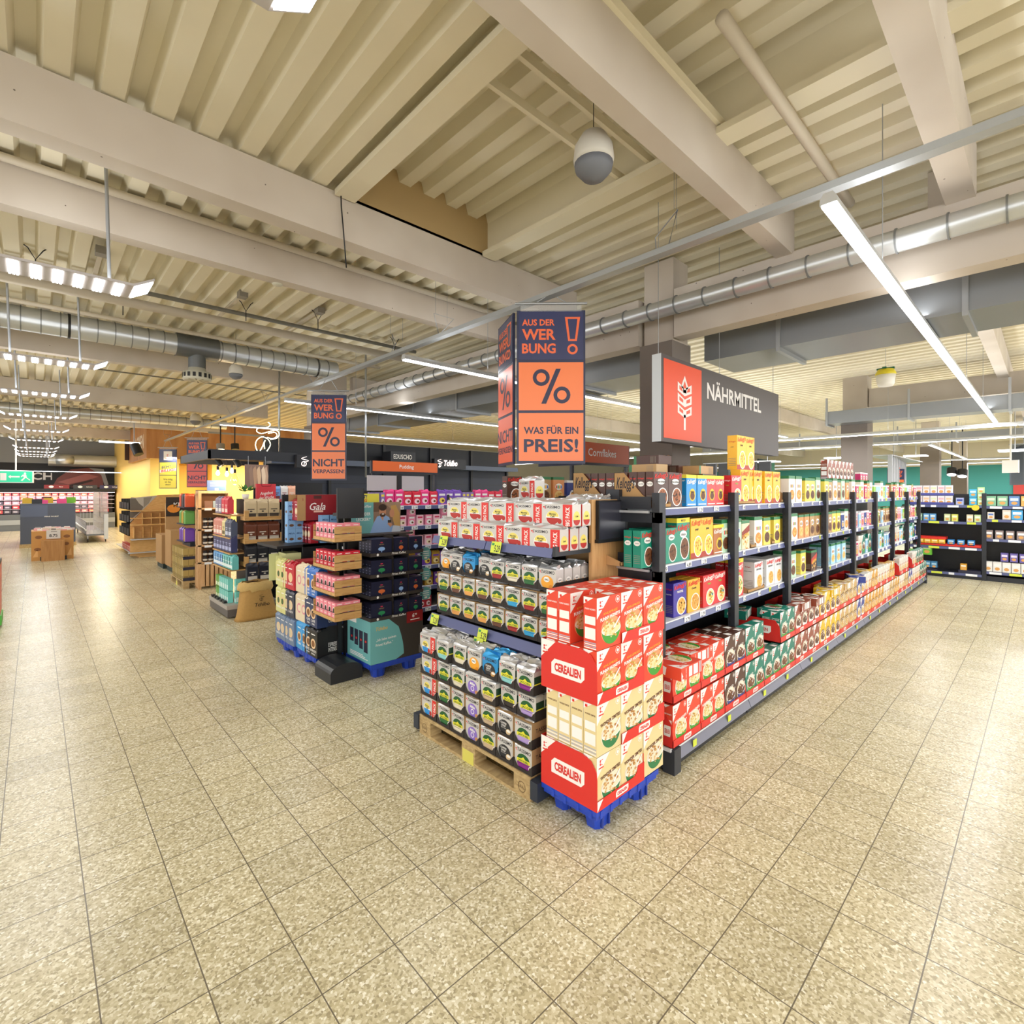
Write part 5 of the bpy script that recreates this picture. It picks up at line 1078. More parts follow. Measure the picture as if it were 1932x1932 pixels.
# ------------------------------------------------------------------ coffee bean bags in printed boxes on two blue pallets
blue_pallet(2.08, 5.1, .6, .5, 'blue plastic pallet under the black espresso boxes')
blue_pallet(2.06, 5.68, .6, .5, 'blue plastic pallet under the grey barista bags')
def beanp(col2, t1, t2=None, ring=None):
    def pf(mb, w_, h, d_):
        f = front(0); mb.ell(f, 0, h * .52, w_ * .3, h * .2, ring or M('#e9c79a'), 1, 16); mb.ell(f, 0, h * .52, w_ * .2, h * .13, col2, 2, 14)
        if t1: mb.txt(f, t1, 0, h * .2, h * .09, WHITE, 1, 'c', .02, maxw=w_ * .85)
        if t2: mb.txt(f, t2, 0, h * .09, h * .06, WHITE, 1, 'c', .02, maxw=w_ * .8)
        mb.rect(f, -w_ * .25, h * .86, w_ * .25, h * .9, WHITE, 1)
    return pf
def bean(col, c2, t1, t2=None, ring=None, w_=.19, h_=.3, d_=.11, rough=.35): return bag_mesh(w_, h_, d_, M(col, rough), M(col, rough), sum(map(ord, col)), 'coffee_bean_bag', .08, beanp(M(c2), t1, t2, ring))
BB = {'blue': (bean('#2f6fc4', '#8a5a2e', 'CAFFÈ', 'CREMA'), 'bright blue'), 'sky': (bean('#3f9fdf', '#8a5a2e', 'CREMA'), 'sky blue'), 'navy': (bean('#22335e', '#8a5a2e', 'CAFFÈ', 'CREMA'), 'navy blue'), 'black': (bean('#1c1b1d', '#8a5a2e', 'ESPRESSO', 'INTENSO'), 'black'),
      'cream': (bean('#e4d3b4', '#e9d9bd', None, None, M('#dd8f9c')), 'cream'), 'grey': (bean('#6a7f9d', '#d9c9a5', 'BARISTA'), 'grey blue'), 'gdark': (bean('#2d3347', '#d9c9a5', 'BARISTA'), 'dark blue'), 'red': (bean('#c3283a', '#e9c79a', 'BARISTA'), 'red'), 'lime': (bean('#d9d68f', '#3f5f2a', 'ORGANICO'), 'pale green')}
def bbag(k, x, y, z, where): return tag(O('coffee_bean_bag', BB[k][0], None, (x, y, z), HP + R.uniform(-.04, .04)), BB[k][1] + ' coffee bag ' + where, 'coffee bag', 'coffee bean bags on the blue pallets')
stackA = [('black', 'sky'), ('navy', 'cream'), ('blue', 'cream')]
for r, row in enumerate(stackA):
    for c, k in enumerate(row):
        for s_ in range(2): bbag(k, 2.075, 5.155 + .125 * s_ + .25 * c, .15 + .305 * r, 'on the espresso pallet, %s layer, %s from near edge' % (NTH[r + 1], NTH[c * 2 + s_ + 1]))
stackB = [('grey', 'grey'), ('gdark', 'lime'), ('red', 'lime')]
for r, row in enumerate(stackB):
    for c, k in enumerate(row):
        for s_ in range(2): bbag(k, 2.055, 5.73 + .125 * s_ + .25 * c, .15 + .305 * r, 'on the far blue pallet, %s layer, %s from near edge' % (NTH[r + 1], NTH[c * 2 + s_ + 1]))
def bean_box(x, y, z, wx, wy, h, col, label, lines, sub=None, cup=False, rz=0):
    t = thing('coffee_carton', label, 'carton', (x, y, z), rz, 'printed coffee cartons')
    mb = MB(); c = M(col, .5); mb.box(.11, 0, 0, wx, wy, h, c); mb.box(0, 0, 0, .11, .005, h * .95, c); mb.box(0, wy - .005, 0, .11, wy, h * .95, c); f = front(0)
    for i, s in enumerate(lines): mb.txt(f, s, .13, h * (.2 - .17 * i) + .03, h * .14, WHITE, 1, 'l', .015, w=.0145 * len(s))
    if sub: mb.txt(f, sub, wx * .5, h * .86, h * .07, WHITE, 1, 'c', .01)
    if cup: mb.ell(f, wx * .72, h * .58, .085, .08, M('#3a332c'), 1, 20); mb.ell(f, wx * .72, h * .59, .06, .055, M('#8a6236'), 2, 18); mb.ell(f, wx * .72, h * .6, .04, .035, M('#c39a5c'), 3, 14)
    mb.obj('carton_body', t); return t
bean_box(2.08, 5.1, .148, .58, .25, .3, '#1b1a1c', 'black printed carton with a coffee cup picture', ('ESPRESSO', 'INTENSO'), 'EDUSCHO', True)
bean_box(2.08, 5.1, .45, .58, .25, .3, '#1d2b57', 'navy printed carton resting on the black cup carton', ('CAFFÈ', 'CREMA'))
t = bean_box(2.06, 5.66, .765, .55, .25, .3, '#a3222b', 'red printed carton with upright white lettering', ('BARISTA',), None); 
mb = MB(); mb.txt(front(-.001), 'BARISTA', .09, .15, .07, WHITE, 1, 'c', .02, w=.26, rot=math.pi / 2); mb.obj('lettering', t)
bean_box(2.06, 6.2, .765, .29, .25, .34, '#cfcf97', 'pale green organic carton behind the red one', ())
# grey cabinet with Gala carton and light blue packs above the pallets
t = thing('shelf_cabinet', 'black shelf holding blue and red coffee packs behind the espresso pallets', 'shelving', (2.36, 6.17, 0))
mb = MB(); mb.box(0, 0, 0, .9, .03, 1.2, BLACK); mb.box(-.3, 0, 1.17, .9, .72, 1.2, BLACK); mb.box(0, .7, 0, .9, .73, 1.8, BLACK); mb.box(.86, 0, 0, .9, .72, 1.75, BLACK); mb.obj('body', t)
a, b = atY(567, 985, 6.2), atY(645, 941, 6.2)
t = thing('coffee_carton', 'large red coffee carton with white script behind the pink crates', 'carton', (a.x, 6.3, 1.48), 0, 'printed coffee cartons')
mb = MB(); GR = M('#8e1d26', .45); wd = .75; mb.box(.1, 0, 0, wd, .3, .32, GR); mb.box(0, 0, 0, .1, .006, .32, CARD); mb.box(0, .294, 0, .1, .3, .32, CARD); mb.txt(front(0), 'Gala', .25, .13, .09, WHITE, 1, 'c', .01, .3, maxw=.2); mb.rect(front(0), .2, .1, .32, .125, M('#e6b9a8'), 1); mb.rect(front(0), .2, .27, .3, .31, M('#4a1f1b'), 1); mb.obj('carton_body', t)
GB = bag_mesh(.13, .26, .09, M('#a8212b', .35), M('#a8212b', .35), 5, 'coffee_bean_bag', .1, beanp(M('#e9d9bd'), 'Gala'))
for i in range(2): tag(O('coffee_bean_bag', GB, None, (a.x + .01, 6.37 + .14 * i, 1.485), HP), 'red coffee bag in the open end of the large red carton, %s' % ('near', 'far')[i], 'coffee bag')
for i in range(4): tag(O('coffee_bean_bag', GB, None, (a.x + .14 , 6.3 + .1 * i, 1.2 if i < 2 else 1.2), HP), 'red coffee bag under the large red carton, %s from the front' % NTH[i + 1], 'coffee bag', 'red bags under the red carton')
LB = box_pack('coffee_box', .095, .17, .1, '#86b6e8', lambda mb, w_, h, d_: (mb.ell(front(0), 0, h * .25, w_ * .3, h * .1, M('#6b4a35'), 1, 10), mb.txt(front(0), 'Milde', 0, h * .6, h * .14, M('#2a4a8a'), 1, 'c', .01, .3, maxw=w_ * .8), mb.ell(leftf(-w_ / 2, d_), d_ / 2, h * .25, d_ * .3, h * .1, M('#6b4a35'), 1, 10)))
for r in range(3):
    for c in range(2): tag(O('coffee_box', LB, None, (2.345 + .098 * c, 6.5, 1.202 + .172 * r)), 'light blue coffee pack left of the large red carton, %s layer, %s' % (NTH[r + 1], ('left', 'right')[c]), 'coffee box', 'light blue packs beside the red carton')
for i in range(6): tag(O('coffee_box', LB, None, (a.x + .3 + .11 * (i % 3), 6.19, 1.203 + .172 * (i // 3))), 'light blue coffee pack in front of the red carton, %s layer, %s from left' % (NTH[i // 3 + 1], NTH[i % 3 + 1]), 'coffee box', 'light blue packs in front of the red carton')

# ------------------------------------------------------------------ chocolate and pudding gondola
CX0, CYF = 2.75, 5.42
CZs = [1.67, 1.415, 1.16, .905, .64, .37]
def bagd(name, w_, h_, d_, col, pf): return bag_mesh(w_, h_, d_, M(col, .35), M(col, .35), sum(map(ord, col)) + int(w_ * 100), name, .07, pf)
def swp(c1, c2):
    def pf(mb, w_, h, d_):
        f = front(0); mb.ell(f, 0, h * .32, w_ * .34, h * .22, c2, 1, 14); mb.rect(f, -w_ * .36, h * .68, w_ * .36, h * .84, c1, 1); mb.ell(f, w_ * .1, h * .3, w_ * .16, h * .1, M('#6b4226'), 2, 10)
    return pf
SW = {'pinkbag': ('hot pink sweets bag', bagd('sweets_bag', .12, .19, .05, '#e63a86', swp(WHITE, M('#f6d7e4')))), 'redbag': ('red sweets bag', bagd('sweets_bag', .12, .17, .05, '#d8304a', swp(WHITE, M('#f6d7e4')))), 'violetbag': ('violet chocolate bag', bagd('sweets_bag', .13, .19, .05, '#7a4fb8', swp(WHITE, M('#f0d45a')))),
      'pinkbox': ('pink pudding box', box_pack('pudding_box', .1, .13, .05, '#ee8fae', swp(WHITE, WHITE))), 'pinkw': ('pink and white pudding box', box_pack('pudding_box', .1, .13, .05, '#f3c3d2', swp(M('#c9305a'), M('#f3e6c9')))), 'violetbox': ('violet chocolate box', box_pack('chocolate_box', .12, .16, .06, '#6f42ad', swp(WHITE, M('#f0d45a')))),
      'goldbag': ('gold and violet chocolate bag', bagd('sweets_bag', .12, .17, .05, '#b9923a', swp(M('#6f42ad'), M('#f0e0a0')))), 'redbox': ('red sauce bottle box', box_pack('sauce_box', .09, .14, .06, '#c2253a', swp(WHITE, M('#f6d7e4')))), 'spray': ('violet and yellow decorating tube', box_pack('decor_tube', .055, .16, .04, '#8f7ab8', swp(M('#f0d93a'), WHITE)))}
SN = ('top', 'second', 'third', 'fourth', 'fifth', 'lowest')
for b in range(2):
    t = thing('shelf_bay', ('near' if b == 0 else 'far') + ' dark shelf bay of the pudding and chocolate gondola', 'shelving', (CX0 + 1.25 * b, CYF, 0), 0, 'bays of the chocolate gondola')
    MB().box(0, .03, 0, 1.25, .6, .14, DKM).obj('base', t); MB().box(0, .6, .14, 1.25, .62, 1.85, BLACK).obj('back_panel', t)
    for i, z in enumerate(CZs):
        sh = MB().box(0, .01, z - .025, 1.25, .6, z, SHW, dict(b=DKM)).obj('shelf', t)
        MB().box(0, 0, z - .05, 1.25, .012, z - .004, RAIL).obj('price_rail', sh)
        for q in range(6): price_tag(sh, .1 + .2 * q, -.001, z - .027, R.choice(('2.99', '1.79', '3.69', '2.19', '1.99')), None, .085, .042)
    MB().box(1.22, .02, .14, 1.25, .06, 1.8, DKM).obj('upright', t)
MIX = [['spray', 'spray', 'spray', 'pinkbag', 'pinkbag', 'redbag', 'redbag', 'pinkbag', 'redbag', 'violetbag', 'violetbag', 'violetbag'], ['pinkbox', 'pinkw', 'pinkbox', 'pinkw'], ['pinkbox', 'pinkw', 'pinkw', 'pinkbox'], ['violetbox', 'goldbag', 'violetbox'], ['goldbag', 'violetbox', 'violetbox'], ['redbox', 'redbox', 'redbag']]
for i, z in enumerate(CZs):
    x = CX0 + .1; n = 0
    while x < CX0 + (2.2 if i < 1 else 1.8):
        k = MIX[i][n % len(MIX[i])]; n += 1; wd = {'spray': .055, 'redbox': .09}.get(k, .115)
        if not (i > 3 and n % 3 == 0):
            tag(O('sweets_pack', SW[k][1], None, (x + wd / 2, CYF + .015 + R.uniform(0, .02), z + .001)), SW[k][0] + ', %s on the %s chocolate shelf' % (nth(n), SN[i]), 'sweets pack', 'packs on the chocolate gondola')
            if i in (1, 2) and n % 4 == 1: tag(O('sweets_pack', SW[k][1], None, (x + wd / 2, CYF + .02, z + .132)), SW[k][0] + ', stacked above the %s on the %s chocolate shelf' % (nth(n), SN[i]), 'sweets pack', 'packs on the chocolate gondola')
        x += wd + R.uniform(.006, .02)
for i in range(9): tag(O('sweets_pack', SW['violetbag'][1], None, (CX0 + .15 + (i % 5) * .14, CYF + .05 + (i // 5) * .2, .142)), 'violet chocolate bag, %s of the pile on the gondola floor board' % NTH[i + 1], 'sweets pack', 'violet bags on the floor board')
t = thing('header_panel', 'white and dark header panel behind the pudding sign', 'panel', (CX0 + .35, CYF + .55, 1.85))
mb = MB(); mb.box(0, 0, 0, .42, .02, .2, M('#a9a4a8', .5)); mb.box(.5, 0, 0, .85, .02, .2, M('#a9a4a8', .5)); mb.box(.43, -.01, 0, .49, .02, .22, BLACK); mb.obj('panel_board', t)
t = thing('shelf_card', 'yellow offer card reading echt billig beside the couple poster', 'offer card', (QX + .02, QY + .42, 1.41)); mb = MB(); mb.box(0, 0, 0, .3, .01, .41, YSIGN); mb.txt(front(0), 'ECHT!', .09, .36, .035, SNAVY, 1, 'c', .03, .2); mb.txt(front(0), 'BILLIG', .1, .322, .03, RED, 1, 'c', .03, .2); mb.obj('card', t)
# ------------------------------------------------------------------ dark coffee wall and canopy
WLL = M('#242a3a', .5); WLT = M('#1b1e26', .55)
t = thing('coffee_wall_unit', 'tall dark navy panelled coffee wall unit behind the pudding shelves', 'wall unit', (3.25, 10.35, 0))
mb = MB(); mb.box(0, .05, 0, 6.35, .12, 2.45, WLL); mb.box(0, .05, 2.45, 6.35, .12, 2.9, WLT)
for z in (1.2, 1.62, 2.0): mb.box(0, .044, z, 6.35, .05, z + .008, BLACK)
mb.obj('panel', t)
mb = MB(); mb.box(0, -.32, 2.37, 6.45, .05, 2.48, M('#4a5468', .4)); mb.obj('header_beam', t)
for i in range(6): MB().box(i * 1.27 - .03, 0, 0, i * 1.27 + .03, .06, 2.9 if i < 5 else 2.45, BLACK).obj('upright', t)
for z in (.3, .7, 1.1): MB().box(0, -.38, z, 6.35, .05, z + .03, WLT).obj('shelf', t)
def lamp_sign(label, x, y, z, wd, h, fn, deep=.12):
    t = thing('brand_sign', label, 'sign', (x, y, z)); MB().box(0, 0, 0, wd, deep, h, M('#1f2128', .5)).obj('sign_box', t)
    mb = MB(); fn(mb, front(0)); mb.obj('lettering', t); return t
LIT = M('#ffe9e2', .4, emit=1.6); PALEL = M('#e9e4dc', .5)
def beanmark(mb, f, a, b, s, mt, L=1):
    for q in range(14):
        u0, u1 = q / 14, (q + 1) / 14
        P = lambda u: (a + s * (.5 + .42 * math.sin(u * 7.2) * (1 - .35 * u)), b + s * (.45 + .55 * u))
        p, r_ = P(u0), P(u1); mb.poly(f, [(p[0], p[1]), (r_[0], r_[1]), (r_[0] + s * .06, r_[1] + s * .05), (p[0] + s * .06, p[1] + s * .05)], mt, L)
    mb.ring(f, a + s * .45, b + s * .28, s * .27, s * .07, mt, L, 14); mb.poly(f, [(a + s * .4, b + s * .05), (a + s * .46, b + s * .05), (a + s * .54, b + s * .5), (a + s * .48, b + s * .5)], mt, L + 1)
a, b = atY(819, 864, 9.9), atY(878, 886, 9.9)
lamp_sign('dark sign with lit white script on the coffee wall', a.x, 9.88, b.z, b.x - a.x, atY(819, 865, 9.9).z - b.z, lambda mb, f: (mb.txt(f, 'Tchibo', .47, .075, .13, LIT, 1, 'c', .03, .25, maxw=.4), beanmark(mb, f, .05, .03, .19, LIT)))
a, b = atY(738, 852, 9.8), atY(781, 871, 9.8)
lamp_sign('dark box sign with pale capitals above the pudding sign', a.x - .02, 9.78, 2.36, b.x - a.x + .05, .35, lambda mb, f: mb.txt(f, 'EDUSCHO', .3, .19, .1, PALEL, 1, 'c', .005, w=.46), .35)
a = atY(560, 850, 9.9); lamp_sign('small dark sign with a lit coffee bean mark by the canopy', a.x, 9.9, 2.3, .27, .25, lambda mb, f: beanmark(mb, f, .05, .02, .19, LIT))
t = thing('neon_sign', 'white neon outline of a coffee bean and steam on the canopy', 'neon sign', (2.96, 10.0, 2.59))
NEON = M('#fff7c9', .4, emit=4.0)
def ncurve(pts, r=.007):
    out = []
    for i in range(len(pts) - 1):
        for q in range(5):
            u = q / 5; p0, p1, p2, p3 = [Vector(pts[min(max(j, 0), len(pts) - 1)]) for j in (i - 1, i, i + 1, i + 2)]
            out.append(.5 * ((2 * p1) + (-p0 + p2) * u + (2 * p0 - 5 * p1 + 4 * p2 - p3) * u * u + (-p0 + 3 * p1 - 3 * p2 + p3) * u ** 3))
    out.append(Vector(pts[-1])); return [(p.x, 0, p.y) for p in out]
for pts in ([(.03, .0), (.0, .1), (.03, .2), (.12, .26), (.22, .22), (.26, .12), (.2, .0)], [(.08, 0), (.12, .08), (.15, .16), (.17, .2), (.15, .14), (.16, .04)], [(.26, .22), (.38, .26), (.42, .34), (.36, .4), (.22, .36), (.1, .32), (.02, .36), (.06, .42), (.2, .44), (.26, .5), (.22, .54)], [(.2, .26), (.3, .24), (.38, .3), (.34, .36), (.22, .33)]):
    MB().tube(ncurve(pts), .007, NEON, 6).obj('neon_tube', t)
mb = MB(); mb.box(0, .02, -.01, .3, .03, .02, BLACK); mb.obj('mount', t)
t = thing('canopy', 'dark rectangular canopy frame hanging over the coffee stand', 'canopy', (2.2, 10.0, 2.41)); CN_ = M('#1c1f28', .4)
MB().box(0, 0, 0, 1.5, .04, .17, CN_).obj('front_beam', t); MB().box(0, 0, 0, .04, 2.3, .15, CN_).obj('side_beam', t); MB().box(0, 2.26, 0, 1.5, 2.3, .15, CN_).obj('rear_beam', t)
for y in (.38, .58, .88, 1.28): MB().box(.04, y, .05, 1.5, y + .05, .1, M('#4a4037', .6)).obj('cross_bar', t)
for x, y in ((.25, .5), (.5, .3)):
    mb = MB(); mb.cyl((x, y, .02), (x + .06, y - .06, -.1), .05, BLACK, 12); mb.obj('spot_lamp', t)
BULB = M('#ffd9a0', .3, emit=14); AMB = M('#e9a860', .15, emit=.9, alpha=.75)
for i, (px, py, Y, big) in enumerate(((411, 893, 10.6, 0), (428, 895, 10.9, 0), (437.5, 889, 11.3, 0), (443, 906, 10.4, 1))):
    v = atY(px, py, Y); t = thing('pendant_bulb', ('large round amber filament bulb hanging lowest under the canopy', 'slim glowing filament bulb under the canopy, %s of three' % ('left', 'middle', 'right')[min(i, 2)])[0 if big else 1], 'light bulb', v, 0, 'filament bulbs under the canopy')
    r = .075 if big else .035
    MB().lathe([(.001, -r * 1.2), (r * .6, -r), (r, 0), (r * .8, r * .7), (r * .35, r * 1.5), (.02, r * 1.9)], AMB if big else BULB, 14).obj('glass_bulb', t)
    mb = MB(); mb.cyl((0, 0, r * 1.8), (0, 0, r * 1.8 + .07), .022, BLACK, 10); mb.cyl((0, 0, r * 1.8 + .07), (0, 0, 2.5 - v.z), .004, BLACK, 5); mb.obj('socket_cord', t)
    if big: MB().tube([(-.03, 0, .02), (-.01, 0, -.02), (.01, 0, .02), (.03, 0, -.02)], .005, BULB, 5).obj('filament', t)
    l = bpy.data.lights.new('lamp', 'POINT'); l.energy = 9; l.color = (1, .72, .42); l.shadow_soft_size = .04; o = bpy.data.objects.new('lamp', l); C.objects.link(o); o.parent = t; o.location = (0, 0, -.12)
for i, px in enumerate((416, 443)):
    v = atY(px, 838, 19.5); t = thing('track_spot', ('lit', 'unlit black')[i] + ' track spotlight on the bakery wood front', 'spotlight', v)
    mb = MB(); mb.cyl((0, 0, 0), (0, -.05, -.2), .13, M('#8e8a84', .4) if i == 0 else BLACK, 14); mb.cyl((0, 0, 0), (0, 0, 4.4 - v.z), .02, BLACK, 8); mb.obj('lamp_head', t)
    if i == 0: MB().cyl((0, -.05, -.2), (0, -.053, -.212), .115, BULB, 14).obj('lens', t)
v0, v1 = atY(393, 820, 19.5), atY(500, 828, 19.5); tag(MB().box(0, 0, 0, v1.x - v0.x, .06, .06, M('#9a9a98', .5)).obj('light_track', None, (v0.x, 19.5, v0.z + .05)), 'grey ceiling light track carrying the bakery spotlights', 'light track')
# ------------------------------------------------------------------ crate stand of bean bags, with plinth, sack and plant
t = thing('display_stand', 'grey plinth stand with crates of coffee bags beside the jute sack', 'display stand', (2.03, 8.12, 0))
mb = MB(); mb.box(0, 0, .02, .68, 1.0, .13, M('#5f5a57', .5)); mb.box(-.01, -.01, .13, .69, 1.01, .19, M('#a9a29b', .5)); mb.obj('plinth', t)
for y in (.2, .36, .55, .7, .85): MB().box(.0, y, .19, .04, y + .09, .225, BLACK).obj('tag_holder', t)
MB().box(.38, .32, .19, .68, 1.0, 1.72, M('#33251b', .6)).obj('core', t)
KC = M('#a9743e', .6)
def stand_crate(x, y, z, wx, wy, label, h=.15):
    t = thing('wooden_crate', label, 'crate', (x, y, z), 0, 'wooden crates of the coffee stand')
    MB().box(0, 0, 0, wx, wy, .012, WOODX).obj('crate_floor', t)
    zz = .012; MB().box(0, 0, zz, wx, .012, zz + .045, WOODX).obj('slat_board', t); MB().box(0, 0, zz, .012, wy, zz + .05, WOODX).obj('slat_board', t); MB().box(.04, -.004, .095, wx - .04, -.001, .1, BLACK).obj('wire', t)
    mb = MB(); mb.box(0, -.006, 0, .05, 0, h, WOODX); mb.box(-.006, -.006, 0, 0, .05, h, WOODX); mb.obj('corner_board', t); MB().box(wx - .05, -.006, 0, wx, 0, h, WOODX).obj('corner_board', t)
SBZ = [1.4, 1.08, .72]
BG = {}
def sbag(k, col, c2, x, y, z, rz, where, w_=.13, h_=.27, grp='coffee bags on the crate stand'):
    key = (col, w_, h_)
    if key not in BG: BG[key] = bag_mesh(w_, h_, .085, M(col, .4), M(col, .4), sum(map(ord, col)), 'coffee_bean_bag', .12, lambda mb, a, h, d: (mb.rect(front(0), -a * .42, h * .12, a * .42, h * .38, M(c2, .5), 1), mb.rect(front(0), -a * .3, h * .6, a * .3, h * .66, M(c2, .5), 1), mb.ell(front(0), 0, h * .5, a * .12, h * .05, M(c2), 1, 8)))
    return tag(O('coffee_bean_bag', BG[key], None, (x, y, z), rz), k + ' coffee bag ' + where, 'coffee bag', grp)
for i, (z, nm, col, c2) in enumerate(((1.405, 'cream', '#cdb894', '#4a4038'), (1.06, 'brown', '#6a3a28', '#d9cfc2'), (.72, 'black', '#24252b', '#d9d3c8'))):
    stand_crate(2.28, 8.18, z, .55, .24, ('upper', 'middle', 'lower')[i] + ' crate of %s coffee bags at the front of the stand' % nm)
    for c in range(3): sbag(nm, col, c2, 2.37 + .165 * c, 8.21, z + .014, R.uniform(-.06, .06), 'in the %s front crate, %s from left' % (('upper', 'middle', 'lower')[i], NTH[c + 1]), .158, .3)
for c in range(2): sbag('dark blue', '#232633', '#cfcac0', 2.36 + .17 * c, 8.1, .5, 0, 'standing out of the jute sack, %s' % ('left', 'right')[c], .15)
SIDE = [(1.5, 'lilac grey', '#8f86a0', '#efe8e0', 2), (1.5, 'coral red', '#d9414e', '#f0d9c9', 2), (1.16, 'salmon', '#d98f7f', '#f3e3d9', 3), (1.16, 'pale yellow', '#e6d49a', '#6a5a3a', 1), (1.16, 'slate', '#4f566d', '#c9cfe0', 2), (.93, 'indigo', '#3b3f6b', '#aeb4d9', 6), (.68, 'sky blue', '#6aa5dd', '#e6f0f8', 4), (.68, 'turquoise', '#6fc4c4', '#e6f5f3', 4)]
cnt = {}
for z, nm, col, c2, n in SIDE:
    for c in range(n):
        i = cnt.get(z, 0); cnt[z] = i + 1
        sbag(nm, col, c2, 2.12, 9.22 - i * (.17 if z > .9 else .13) if z != 1.5 else 9.1 - i * .18, z, HP, 'on the aisle side, side shelf %s, %s from far end' % ({1.5: 'one', 1.16: 'two', .93: 'three', .68: 'four'}[z], nth(i + 1)), .16, .26 if z > .9 else .22)
for z, n_ in ((1.49, 'highest'), (1.15, 'second'), (.92, 'third'), (.67, 'lowest')):
    tag(MB().box(0, 0, -.02, .28, .98, 0, WOODX).obj('side_shelf', None, (2.11, 8.33, z)), n_ + ' wooden shelf board on the aisle side of the coffee stand', 'shelf')
TP = box_pack('coffee_box', .085, .17, .07, '#79cfc6', lambda mb, a, h, d: (mb.rect(front(0), -a * .4, h * .1, a * .4, h * .5, M('#d9f0ec'), 1), mb.rect(leftf(-a / 2, d), 0, h * .1, d, h * .4, M('#d9f0ec'), 1)))
TG = box_pack('coffee_box', .085, .17, .07, '#5fa03c', lambda mb, a, h, d: mb.rect(front(0), -a * .4, h * .1, a * .4, h * .4, M('#e3f0d0'), 1))
for r in range(2):
    for c in range(5):
        tag(O('coffee_box', TP, None, (2.2 + .088 * c, 8.2, .192 + .18 * r)), 'turquoise coffee box on the plinth front, %s layer, %s from left' % (NTH[r + 1], NTH[c + 1]), 'coffee box', 'boxes on the grey plinth')
    for c in range(7):
        g = c > 4
        tag(O('coffee_box', TG if g else TP, None, (2.08, 8.34 + .1 * c, .192 + .18 * r), HP), ('green' if g else 'turquoise') + ' coffee box along the plinth side, %s layer, %s from the near end' % (NTH[r + 1], NTH[c + 1]), 'coffee box', 'boxes on the grey plinth')
t = thing('jute_sack', 'tan jute coffee sack with dark script lettering leaning on the stand', 'sack', (2.36, 7.92, 0))
JU = M('#b18a4e', .9, noise=.12, nscale=40, bump=.25); q = random.Random(4); mb = MB(); n = 16; vs = []
for z, wx, wy, oy in ((0, .3, .12, -.03), (.05, .275, .14, -.02), (.2, .235, .15, .01), (.36, .2, .14, .04), (.45, .19, .13, .05)):
    for i in range(n):
        a = 2 * math.pi * i / n; c, s_ = math.cos(a), math.sin(a); e = .6
        vs.append((wx * abs(c) ** e * (1 if c >= 0 else -1) + q.uniform(-.008, .008), oy + wy * abs(s_) ** e * (1 if s_ >= 0 else -1) + q.uniform(-.008, .008), z))
mb.mesh(vs, [(j * n + i, j * n + (i + 1) % n, (j + 1) * n + (i + 1) % n, (j + 1) * n + i) for j in range(4) for i in range(n)] + [tuple(range(n))[::-1], tuple(4 * n + i for i in range(n))], JU, True); mb.obj('sack_body', t)
mb = MB(); vs = []
for z, k in ((.4, 1.18), (.43, 1.28), (.5, 1.2), (.53, 1.0)):
    for i in range(n):
        a = 2 * math.pi * i / n; c, s_ = math.cos(a), math.sin(a); vs.append((.19 * k * c + q.uniform(-.012, .012), .05 + .12 * k * s_ + q.uniform(-.012, .012), z + q.uniform(-.01, .01)))
mb.mesh(vs, [(j * n + i, j * n + (i + 1) % n, (j + 1) * n + (i + 1) % n, (j + 1) * n + i) for j in range(3) for i in range(n)], M('#c9a86a', .9, noise=.1, nscale=40, bump=.2), True); mb.obj('rolled_rim', t)
mb = MB(); DK = M('#3a2a18', .8); pl = Pl((0, -.2, 0), (1, 0, 0), (0, .2, .98), (0, -1, .2)); mb.txt(pl, 'Tchibo', .03, .2, .05, DK, 6, 'c', .015, .2, w=.2); beanmark(mb, pl, -.02, .27, .09, DK, 6); mb.obj('lettering', t)
t = thing('potted_plant', 'small green leafy plant on top of the coffee stand', 'plant', (2.36, 8.45, 1.72)); LEAF = M('#3f7d3a', .45); q = random.Random(8)
MB().lathe([(.04, 0), (.055, .08), (.001, .08)], M('#e3ded6', .5), 12).obj('pot', t)
for i in range(16):
    a = q.uniform(0, 6.28); e_ = q.uniform(.3, 1.2); L = q.uniform(.09, .15); d = Vector((math.cos(a) * math.cos(e_), math.sin(a) * math.cos(e_), math.sin(e_))); s_ = d.cross(Vector((0, 0, 1))).normalized() * .03; o = Vector((0, 0, .1)) + d * .05
    MB().mesh([o, o + d * L * .4 + s_, o + d * L, o + d * L * .4 - s_, o + d * L * .45 + Vector((0, 0, .012))], [(0, 1, 4), (1, 2, 4), (2, 3, 4), (3, 0, 4)], LEAF, True).obj('leaf', t)
t = thing('offer_bag_sign', 'red paper bag sign lettered Angebot der Woche on the coffee stand', 'sign', (2.53, 8.5, 1.7)); RDS = M('#d93a46', .5)
mb = MB(); mb.box(0, 0, 0, .29, .05, .26, RDS); mb.txt(front(0), 'Angebot', .15, .115, .05, WHITE, 1, 'c', .01, .3, w=.2, rot=.1); mb.txt(front(0), 'der Woche', .15, .045, .05, WHITE, 1, 'c', .01, .3, w=.22, rot=.1); mb.obj('bag_body', t)
MB().tube([(.07, -.01, .26), (.08, -.01, .225), (.21, -.01, .225), (.22, -.01, .26)], .006, M('#8e1f2a'), 6).obj('bag_handle', t)
t = thing('poster_banner', 'brown poster of pouring coffee hanging at the coffee stand', 'poster', (2.49, 8.95, 1.9))
mb = MB(); mb.box(0, 0, 0, .36, .01, .38, M('#8a7064', .35)); f = front(0)
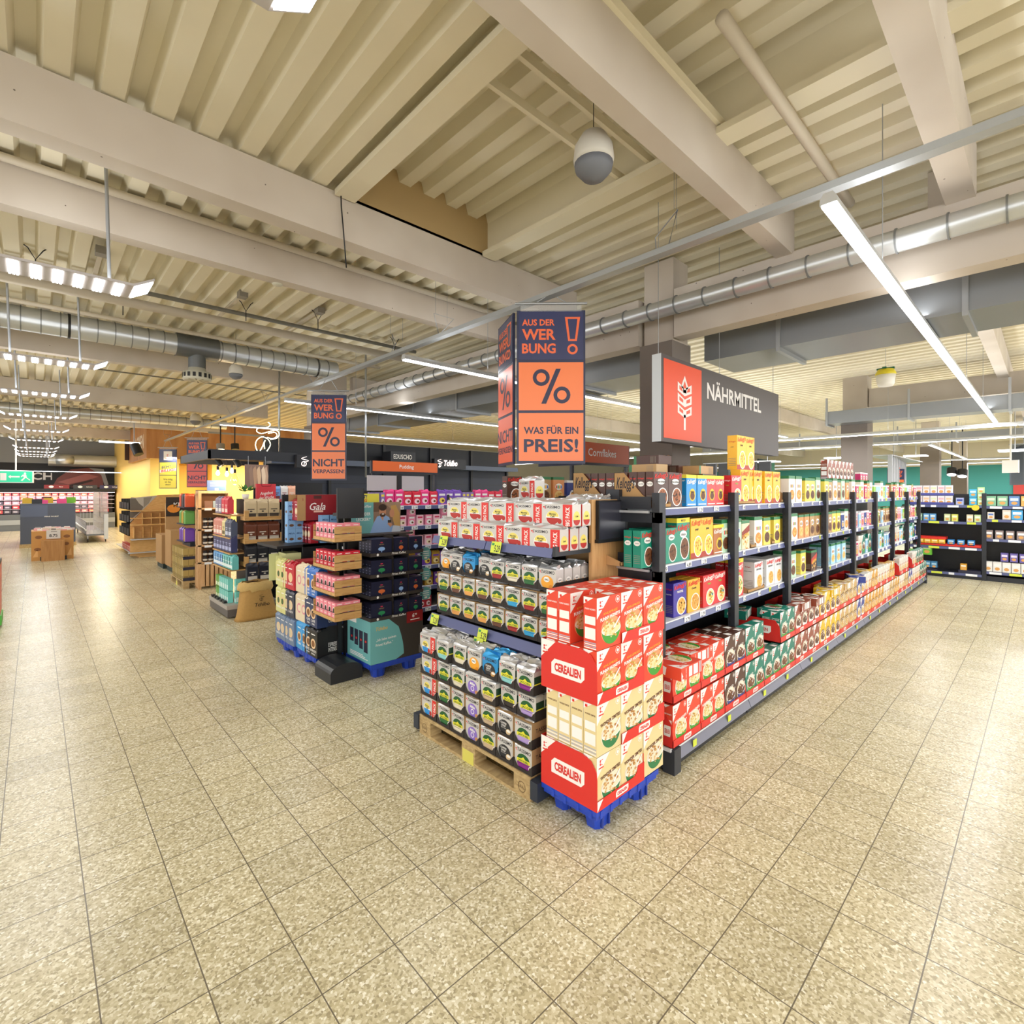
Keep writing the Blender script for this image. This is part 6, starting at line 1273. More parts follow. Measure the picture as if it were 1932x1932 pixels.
for i, (x, c) in enumerate(((.08, '#9a7f6f'), (.14, '#b8967a'), (.2, '#d9bc9a'), (.27, '#e9d3b8'), (.31, '#c9ab92'))): mb.poly(f, [(x, 0), (x + .03, 0), (x + .05, .2), (x + .02, .36), (x - .02, .3)], M(c, .4), 1 + i % 2)
mb.obj('poster_print', t); mb = MB(); mb.cyl((.05, 0, .38), (.05, 0, .52), .003, STEEL, 5); mb.cyl((.31, 0, .38), (.31, 0, .52), .003, STEEL, 5); mb.obj('hanging_wire', t)
# black back shelf with light bags above the stand
t = thing('shelf_cabinet', 'dark back shelf carrying light blue coffee bags beside the red bag sign', 'shelving', (2.75, 9.0, 0))
mb = MB(); mb.box(0, 0, 0, 1.2, .4, .1, BLACK); mb.box(0, .38, 0, 1.2, .42, 2.0, BLACK); mb.box(-.03, 0, 0, 0, .42, 1.68, M('#2c2119', .6)); mb.obj('body', t)
for z in (1.66, 1.3, .95, .6): MB().box(0, -.05, z, 1.2, .38, z + .03, M('#3a3030', .5)).obj('shelf', t)
mb = MB(); mb.box(.0, -.056, 1.66, 1.2, -.05, 1.71, M('#c94a4a', .5)); mb.obj('price_rail', t)
for i, (nm, col, c2) in enumerate((('light blue', '#5f93d6', '#2a3f7a'), ('light blue', '#6f9fdc', '#7a3a3a'), ('white', '#e9e6e4', '#8a3a4a'), ('peach', '#f2b79a', '#e9e0d4'))): sbag(nm, col, c2, 2.87 + .125 * i, 8.98, 1.692, 0, 'on the dark back shelf, %s from left' % NTH[i + 1], .118, .24)
for z in (1.33, .98, .63):
    for i in range(7): sbag('dark', '#2f2a33', '#8a8590', 2.87 + .15 * i, 9.03, z, 0, 'on the dark back shelf at %s row, %s from left' % ({1.33: 'upper', .98: 'middle', .63: 'lower'}[z], NTH[i + 1]), .118, .24)
t = thing('coffee_grinder', 'grey white coffee grinder machine beside the stand', 'coffee grinder', (3.07, 8.5, .72))
MB().box(0, 0, 0, .2, .25, .42, M('#b9bcc2', .4)).obj('machine_body', t); MB().box(.02, .02, .42, .18, .2, .6, M('#d9dde2', .3)).obj('hopper', t); MB().box(.05, -.06, .14, .15, 0, .2, BLACK).obj('spout', t); MB().box(-.05, -.05, -.72, .25, .3, 0, M('#4f5157', .5)).obj('pedestal', t)

# ------------------------------------------------------------------ slatted oak jar rack, snack pallets, bread shelf
t = thing('jar_rack', 'tall light oak rack with shelves of dark jars', 'shelving', (2.235, 10.9, 0)); OAKL = wood_mat('pale_oak', '#c79a6c', '#dcb68a', (10, 10, 1.5))
RWX, RWY = .55, .24
for x in (0, RWX - .05):
    for y in (0, RWY - .06): MB().box(x, y, 0, x + .05, y + .06, 1.8, OAKL).obj('post', t)
MB().box(0, 0, 1.8, RWX, RWY, 1.85, OAKL).obj('top_board', t)
for z in (1.5, 1.1, .8, .48): sh = MB().box(0, 0, z, RWX, RWY, z + .025, OAKL).obj('shelf', t); MB().box(.1, -.008, z - .02, .22, 0, z + .02, TAGW).obj('price_tag', sh); MB().box(.3, -.008, z - .02, .42, 0, z + .02, TAGW).obj('price_tag', sh)
for i in range(6): MB().box(.05 + .075 * i, .0, .05, .105 + .075 * i, .015, .47, OAKL).obj('front_slat', t)
for i in range(3): MB().box(-.012, .0 + .085 * i, .05, 0, .055 + .085 * i, .47, OAKL).obj('side_slat', t)
MB().box(0, RWY, .03, RWX, RWY + .015, 1.8, M('#8a6038', .6)).obj('back_board', t)
JAR = MB(); JAR.lathe([(.035, 0), (.04, .01), (.04, .075), (.034, .085)], M('#2a2326', .25), 10); JAR.lathe([(.036, .085), (.036, .105)], M('#1d1c20', .4), 10); JAR.lathe([(.0405, .02), (.0405, .055)], M('#d9d2c6', .5), 10); JM = JAR.make('jar')
for z, nm in ((1.126, 'upper'), (.826, 'middle'), (.506, 'lower')):
    for r in range(2):
        for c in range(5): tag(O('jar', JM, None, (2.36 + .088 * c, 10.96, z + .107 * r)), 'dark jar on the %s oak rack shelf, %s layer, %s from left' % (nm, NTH[r + 1], NTH[c + 1]), 'jar', 'dark jars in the oak rack')
for i, x in enumerate((2.36, 2.5)): tag(MB().box(0, 0, 0, .13, .02, .13, M(('#8a6a5a', '#9fb8c6')[i], .4)).obj('picture_box', None, (x, 11.0, 1.526)), ('brown', 'pale blue')[i] + ' printed box on the top oak rack shelf', 'box')
t = thing('notice_sign', 'blue notice board standing on the oak jar rack', 'sign', (2.4, 11.0, 1.851)); mb = MB(); mb.box(0, 0, 0, .32, .01, .2, M('#3d64a8', .5)); f = front(0)
for i in range(3): mb.rect(f, .05, .16 - .035 * i, .27, .168 - .035 * i, WHITE, 1)
mb.rect(f, .13, .01, .19, .05, WHITE, 1); mb.obj('board', t)
euro_pallet(2.04, 12.36, HP, 'wooden pallet under the stacked gold coffee cartons', 1.2, .6)
GOLD = box_pack('capsule_box', .085, .192, .12, '#b39b5a', lambda mb, a, h, d: (mb.rect(front(0), -a * .4, h * .1, a * .4, h * .4, M('#8a7440'), 1), mb.rect(leftf(-a / 2, d), d * .1, h * .1, d * .9, h * .4, M('#8a7440'), 1)))
for r in range(3):
    tag(MB().box(0, 0, 0, .5, .006, .055, NB).obj('carton_tray', None, (2.04, 11.17, .15 + .2 * r)), 'navy cardboard front strip of the %s layer of gold cartons' % NTH[r + 1], 'cardboard tray')
    for c in range(6): tag(O('capsule_box', GOLD, None, (2.085 + .088 * c, 11.18, .16 + .2 * r)), 'gold carton on the far wooden pallet, front, %s layer, %s from left' % (NTH[r + 1], NTH[c + 1]), 'carton', 'gold cartons on the far pallet')
    for c in range(7): tag(O('capsule_box', GOLD, None, (2.04, 11.36 + .13 * c, .16 + .2 * r), HP), 'gold carton on the far wooden pallet, aisle side, %s layer, %s from the near end' % (NTH[r + 1], NTH[c + 1]), 'carton', 'gold cartons on the far pallet')
t = thing('snack_display', 'dark tiered snack display behind the gold cartons', 'display stand', (2.1, 11.3, .765))
mb = MB(); mb.box(.1, .1, 0, .55, .8, .08, NAVY); mb.box(.35, .1, 0, .55, .9, 1.1, NAVY); mb.box(.0, .1, .08, .5, .8, .1, NB); mb.box(0, .1, .42, .5, .8, .44, NB); mb.box(0, .1, .75, .5, .8, .77, NB); mb.obj('tier_body', t)
SNK = [bag_mesh(.15, .26, .07, M(c, .35), M(c, .3), i, 'snack_bag', .1) for i, c in enumerate(('#7a4fb8', '#c9a83a', '#6fae5a', '#e2603a', '#3a3d45'))]; SNN = ('violet', 'gold', 'green', 'orange', 'charcoal')
for i, (tz, ks) in enumerate(((.86, (0, 0, 1)), (1.2, (2, 1, 2)), (1.53, (3, 4, 4)))):
    for c, k in enumerate(ks):
        tag(O('snack_bag', SNK[k], None, (2.14, 12.0 - .2 * c, tz), HP), SNN[k] + ' snack bag on the %s tier of the dark snack display, %s from far' % (NTH[i + 1], NTH[c + 1]), 'snack bag', 'bags on the snack display')
        if c < 2: tag(O('snack_bag', SNK[k], None, (2.2 + .16 * c, 11.42, tz)), SNN[k] + ' snack bag at the front of the %s snack tier, %s' % (NTH[i + 1], ('left', 'right')[c]), 'snack bag', 'bags on the snack display')
for i, (x, y, wx, wy, h) in enumerate(((2.25, 13.6, .6, .7, .95), (2.2, 14.4, .5, .8, .8))):
    t = thing('cardboard_bin', ('tall', 'low')[i] + ' brown cardboard sales bin in front of the bread shelf', 'cardboard bin', (x, y, 0))
    MB().box(0, 0, .12, wx, wy, h, CARD).obj('bin_box', t); mb = MB(); mb.box(.03, .03, 0, wx - .03, wy - .03, .12, M('#23332f', .6)); mb.obj('bin_foot', t)
    if i == 0: MB().box(0, .6, h, wx, .7, h + .6, CARD).obj('bin_back', t); mb = MB(); mb.box(0, .585, h + .3, wx, .6, h + .75, M('#2a1c14', .5)); mb.txt(front(.584), 'KRAFT', .36, h + .52, .1, WHITE, 1, 'c', .02); mb.ell(front(.584), .15, h + .48, .13, .1, M('#e08a2a', .5), 1, 12); mb.obj('bin_poster', t)
t = thing('bread_shelf', 'light wooden bread shelf with black baskets on its aisle side', 'shelving', (1.92, 17.3, 0)); BRW = wood_mat('bread_wood', '#cf9c58', '#e0b272', (3, 3, 14))
MB().box(.2, .02, .0, 1.3, 3.2, .5, BRW).obj('plinth', t); MB().box(.0, .1, .14, .3, 3.2, .16, M('#b9bcc0', .4)).obj('front_rail', t)
mb = MB(); mb.prism([(.0, .05), (1.25, .05), (1.25, 1.75), (.62, 1.73), (.0, .95)], 'y', 0, .02, BRW); mb.obj('end_panel', t)
mb = MB(); mb.prism([(.0, .98), (.62, 1.72), (.0, 1.65)], 'y', -.012, -.002, M('#b9b1a6', .6)); mb.poly(front(-.012), [(.12, 1.64), (.2, 1.5), (.3, 1.4), (.25, 1.3), (.1, 1.15), (.0, 1.05), (.0, 1.64)], M('#6d655c', .6), 1); mb.poly(front(-.012), [(.3, 1.66), (.5, 1.68), (.42, 1.5), (.3, 1.38)], M('#8f867b', .6), 1); mb.obj('photo_panel', t)
for z, x1 in ((.9, .35), (1.08, .5), (1.28, .7)): MB().box(x1 - .35 if False else .0, -.2 + .0, z, 1.25, 0, z + .03, BRW).obj('step_shelf', t)
MB().box(0, -.22, .5, 1.2, -.0, .53, ALU).obj('edge_rail', t); MB().box(-.05, -.12, .13, 1.2, -.0, .155, ALU).obj('edge_rail', t)
for z, a_ in ((.55, .06), (.93, .25)):
    for i in range(5): MB().box(a_ + .2 * i, -.19, z, a_ + .015 + .2 * i, 0, z + .3, BRW).obj('divider', t)
BK = [M('#2d2a29', .5), M('#6b5240', .6), M('#d9a58a', .6)]
for r in range(3):
    for c in range(4):
        t = thing('bread_basket', 'black basket beside the bread shelf, %s row, %s from the near end' % (NTH[r + 1], NTH[c + 1]), 'basket', (1.9, 17.35 + .55 * c, .6 + .36 * r), 0, 'bread baskets')
        mb = MB(); mb.box(0, 0, 0, .3, .5, .02, BK[0]); mb.box(0, 0, 0, .015, .5, .2, BK[0]); mb.box(0, 0, 0, .3, .015, .3, BK[0]); mb.box(.285, 0, 0, .3, .5, .33, BK[0]); mb.obj('basket_body', t)
        mb = MB()
        for q in range(3): mb.lathe([(.001, 0), (.06, .02), (.075, .06), (.05, .1), (.001, .115)], BK[1] if q else M('#a8683c', .6), 10, (.13, .1 + .15 * q, .02))
        o = mb.obj('bread', t); o['kind'] = 'stuff'
PKR = box_pack('snack_box', .14, .16, .1, '#c22a3a', swp(WHITE, M('#f0d9c0')))
for c in range(9): tag(O('snack_box', PKR, None, (1.93, 17.45 + .2 * c, .17), HP), 'red snack pack low beside the bread shelf, %s from the near end' % NTH[c + 1], 'snack pack', 'red packs below the bread')
# bakery wood fascia
WF = wood_mat('bakery_wood', '#a8703c', '#c48e54', (1.2, 1.2, .25), .5)
t = thing('bakery_fascia', 'broad wooden fascia box of the bakery under the ceiling', 'fascia', (3.1, 22.3, 3.03)); MB().box(-.15, 0, 0, 6.4, .3, 1.37, WF, dict(b=M('#e8cf94', .6))).obj('front_board', t); MB().box(-.15, .3, 0, 0, 4.8, 1.37, WF).obj('side_board', t)  # underside coloured pale yellow to hold the yellow light on it
mb = MB(); mb.txt(leftf(-.15, 4.8), 'BACKEN', 1.6, .4, .5, M('#efe3cf', .5), 4, 'l', .03, maxw=2.6); mb.obj('lettering', t); area('lamp', t, (2.8, -1.3, .0), 5, .6, 260, (1, .88, .66)); area('lamp', t, (-1.0, 4.5, .0), .5, 8, 120, (1, .88, .66)); MB().box(-.3, 4.5, .12, -.15, 4.6, .95, M('#3a241a', .5)).obj('blade_sign', t)  # both area lamps added without fixtures, to brighten the yellow walls
for i, (x0, x1) in enumerate(((-4.5, 4.5),)):
    pass
v0, v1 = atY(187, 834, 20.5), atY(264, 834, 20.5); t = thing('strip_lamp', 'short white linear lamp hanging before the yellow wall', 'ceiling light', (v0.x, 20.5, v0.z)); MB().box(0, 0, 0, v1.x - v0.x, .06, .05, LEDW).obj('diffuser', t); MB().cyl((v1.x - v0.x - .15, .03, .05), (v1.x - v0.x - .15, .03, 4.4 - v0.z), .015, STEEL, 6).obj('rod', t); mb = MB(); mb.cyl((.9, .03, -.02), (1.0, -.1, -.35), .14, BLACK, 12); mb.obj('spot_lamp', t)

# ------------------------------------------------------------------ far left: meat fridge, island, column box, cage
t = thing('meat_fridge', 'long open meat fridge along the far back wall', 'fridge', (-9, 32.6, 0)); FG = M('#3a3c42', .4)
W_ = 12.0
MB().box(0, 0, 0, W_, 1.2, .75, M('#6d7276', .4)).obj('base', t); MB().box(0, -.02, .28, W_, 0, .5, M('#a9aeb0', .35)).obj('bumper', t); MB().box(0, 0, 1.78, W_, 1.2, 1.95, BLACK).obj('canopy', t); MB().box(0, 1.1, .75, W_, 1.2, 1.8, M('#8f8a90', .5)).obj('back_panel', t)
MB().box(0, .05, 1.76, W_, .1, 1.78, M('#ffd9e0', .4, emit=3)).obj('light_bar', t)
l = area('lamp', t, (W_ / 2, .1, 1.74), W_, .1, 45, (1, .8, .84))
FZ = (.8, 1.0, 1.2, 1.42, 1.6)
for z in FZ[1:]: MB().box(0, .3, z - .02, W_, 1.1, z, M('#cfcfd4', .4)).obj('shelf', t)
MT = []
for c, l_ in (('#e58a96', '#f6e6e6'), ('#d9575f', '#f3d9b0'), ('#f0a0b0', '#ffffff'), ('#e9795a', '#f0e0c0'), ('#5a5462', '#c9c2d0'), ('#c93a48', '#f6f0e0')):
    mb = MB(); mb.box(-.12, 0, 0, .12, .1, .15, M(c, .35)); mb.rect(front(0), -.08, .04, .06, .11, M(l_, .5), 1); MT.append(mb.make('meat_tray'))
MTN = ('pink', 'red', 'pale pink', 'orange', 'dark grey', 'crimson')
for r, z in enumerate(FZ):
    for i in range(30): mi_ = R.choice(((5, 1, 0, 4), (0, 2, 4, 5), (2, 0, 2, 4), (0, 2, 3, 2), (3, 1, 3, 1))[r]); tag(O('meat_tray', MT[mi_], None, (-5.2 + .27 * i, 32.62 + (.0 if r == 0 else .28), z + .002)), MTN[mi_] + ' wrapped meat tray on the %s level of the far fridge' % NTH[r + 1], 'meat tray', MTN[mi_] + ' meat trays on the %s fridge level' % NTH[r + 1])
t = thing('wall_lettering', 'white capital letters FLEISCH on the black wall above the meat fridge', 'lettering', (-1.35, 33.88, 2.4)); mb = MB(); mb.txt(front(0), 'FLEISCH', 0, 0, .34, M('#d9d4d2', .5), 4, 'l', .03, w=2.05); mb.obj('letters', t)
t = thing('meat_mural', 'large printed picture of raw meat on the black wall', 'mural', (.75, 33.87, 1.98)); mb = MB(); f = front(0)
mb.poly(f, [(-.1, .05), (1.9, .05), (1.85, .8), (1.3, 1.05), (.6, .95), (.1, .5)], M('#7d4440', .6), 1); mb.poly(f, [(.1, .3), (1.2, .75), (1.7, .6), (1.2, .4), (.5, .2)], M('#a8625c', .6), 2); mb.poly(f, [(.2, .05), (1.4, .45), (1.5, .38), (.6, .05)], M('#3a2222', .6), 3); mb.poly(f, [(1.3, 1.05), (1.9, 1.0), (2.1, .2), (1.95, .1), (1.8, .7)], M('#9a9694', .6), 2); mb.box(-.1, 0, 0, 2.1, .008, 1.1, DARK); mb.obj('mural_panel', t)
for i, (x, c, s_) in enumerate(((.35, '#7d2228', 'Rind'), (1.4, '#33363d', 'Schwein'), (2.4, '#33305a', 'Geflügel'))):
    t = thing('fridge_sign', ('dark red', 'grey', 'violet')[i] + ' category plate on top of the meat fridge', 'sign', (x, 32.6, 1.96)); mb = MB(); mb.box(0, 0, 0, .9, .03, .17, M(c, .5)); mb.ell(front(0), .25, .085, .09, .055, WHITE, 1, 14); mb.txt(front(0), s_, .6, .06, .05, WHITE, 1, 'c', .01, maxw=.3); mb.obj('plate', t)
tag(MB().box(0, 0, 0, 9, .03, .025, LEDW).obj('wall_light_line', None, (-5.9, 31.2, 2.72)), 'thin white light line in front of the black meat wall', 'light')
v = atY(152, 880, 32); t = thing('round_duct', 'grey round duct elbow above the meat fridge', 'air duct', (2.0, 33.2, 3.35)); MB().cyl((-1.5, 0, 0), (1.1, 0, 0), .3, GALV, 20).obj('duct_pipe', t); MB().lathe([(.32, -.2), (.36, 0), (.32, .2)], GALV, 20, (-.9, -.3, 0)).obj('elbow', t)
t = thing('sales_island', 'brown wood sales island with a price sign in the left aisle', 'sales table', (-.03, 18.3, 0)); ISW = wood_mat('island_wood', '#a8743c', '#c08c50', (12, 3, 1)); ISO = M('#c9924e', .6)
mb = MB(); mb.box(-.02, 0, 0, .82, .9, .78, ISO); f = front(0)
for x, z in ((.12, .62), (.1, .3), (.68, .62), (.66, .42)): mb.ell(f, x, z, .07, .045, M('#8a5a34', .6), 1, 12)
for x, z in ((.05, .2), (.72, .2)): mb.poly(f, [(x - .04, z - .1), (x + .06, z - .1), (x + .05, z + .12)], M('#e3b272', .6), 1)
mb.obj('body', t); mb = MB(); mb.box(.17, -.28, 0, .63, 0, .54, ISW); mb.obj('counter', t)
for x in (.15, .63): MB().box(x, -.06, .0, x + .05, 0, .1, BLACK).obj('foot', t)
mb = MB(); q = random.Random(3)
for i in range(40): x, y = q.uniform(.02, .76), q.uniform(0, .8); mb.box(x, y, .78, x + .12, y + .1, .8 + q.uniform(.01, .06), M(q.choice(('#e9a9ad', '#f0ebe6', '#8f8a86', '#d9c9b4', '#e2d0d2')), .5))
o = mb.obj('goods', t); o['kind'] = 'stuff'
mb = MB(); mb.box(.27, -.04, .57, .55, -.02, .8, M('#d9d6d2', .5)); mb.txt(front(-.04), '8.75', .41, .62, .07, INK, 1, 'c', .02); mb.rect(front(-.04), .36, .75, .48, .77, M('#8f8a86'), 1); mb.obj('price_sign', t)
t = thing('freezer_cabinet', 'tall slate grey cabinet block behind the brown sales island', 'cabinet', (-.32, 22.7, 0)); SL = M('#4c5364', .5)
MB().box(0, 0, .12, 1.35, 3.2, 1.42, SL).obj('cabinet_body', t); mb = MB(); mb.box(.0, -.01, 1.0, .65, 0, 1.38, M('#566079', .5)); mb.txt(front(-.01), 'FEINE WURST', .75, .98, .04, WHITE, 1, 'c', .01); mb.obj('front_panel', t); MB().box(-.02, 0, 0, 1.37, 3.2, .12, PALW).obj('foot', t)
mb = MB()
for i in range(14): x, y = q.uniform(0, 1.2), q.uniform(0, 2); mb.box(x, y, 1.42, x + .25, y + .2, 1.5 + q.uniform(0, .14), M(q.choice(('#6fb83c', '#2a2c33', '#e2508a', '#e9e6e2', '#d9b43a')), .5))
o = mb.obj('goods', t); o['kind'] = 'stuff'
t = thing('roll_cage', 'silver wire cage trolley parked beside the bread shelf', 'trolley', (1.35, 23.5, 0)); WR = M('#b9bcc6', .35, .5)
def grid(x0, y0, x1, y1, z0, z1, nu, nv, name):
    mb = MB()
    for i in range(nu + 1): u = i / nu; mb.box(x0 + (x1 - x0) * u - .006, y0 + (y1 - y0) * u - .006, z0, x0 + (x1 - x0) * u + .006, y0 + (y1 - y0) * u + .006, z1, WR)
    for i in range(nv + 1): z = z0 + (z1 - z0) * i / nv; mb.box(min(x0, x1) - .005, min(y0, y1) - .005, z - .005, max(x0, x1) + .005, max(y0, y1) + .005, z + .005, WR)
    mb.obj(name, t)
grid(0, 0, 0, 6, .3, .75, 30, 3, 'side_grid'); grid(.6, 0, .6, 6, .3, 1.8, 30, 6, 'side_grid'); grid(0, 0, .6, 0, .3, .75, 6, 3, 'front_grid'); grid(0, 3, .6, 3, .75, 1.8, 6, 4, 'cross_grid')
MB().box(-.03, -.03, .42, .03, 6, .47, M('#d3d9e2', .4)).obj('bumper', t); MB().box(.5, -.02, .1, .62, .1, 1.0, M('#c3cad6', .4)).obj('corner_post', t); MB().box(0, 0, .24, .6, 6, .3, M('#6d7480', .4)).obj('floor_tray', t)
for x in (.05, .55):
    for y in (.1, 5.8): mb = MB(); mb.cyl((x - .015, y, .07), (x + .015, y, .07), .07, BLACK, 12); mb.box(x - .02, y - .02, .1, x + .02, y + .02, .25, STEEL); mb.obj('caster', t)
t = thing('product_display', 'edge of a coral red product stand at the left edge of the aisle', 'display stand', tuple(atZ(0, 1184, 0)) ); MB().box(-.6, 0, .16, .0, .5, .85, M('#d97a6a', .5)).obj('display_box', t); MB().box(-.6, -.01, .03, .015, .5, .16, M('#4fae3c', .5)).obj('base', t); MB().box(-.58, .01, 0, 0, .48, .03, BLACK).obj('foot', t); MB().box(-.6, 0, .85, .0, .5, .9, BLACK).obj('cap', t); MB().box(-.5, -.004, .3, -.1, 0, .7, M('#f0d9c9', .5)).obj('front_panel', t)

# ------------------------------------------------------------------ far right: transverse shelves and what stands behind them
XS = 14.2
def rbay(y1, zs, label, base=.1):
    t = thing('shelf_bay', label, 'shelving', (XS, y1, 0), HP, 'transverse shelf bays')
    MB().box(0, .03, 0, 1.25, .6, base, DKM).obj('base', t); MB().box(0, .6, 0, 1.25, .62, 1.78, BLACK).obj('back_panel', t)
    for x in (0,): 
        mb = MB(); mb.box(-.035, .0, 0, .035, .06, 1.8, DKM); mb.obj('upright', t)
    for z in zs:
        sh = MB().box(.03, .01, z - .03, 1.22, .6, z, DKM).obj('shelf', t); MB().box(.03, 0, z - .055, 1.22, .012, z - .003, RAIL).obj('price_rail', sh)
        for q in range(4): price_tag(sh, .15 + .29 * q + R.uniform(0, .06), -.001, z - .03, None, R.choice((TAGW, TAGW, TAGY)), R.choice((.09, .14, .18)), .045)
    return t
A_ = rbay(2.15, (1.55, 1.2, .66, .12), 'left shelf bay standing across the end of the cereal aisle')
B_ = rbay(.9, (1.54, 1.27, .87, .2), 'right shelf bay standing across the end of the cereal aisle')
C_ = rbay(-.35, (1.54, 1.27, .87, .2), 'rightmost shelf bay across the aisle, mostly outside the view')
GP = {}
def gp(col, lab, w_, h_, d_=.12):
    k = (col, lab, w_, h_)
    if k not in GP: GP[k] = box_pack('grocery_pack', w_, h_, d_, col, lambda mb, a, h, d: (mb.rect(front(0), -a * .38, h * .55, a * .38, h * .8, M(lab, .5), 1), mb.ell(front(0), 0, h * .3, a * .3, h * .16, M('#d9a05a', .5), 1, 12)))
    return GP[k]
def gput(bay, col, lab, nm, y, z, w_, h_, where): return tag(O('grocery_pack', gp(col, lab, w_, h_), None, (XS + .02, y, z + .002), HP), nm + ' ' + where, 'grocery pack', 'packs on the transverse shelves')
for r in range(2):
    for c in range(6): gput(A_, '#e9e3ea', ('#d9e0c0', '#e9b4c0', '#e9c4a0')[c % 3], 'white baby food carton', 2.08 - .125 * c, 1.55 + .225 * r, .115, .19, 'on the left transverse top shelf, %s layer, %s from left' % (NTH[r + 1], NTH[c + 1]))
    tag(MB().box(0, 0, 0, .006, .78, .05, M('#4a4f9c', .5)).obj('carton_strip', None, (XS + .012, 1.37, 1.552 + .2 * r)), ('lower', 'upper')[r] + ' violet tray strip of the white baby food cartons', 'cardboard tray')
gput(A_, '#a9b4dc', '#3a4a9c', 'pale blue carton', 1.28, 1.55, .12, .15, 'with dark blue top beside the white cartons')
for r in range(2): gput(A_, '#48b0dc', '#c9ecf6', 'bright turquoise carton', 1.07, 1.55 + .17 * r, .115, .16, 'on the left transverse top shelf, %s of two' % ('lower', 'upper')[r])
for r in range(3): gput(A_, '#b6dc9c', '#eaf5e0', 'pale green carton', .97 - .02, 1.55 + .125 * r, .1, .12, 'in the small tower by the middle upright, %s layer' % NTH[r + 1])
for i, (c, l_, nm) in enumerate((('#7fb493', '#cfe3c9', 'sage green carton'), ('#7fb493', '#cfe3c9', 'sage green carton'), ('#5f86c0', '#c9d9ec', 'blue carton'), ('#d9a85a', '#e9d3a0', 'golden brown carton'), ('#d9a85a', '#8fb45a', 'golden green carton'))): gput(B_, c, l_, nm, .8 - .17 * i, 1.54, .15, .2, 'on the right transverse top shelf, %s from left' % NTH[i + 1])
for i, (c, l_, nm) in enumerate((('#8fb4a0', '#e0e6d0', 'grey green pack'), ('#8fb4a0', '#e0e6d0', 'grey green pack'), ('#6aa5dc', '#d9ecf6', 'light blue pack'), ('#6aa5dc', '#d9ecf6', 'light blue pack'), ('#c9d3a0', '#f0f0d9', 'pale yellow pack'), ('#d9dc6a', '#f6f6d0', 'lemon pack'), ('#d9d0b4', '#f3ede0', 'cream pack'), ('#c3d9a0', '#eaf5e0', 'pale lime pack'))): gput(A_, c, l_, nm, (2.05, 1.95, 1.83, 1.72, 1.48, 1.36, 1.12, 1.0)[i], 1.2, .1, .15, 'on the second left transverse shelf, %s from left' % NTH[i + 1])
for i, (c, l_, nm, w_, h_) in enumerate((('#e0d9d0', '#5a7ac0', 'white blue pack', .1, .14), ('#d9cfc6', '#e9e3dc', 'beige tall pack', .12, .19), ('#4aa5dc', '#f3f3f3', 'blue white pack', .16, .19), ('#4aa5dc', '#f3f3f3', 'narrow blue pack', .07, .2))): gput(B_, c, l_, nm, (.8, .57, .42, .26)[i], 1.27, w_, h_, 'on the second right transverse shelf')
for i in range(5): gput(B_, '#8f7f80', '#f3f0ee', 'mauve white pack', .83 - .155 * i, .87, .12, .17, 'on the third right transverse shelf, %s from left' % NTH[i + 1])
for r in range(2): tag(MB().box(0, 0, 0, .3, .5, .05, TRED).obj('carton_tray', None, (XS + .02, 1.5, .665 + .14 * r)), ('lower', 'upper')[r] + ' red tray around yellow packs on the third left shelf', 'cardboard tray')
tag(MB().box(0, 0, 0, .3, .55, .05, TRED).obj('carton_tray', None, (XS + .02, .95, .665)), 'red tray around blue packs on the third left shelf', 'cardboard tray')
for i in range(4): gput(A_, '#f0b82e', '#f6e6b0', 'yellow pack', 1.93 - .12 * i, .7, .11, .1, 'in the red tray of the third left shelf, %s from left' % NTH[i + 1])
for i in range(3): gput(A_, '#2f7fc4', '#c9e0f3', 'blue pack', 1.42 - .16 * i, .7, .11, .11, 'in the red tray of the third left shelf, %s from left' % NTH[i + 1])
tag(MB().box(0, 0, 0, .25, .33, .06, NB).obj('carton_tray', None, (XS + .02, 1.65, .122)), 'navy tray of blue packs on the lowest left transverse shelf', 'cardboard tray')
tag(MB().box(0, 0, 0, .25, .35, .06, NB).obj('carton_tray', None, (XS + .02, .95, .122)), 'empty navy tray on the lowest left transverse shelf', 'cardboard tray')
for i in range(3): gput(A_, '#4a86b4', '#a9d0e6', 'steel blue pack', 1.92 - .11 * i, .16, .1, .15, 'on the lowest left transverse shelf, %s from left' % NTH[i + 1])
gput(A_, '#d9a03a', '#f3ede0', 'brown yellow pack', 1.22, .18, .1, .13, 'alone on the lowest left transverse shelf')
for i in range(6): gput(B_, '#e6e4e2', '#f3f0ee', 'plain white carton', .84 - .135 * i, .2, .125, .2, 'in the lowest row of the right transverse bay, %s from left' % NTH[i + 1]); 
for i in range(4): gput(B_, '#6a5fa8', '#d9d3f0', 'violet pack', .6 - .135 * i, .42, .11, .17, 'standing on the white cartons, %s from left' % NTH[i + 1])
t = thing('shelf_wobbler', 'yellow oval wobbler on the left transverse shelf', 'wobbler', (XS - .02, 1.03, 1.5)); MB().cyl((0, 0, 0), (-.003, 0, 0), .06, M('#e9c93a', .5), 18).obj('paper_disc', t)
gput(A_, '#6fc03c', '#d9ecc0', 'bright green carton', 1.82, .45, .16, .22, 'beside the end of the cereal gondola'); 
for i in range(3): tag(O('grocery_pack', gp('#a8b83c', '#f0d95a', .12, .24), None, (12.66 + .13 * i, 1.68, .176)), 'green and yellow pack at the far end of the cereal base, %s' % NTH[i + 1], 'grocery pack', 'packs at the far gondola end')
tag(MB().box(0, 0, 0, .36, .25, .2, M('#6fc03c', .5)).obj('grocery_carton', None, (12.64, 1.72, .47)), 'bright green open carton on the far end of the cereal base', 'carton')
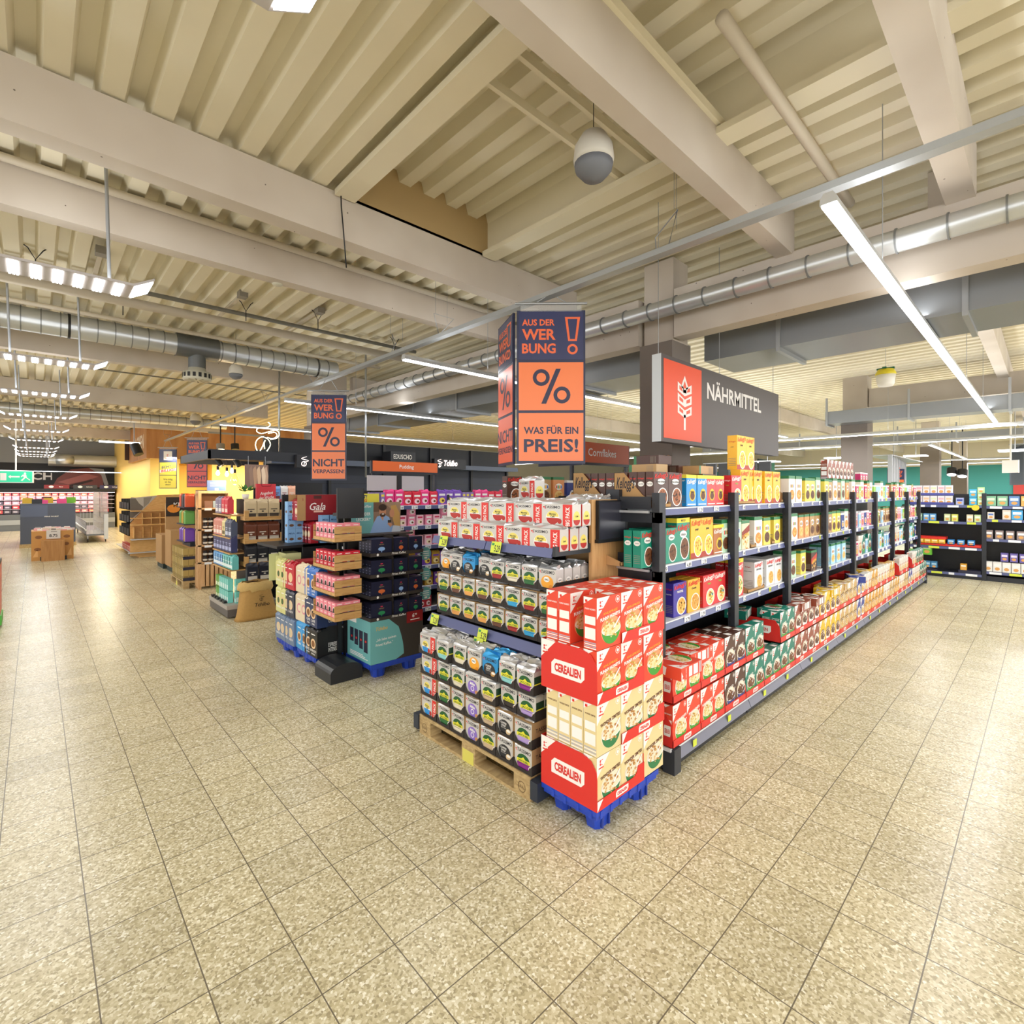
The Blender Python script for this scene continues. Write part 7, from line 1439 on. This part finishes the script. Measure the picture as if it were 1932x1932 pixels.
# things behind: banner posts, curtain strips, red mural, lights, sign
t = thing('strip_curtain', 'row of dark grey vertical strips hanging from a rail before the red mural', 'curtain', (22.5, .35, 2.05)); GRY = M('#5c6470', .5)
for i in range(9): MB().box(.32 * i, .05 * i, 0, .32 * i + .05, .05 * i + .18, 1.25, GRY).obj('strip', t)
MB().box(-.1, .0, 1.25, 3.2, .5, 1.28, STEEL).obj('rail', t); MB().box(-.1, -.6, 1.25, -.05, .1, 1.28, STEEL).obj('rail', t); MB().cyl((1.5, .2, 1.28), (1.5, .2, 2.35), .01, STEEL, 6).obj('rod', t)
t = thing('strip_curtain', 'row of pale grey vertical posts behind the middle of the cereal gondola', 'curtain', (17.5, 3.0, 1.8))
for i in range(10): MB().box(.55 * i, .05 * i, 0, .55 * i + .06, .05 * i + .1, 1.05 , M('#aeb3bd', .4)).obj('strip', t)
MB().box(0, .0, 1.05, 5.1, .6, 1.07, STEEL).obj('rail', t); MB().cyl((2, .3, 1.07), (2, .3, 2.6), .01, STEEL, 6).obj('rod', t)
t = thing('strip_curtain', 'row of dark partitions behind the tall yellow cereal boxes', 'curtain', (14.5, 5.2, 1.9))
for i in range(5): MB().box(.1, .38 * i, 0, .2, .38 * i + .3, .75, M('#3a3d44', .5)).obj('strip', t)
MB().box(.1, 0, .75, .2, 1.9, .77, STEEL).obj('rail', t); MB().cyl((.15, 1, .77), (.15, 1, 2.5), .01, STEEL, 6).obj('rod', t)
t = thing('tomato_mural', 'red printed mural of tomatoes on the teal wall', 'mural', (35.96, -1.4, 2.6)); mb = MB(); mb.box(-.02, -2.5, -1.0, 0, 2.6, .9, M('#b83a34', .6)); q = random.Random(2); pl = leftf(-.02, 0)
for i in range(26): mb.ell(pl, q.uniform(-2.2, 2.1), q.uniform(-.75, .65), q.uniform(.15, .3), q.uniform(.14, .26), M(q.choice(('#c4524a', '#a82f2a', '#d06a5e', '#8f2622')), .6), 1 + i % 4, 14)
mb.obj('mural_panel', t)
t = thing('department_sign', 'dark green GETRÄNKE sign in the distance behind the cereals', 'hanging sign', tuple(atY(1432, 888, 7))); mb = MB(); mb.box(0, 0, 0, 1.5, .06, .42, M('#2b3b38', .5)); mb.rect(front(0), 1.1, 0, 1.5, .42, M('#1f6b52', .5), 1); mb.txt(front(0), 'GETRÄNKE', .55, .12, .16, LTG, 1, 'c', .01, w=.9); mb.obj('sign_box', t)
MB().cyl((.7, .03, .42), (.7, .03, 2.2), .003, STEEL, 4).obj('suspension_wire', t)
for i, (px, py, X) in enumerate(((1578, 865, 20), (1728, 861, 22), (1915, 851, 18), (1448, 872, 17))):
    v = atX(px, py, X); t = thing('panel_light', 'small bright square ceiling light in the far hall, %s from left' % ('second', 'third', 'fourth', 'first')[i], 'ceiling light', v, 0, 'square lights of the far hall'); MB().box(-.3, -.3, 0, .3, .3, .03, LEDW).obj('diffuser', t); MB().cyl((0, 0, .03), (0, 0, 4.4 - v.z), .01, STEEL, 6).obj('rod', t); area('lamp', t, (0, 0, -.02), .6, .6, 40)
v = atX(1690, 944, 20); t = thing('offer_sign', 'small orange percent sign far behind the gondola end', 'hanging sign', v, HP, 'orange offer signs in the far hall'); sign_board(t, 'front_board', ['head', '%', 'nicht'], .45, 1.0); MB().cyl((0, .01, 1.0), (0, .01, 4.4 - v.z), .004, STEEL, 5).obj('cord', t) 
for i, (px, py) in enumerate(((1796, 884), (1816, 887))):
    v = atX(px, py, 27); t = thing('track_spot', 'small dark spotlight before the teal wall, %s of two' % ('left', 'right')[i], 'spotlight', v); mb = MB(); mb.cyl((0, 0, 0), (-.1, 0, -.25), .16, BLACK, 12); mb.cyl((0, 0, 0), (0, 0, 4.4 - v.z), .02, BLACK, 6); mb.obj('lamp_head', t); MB().cyl((-.1, 0, -.25), (-.104, 0, -.26), .14, LEDW, 12).obj('lens', t)
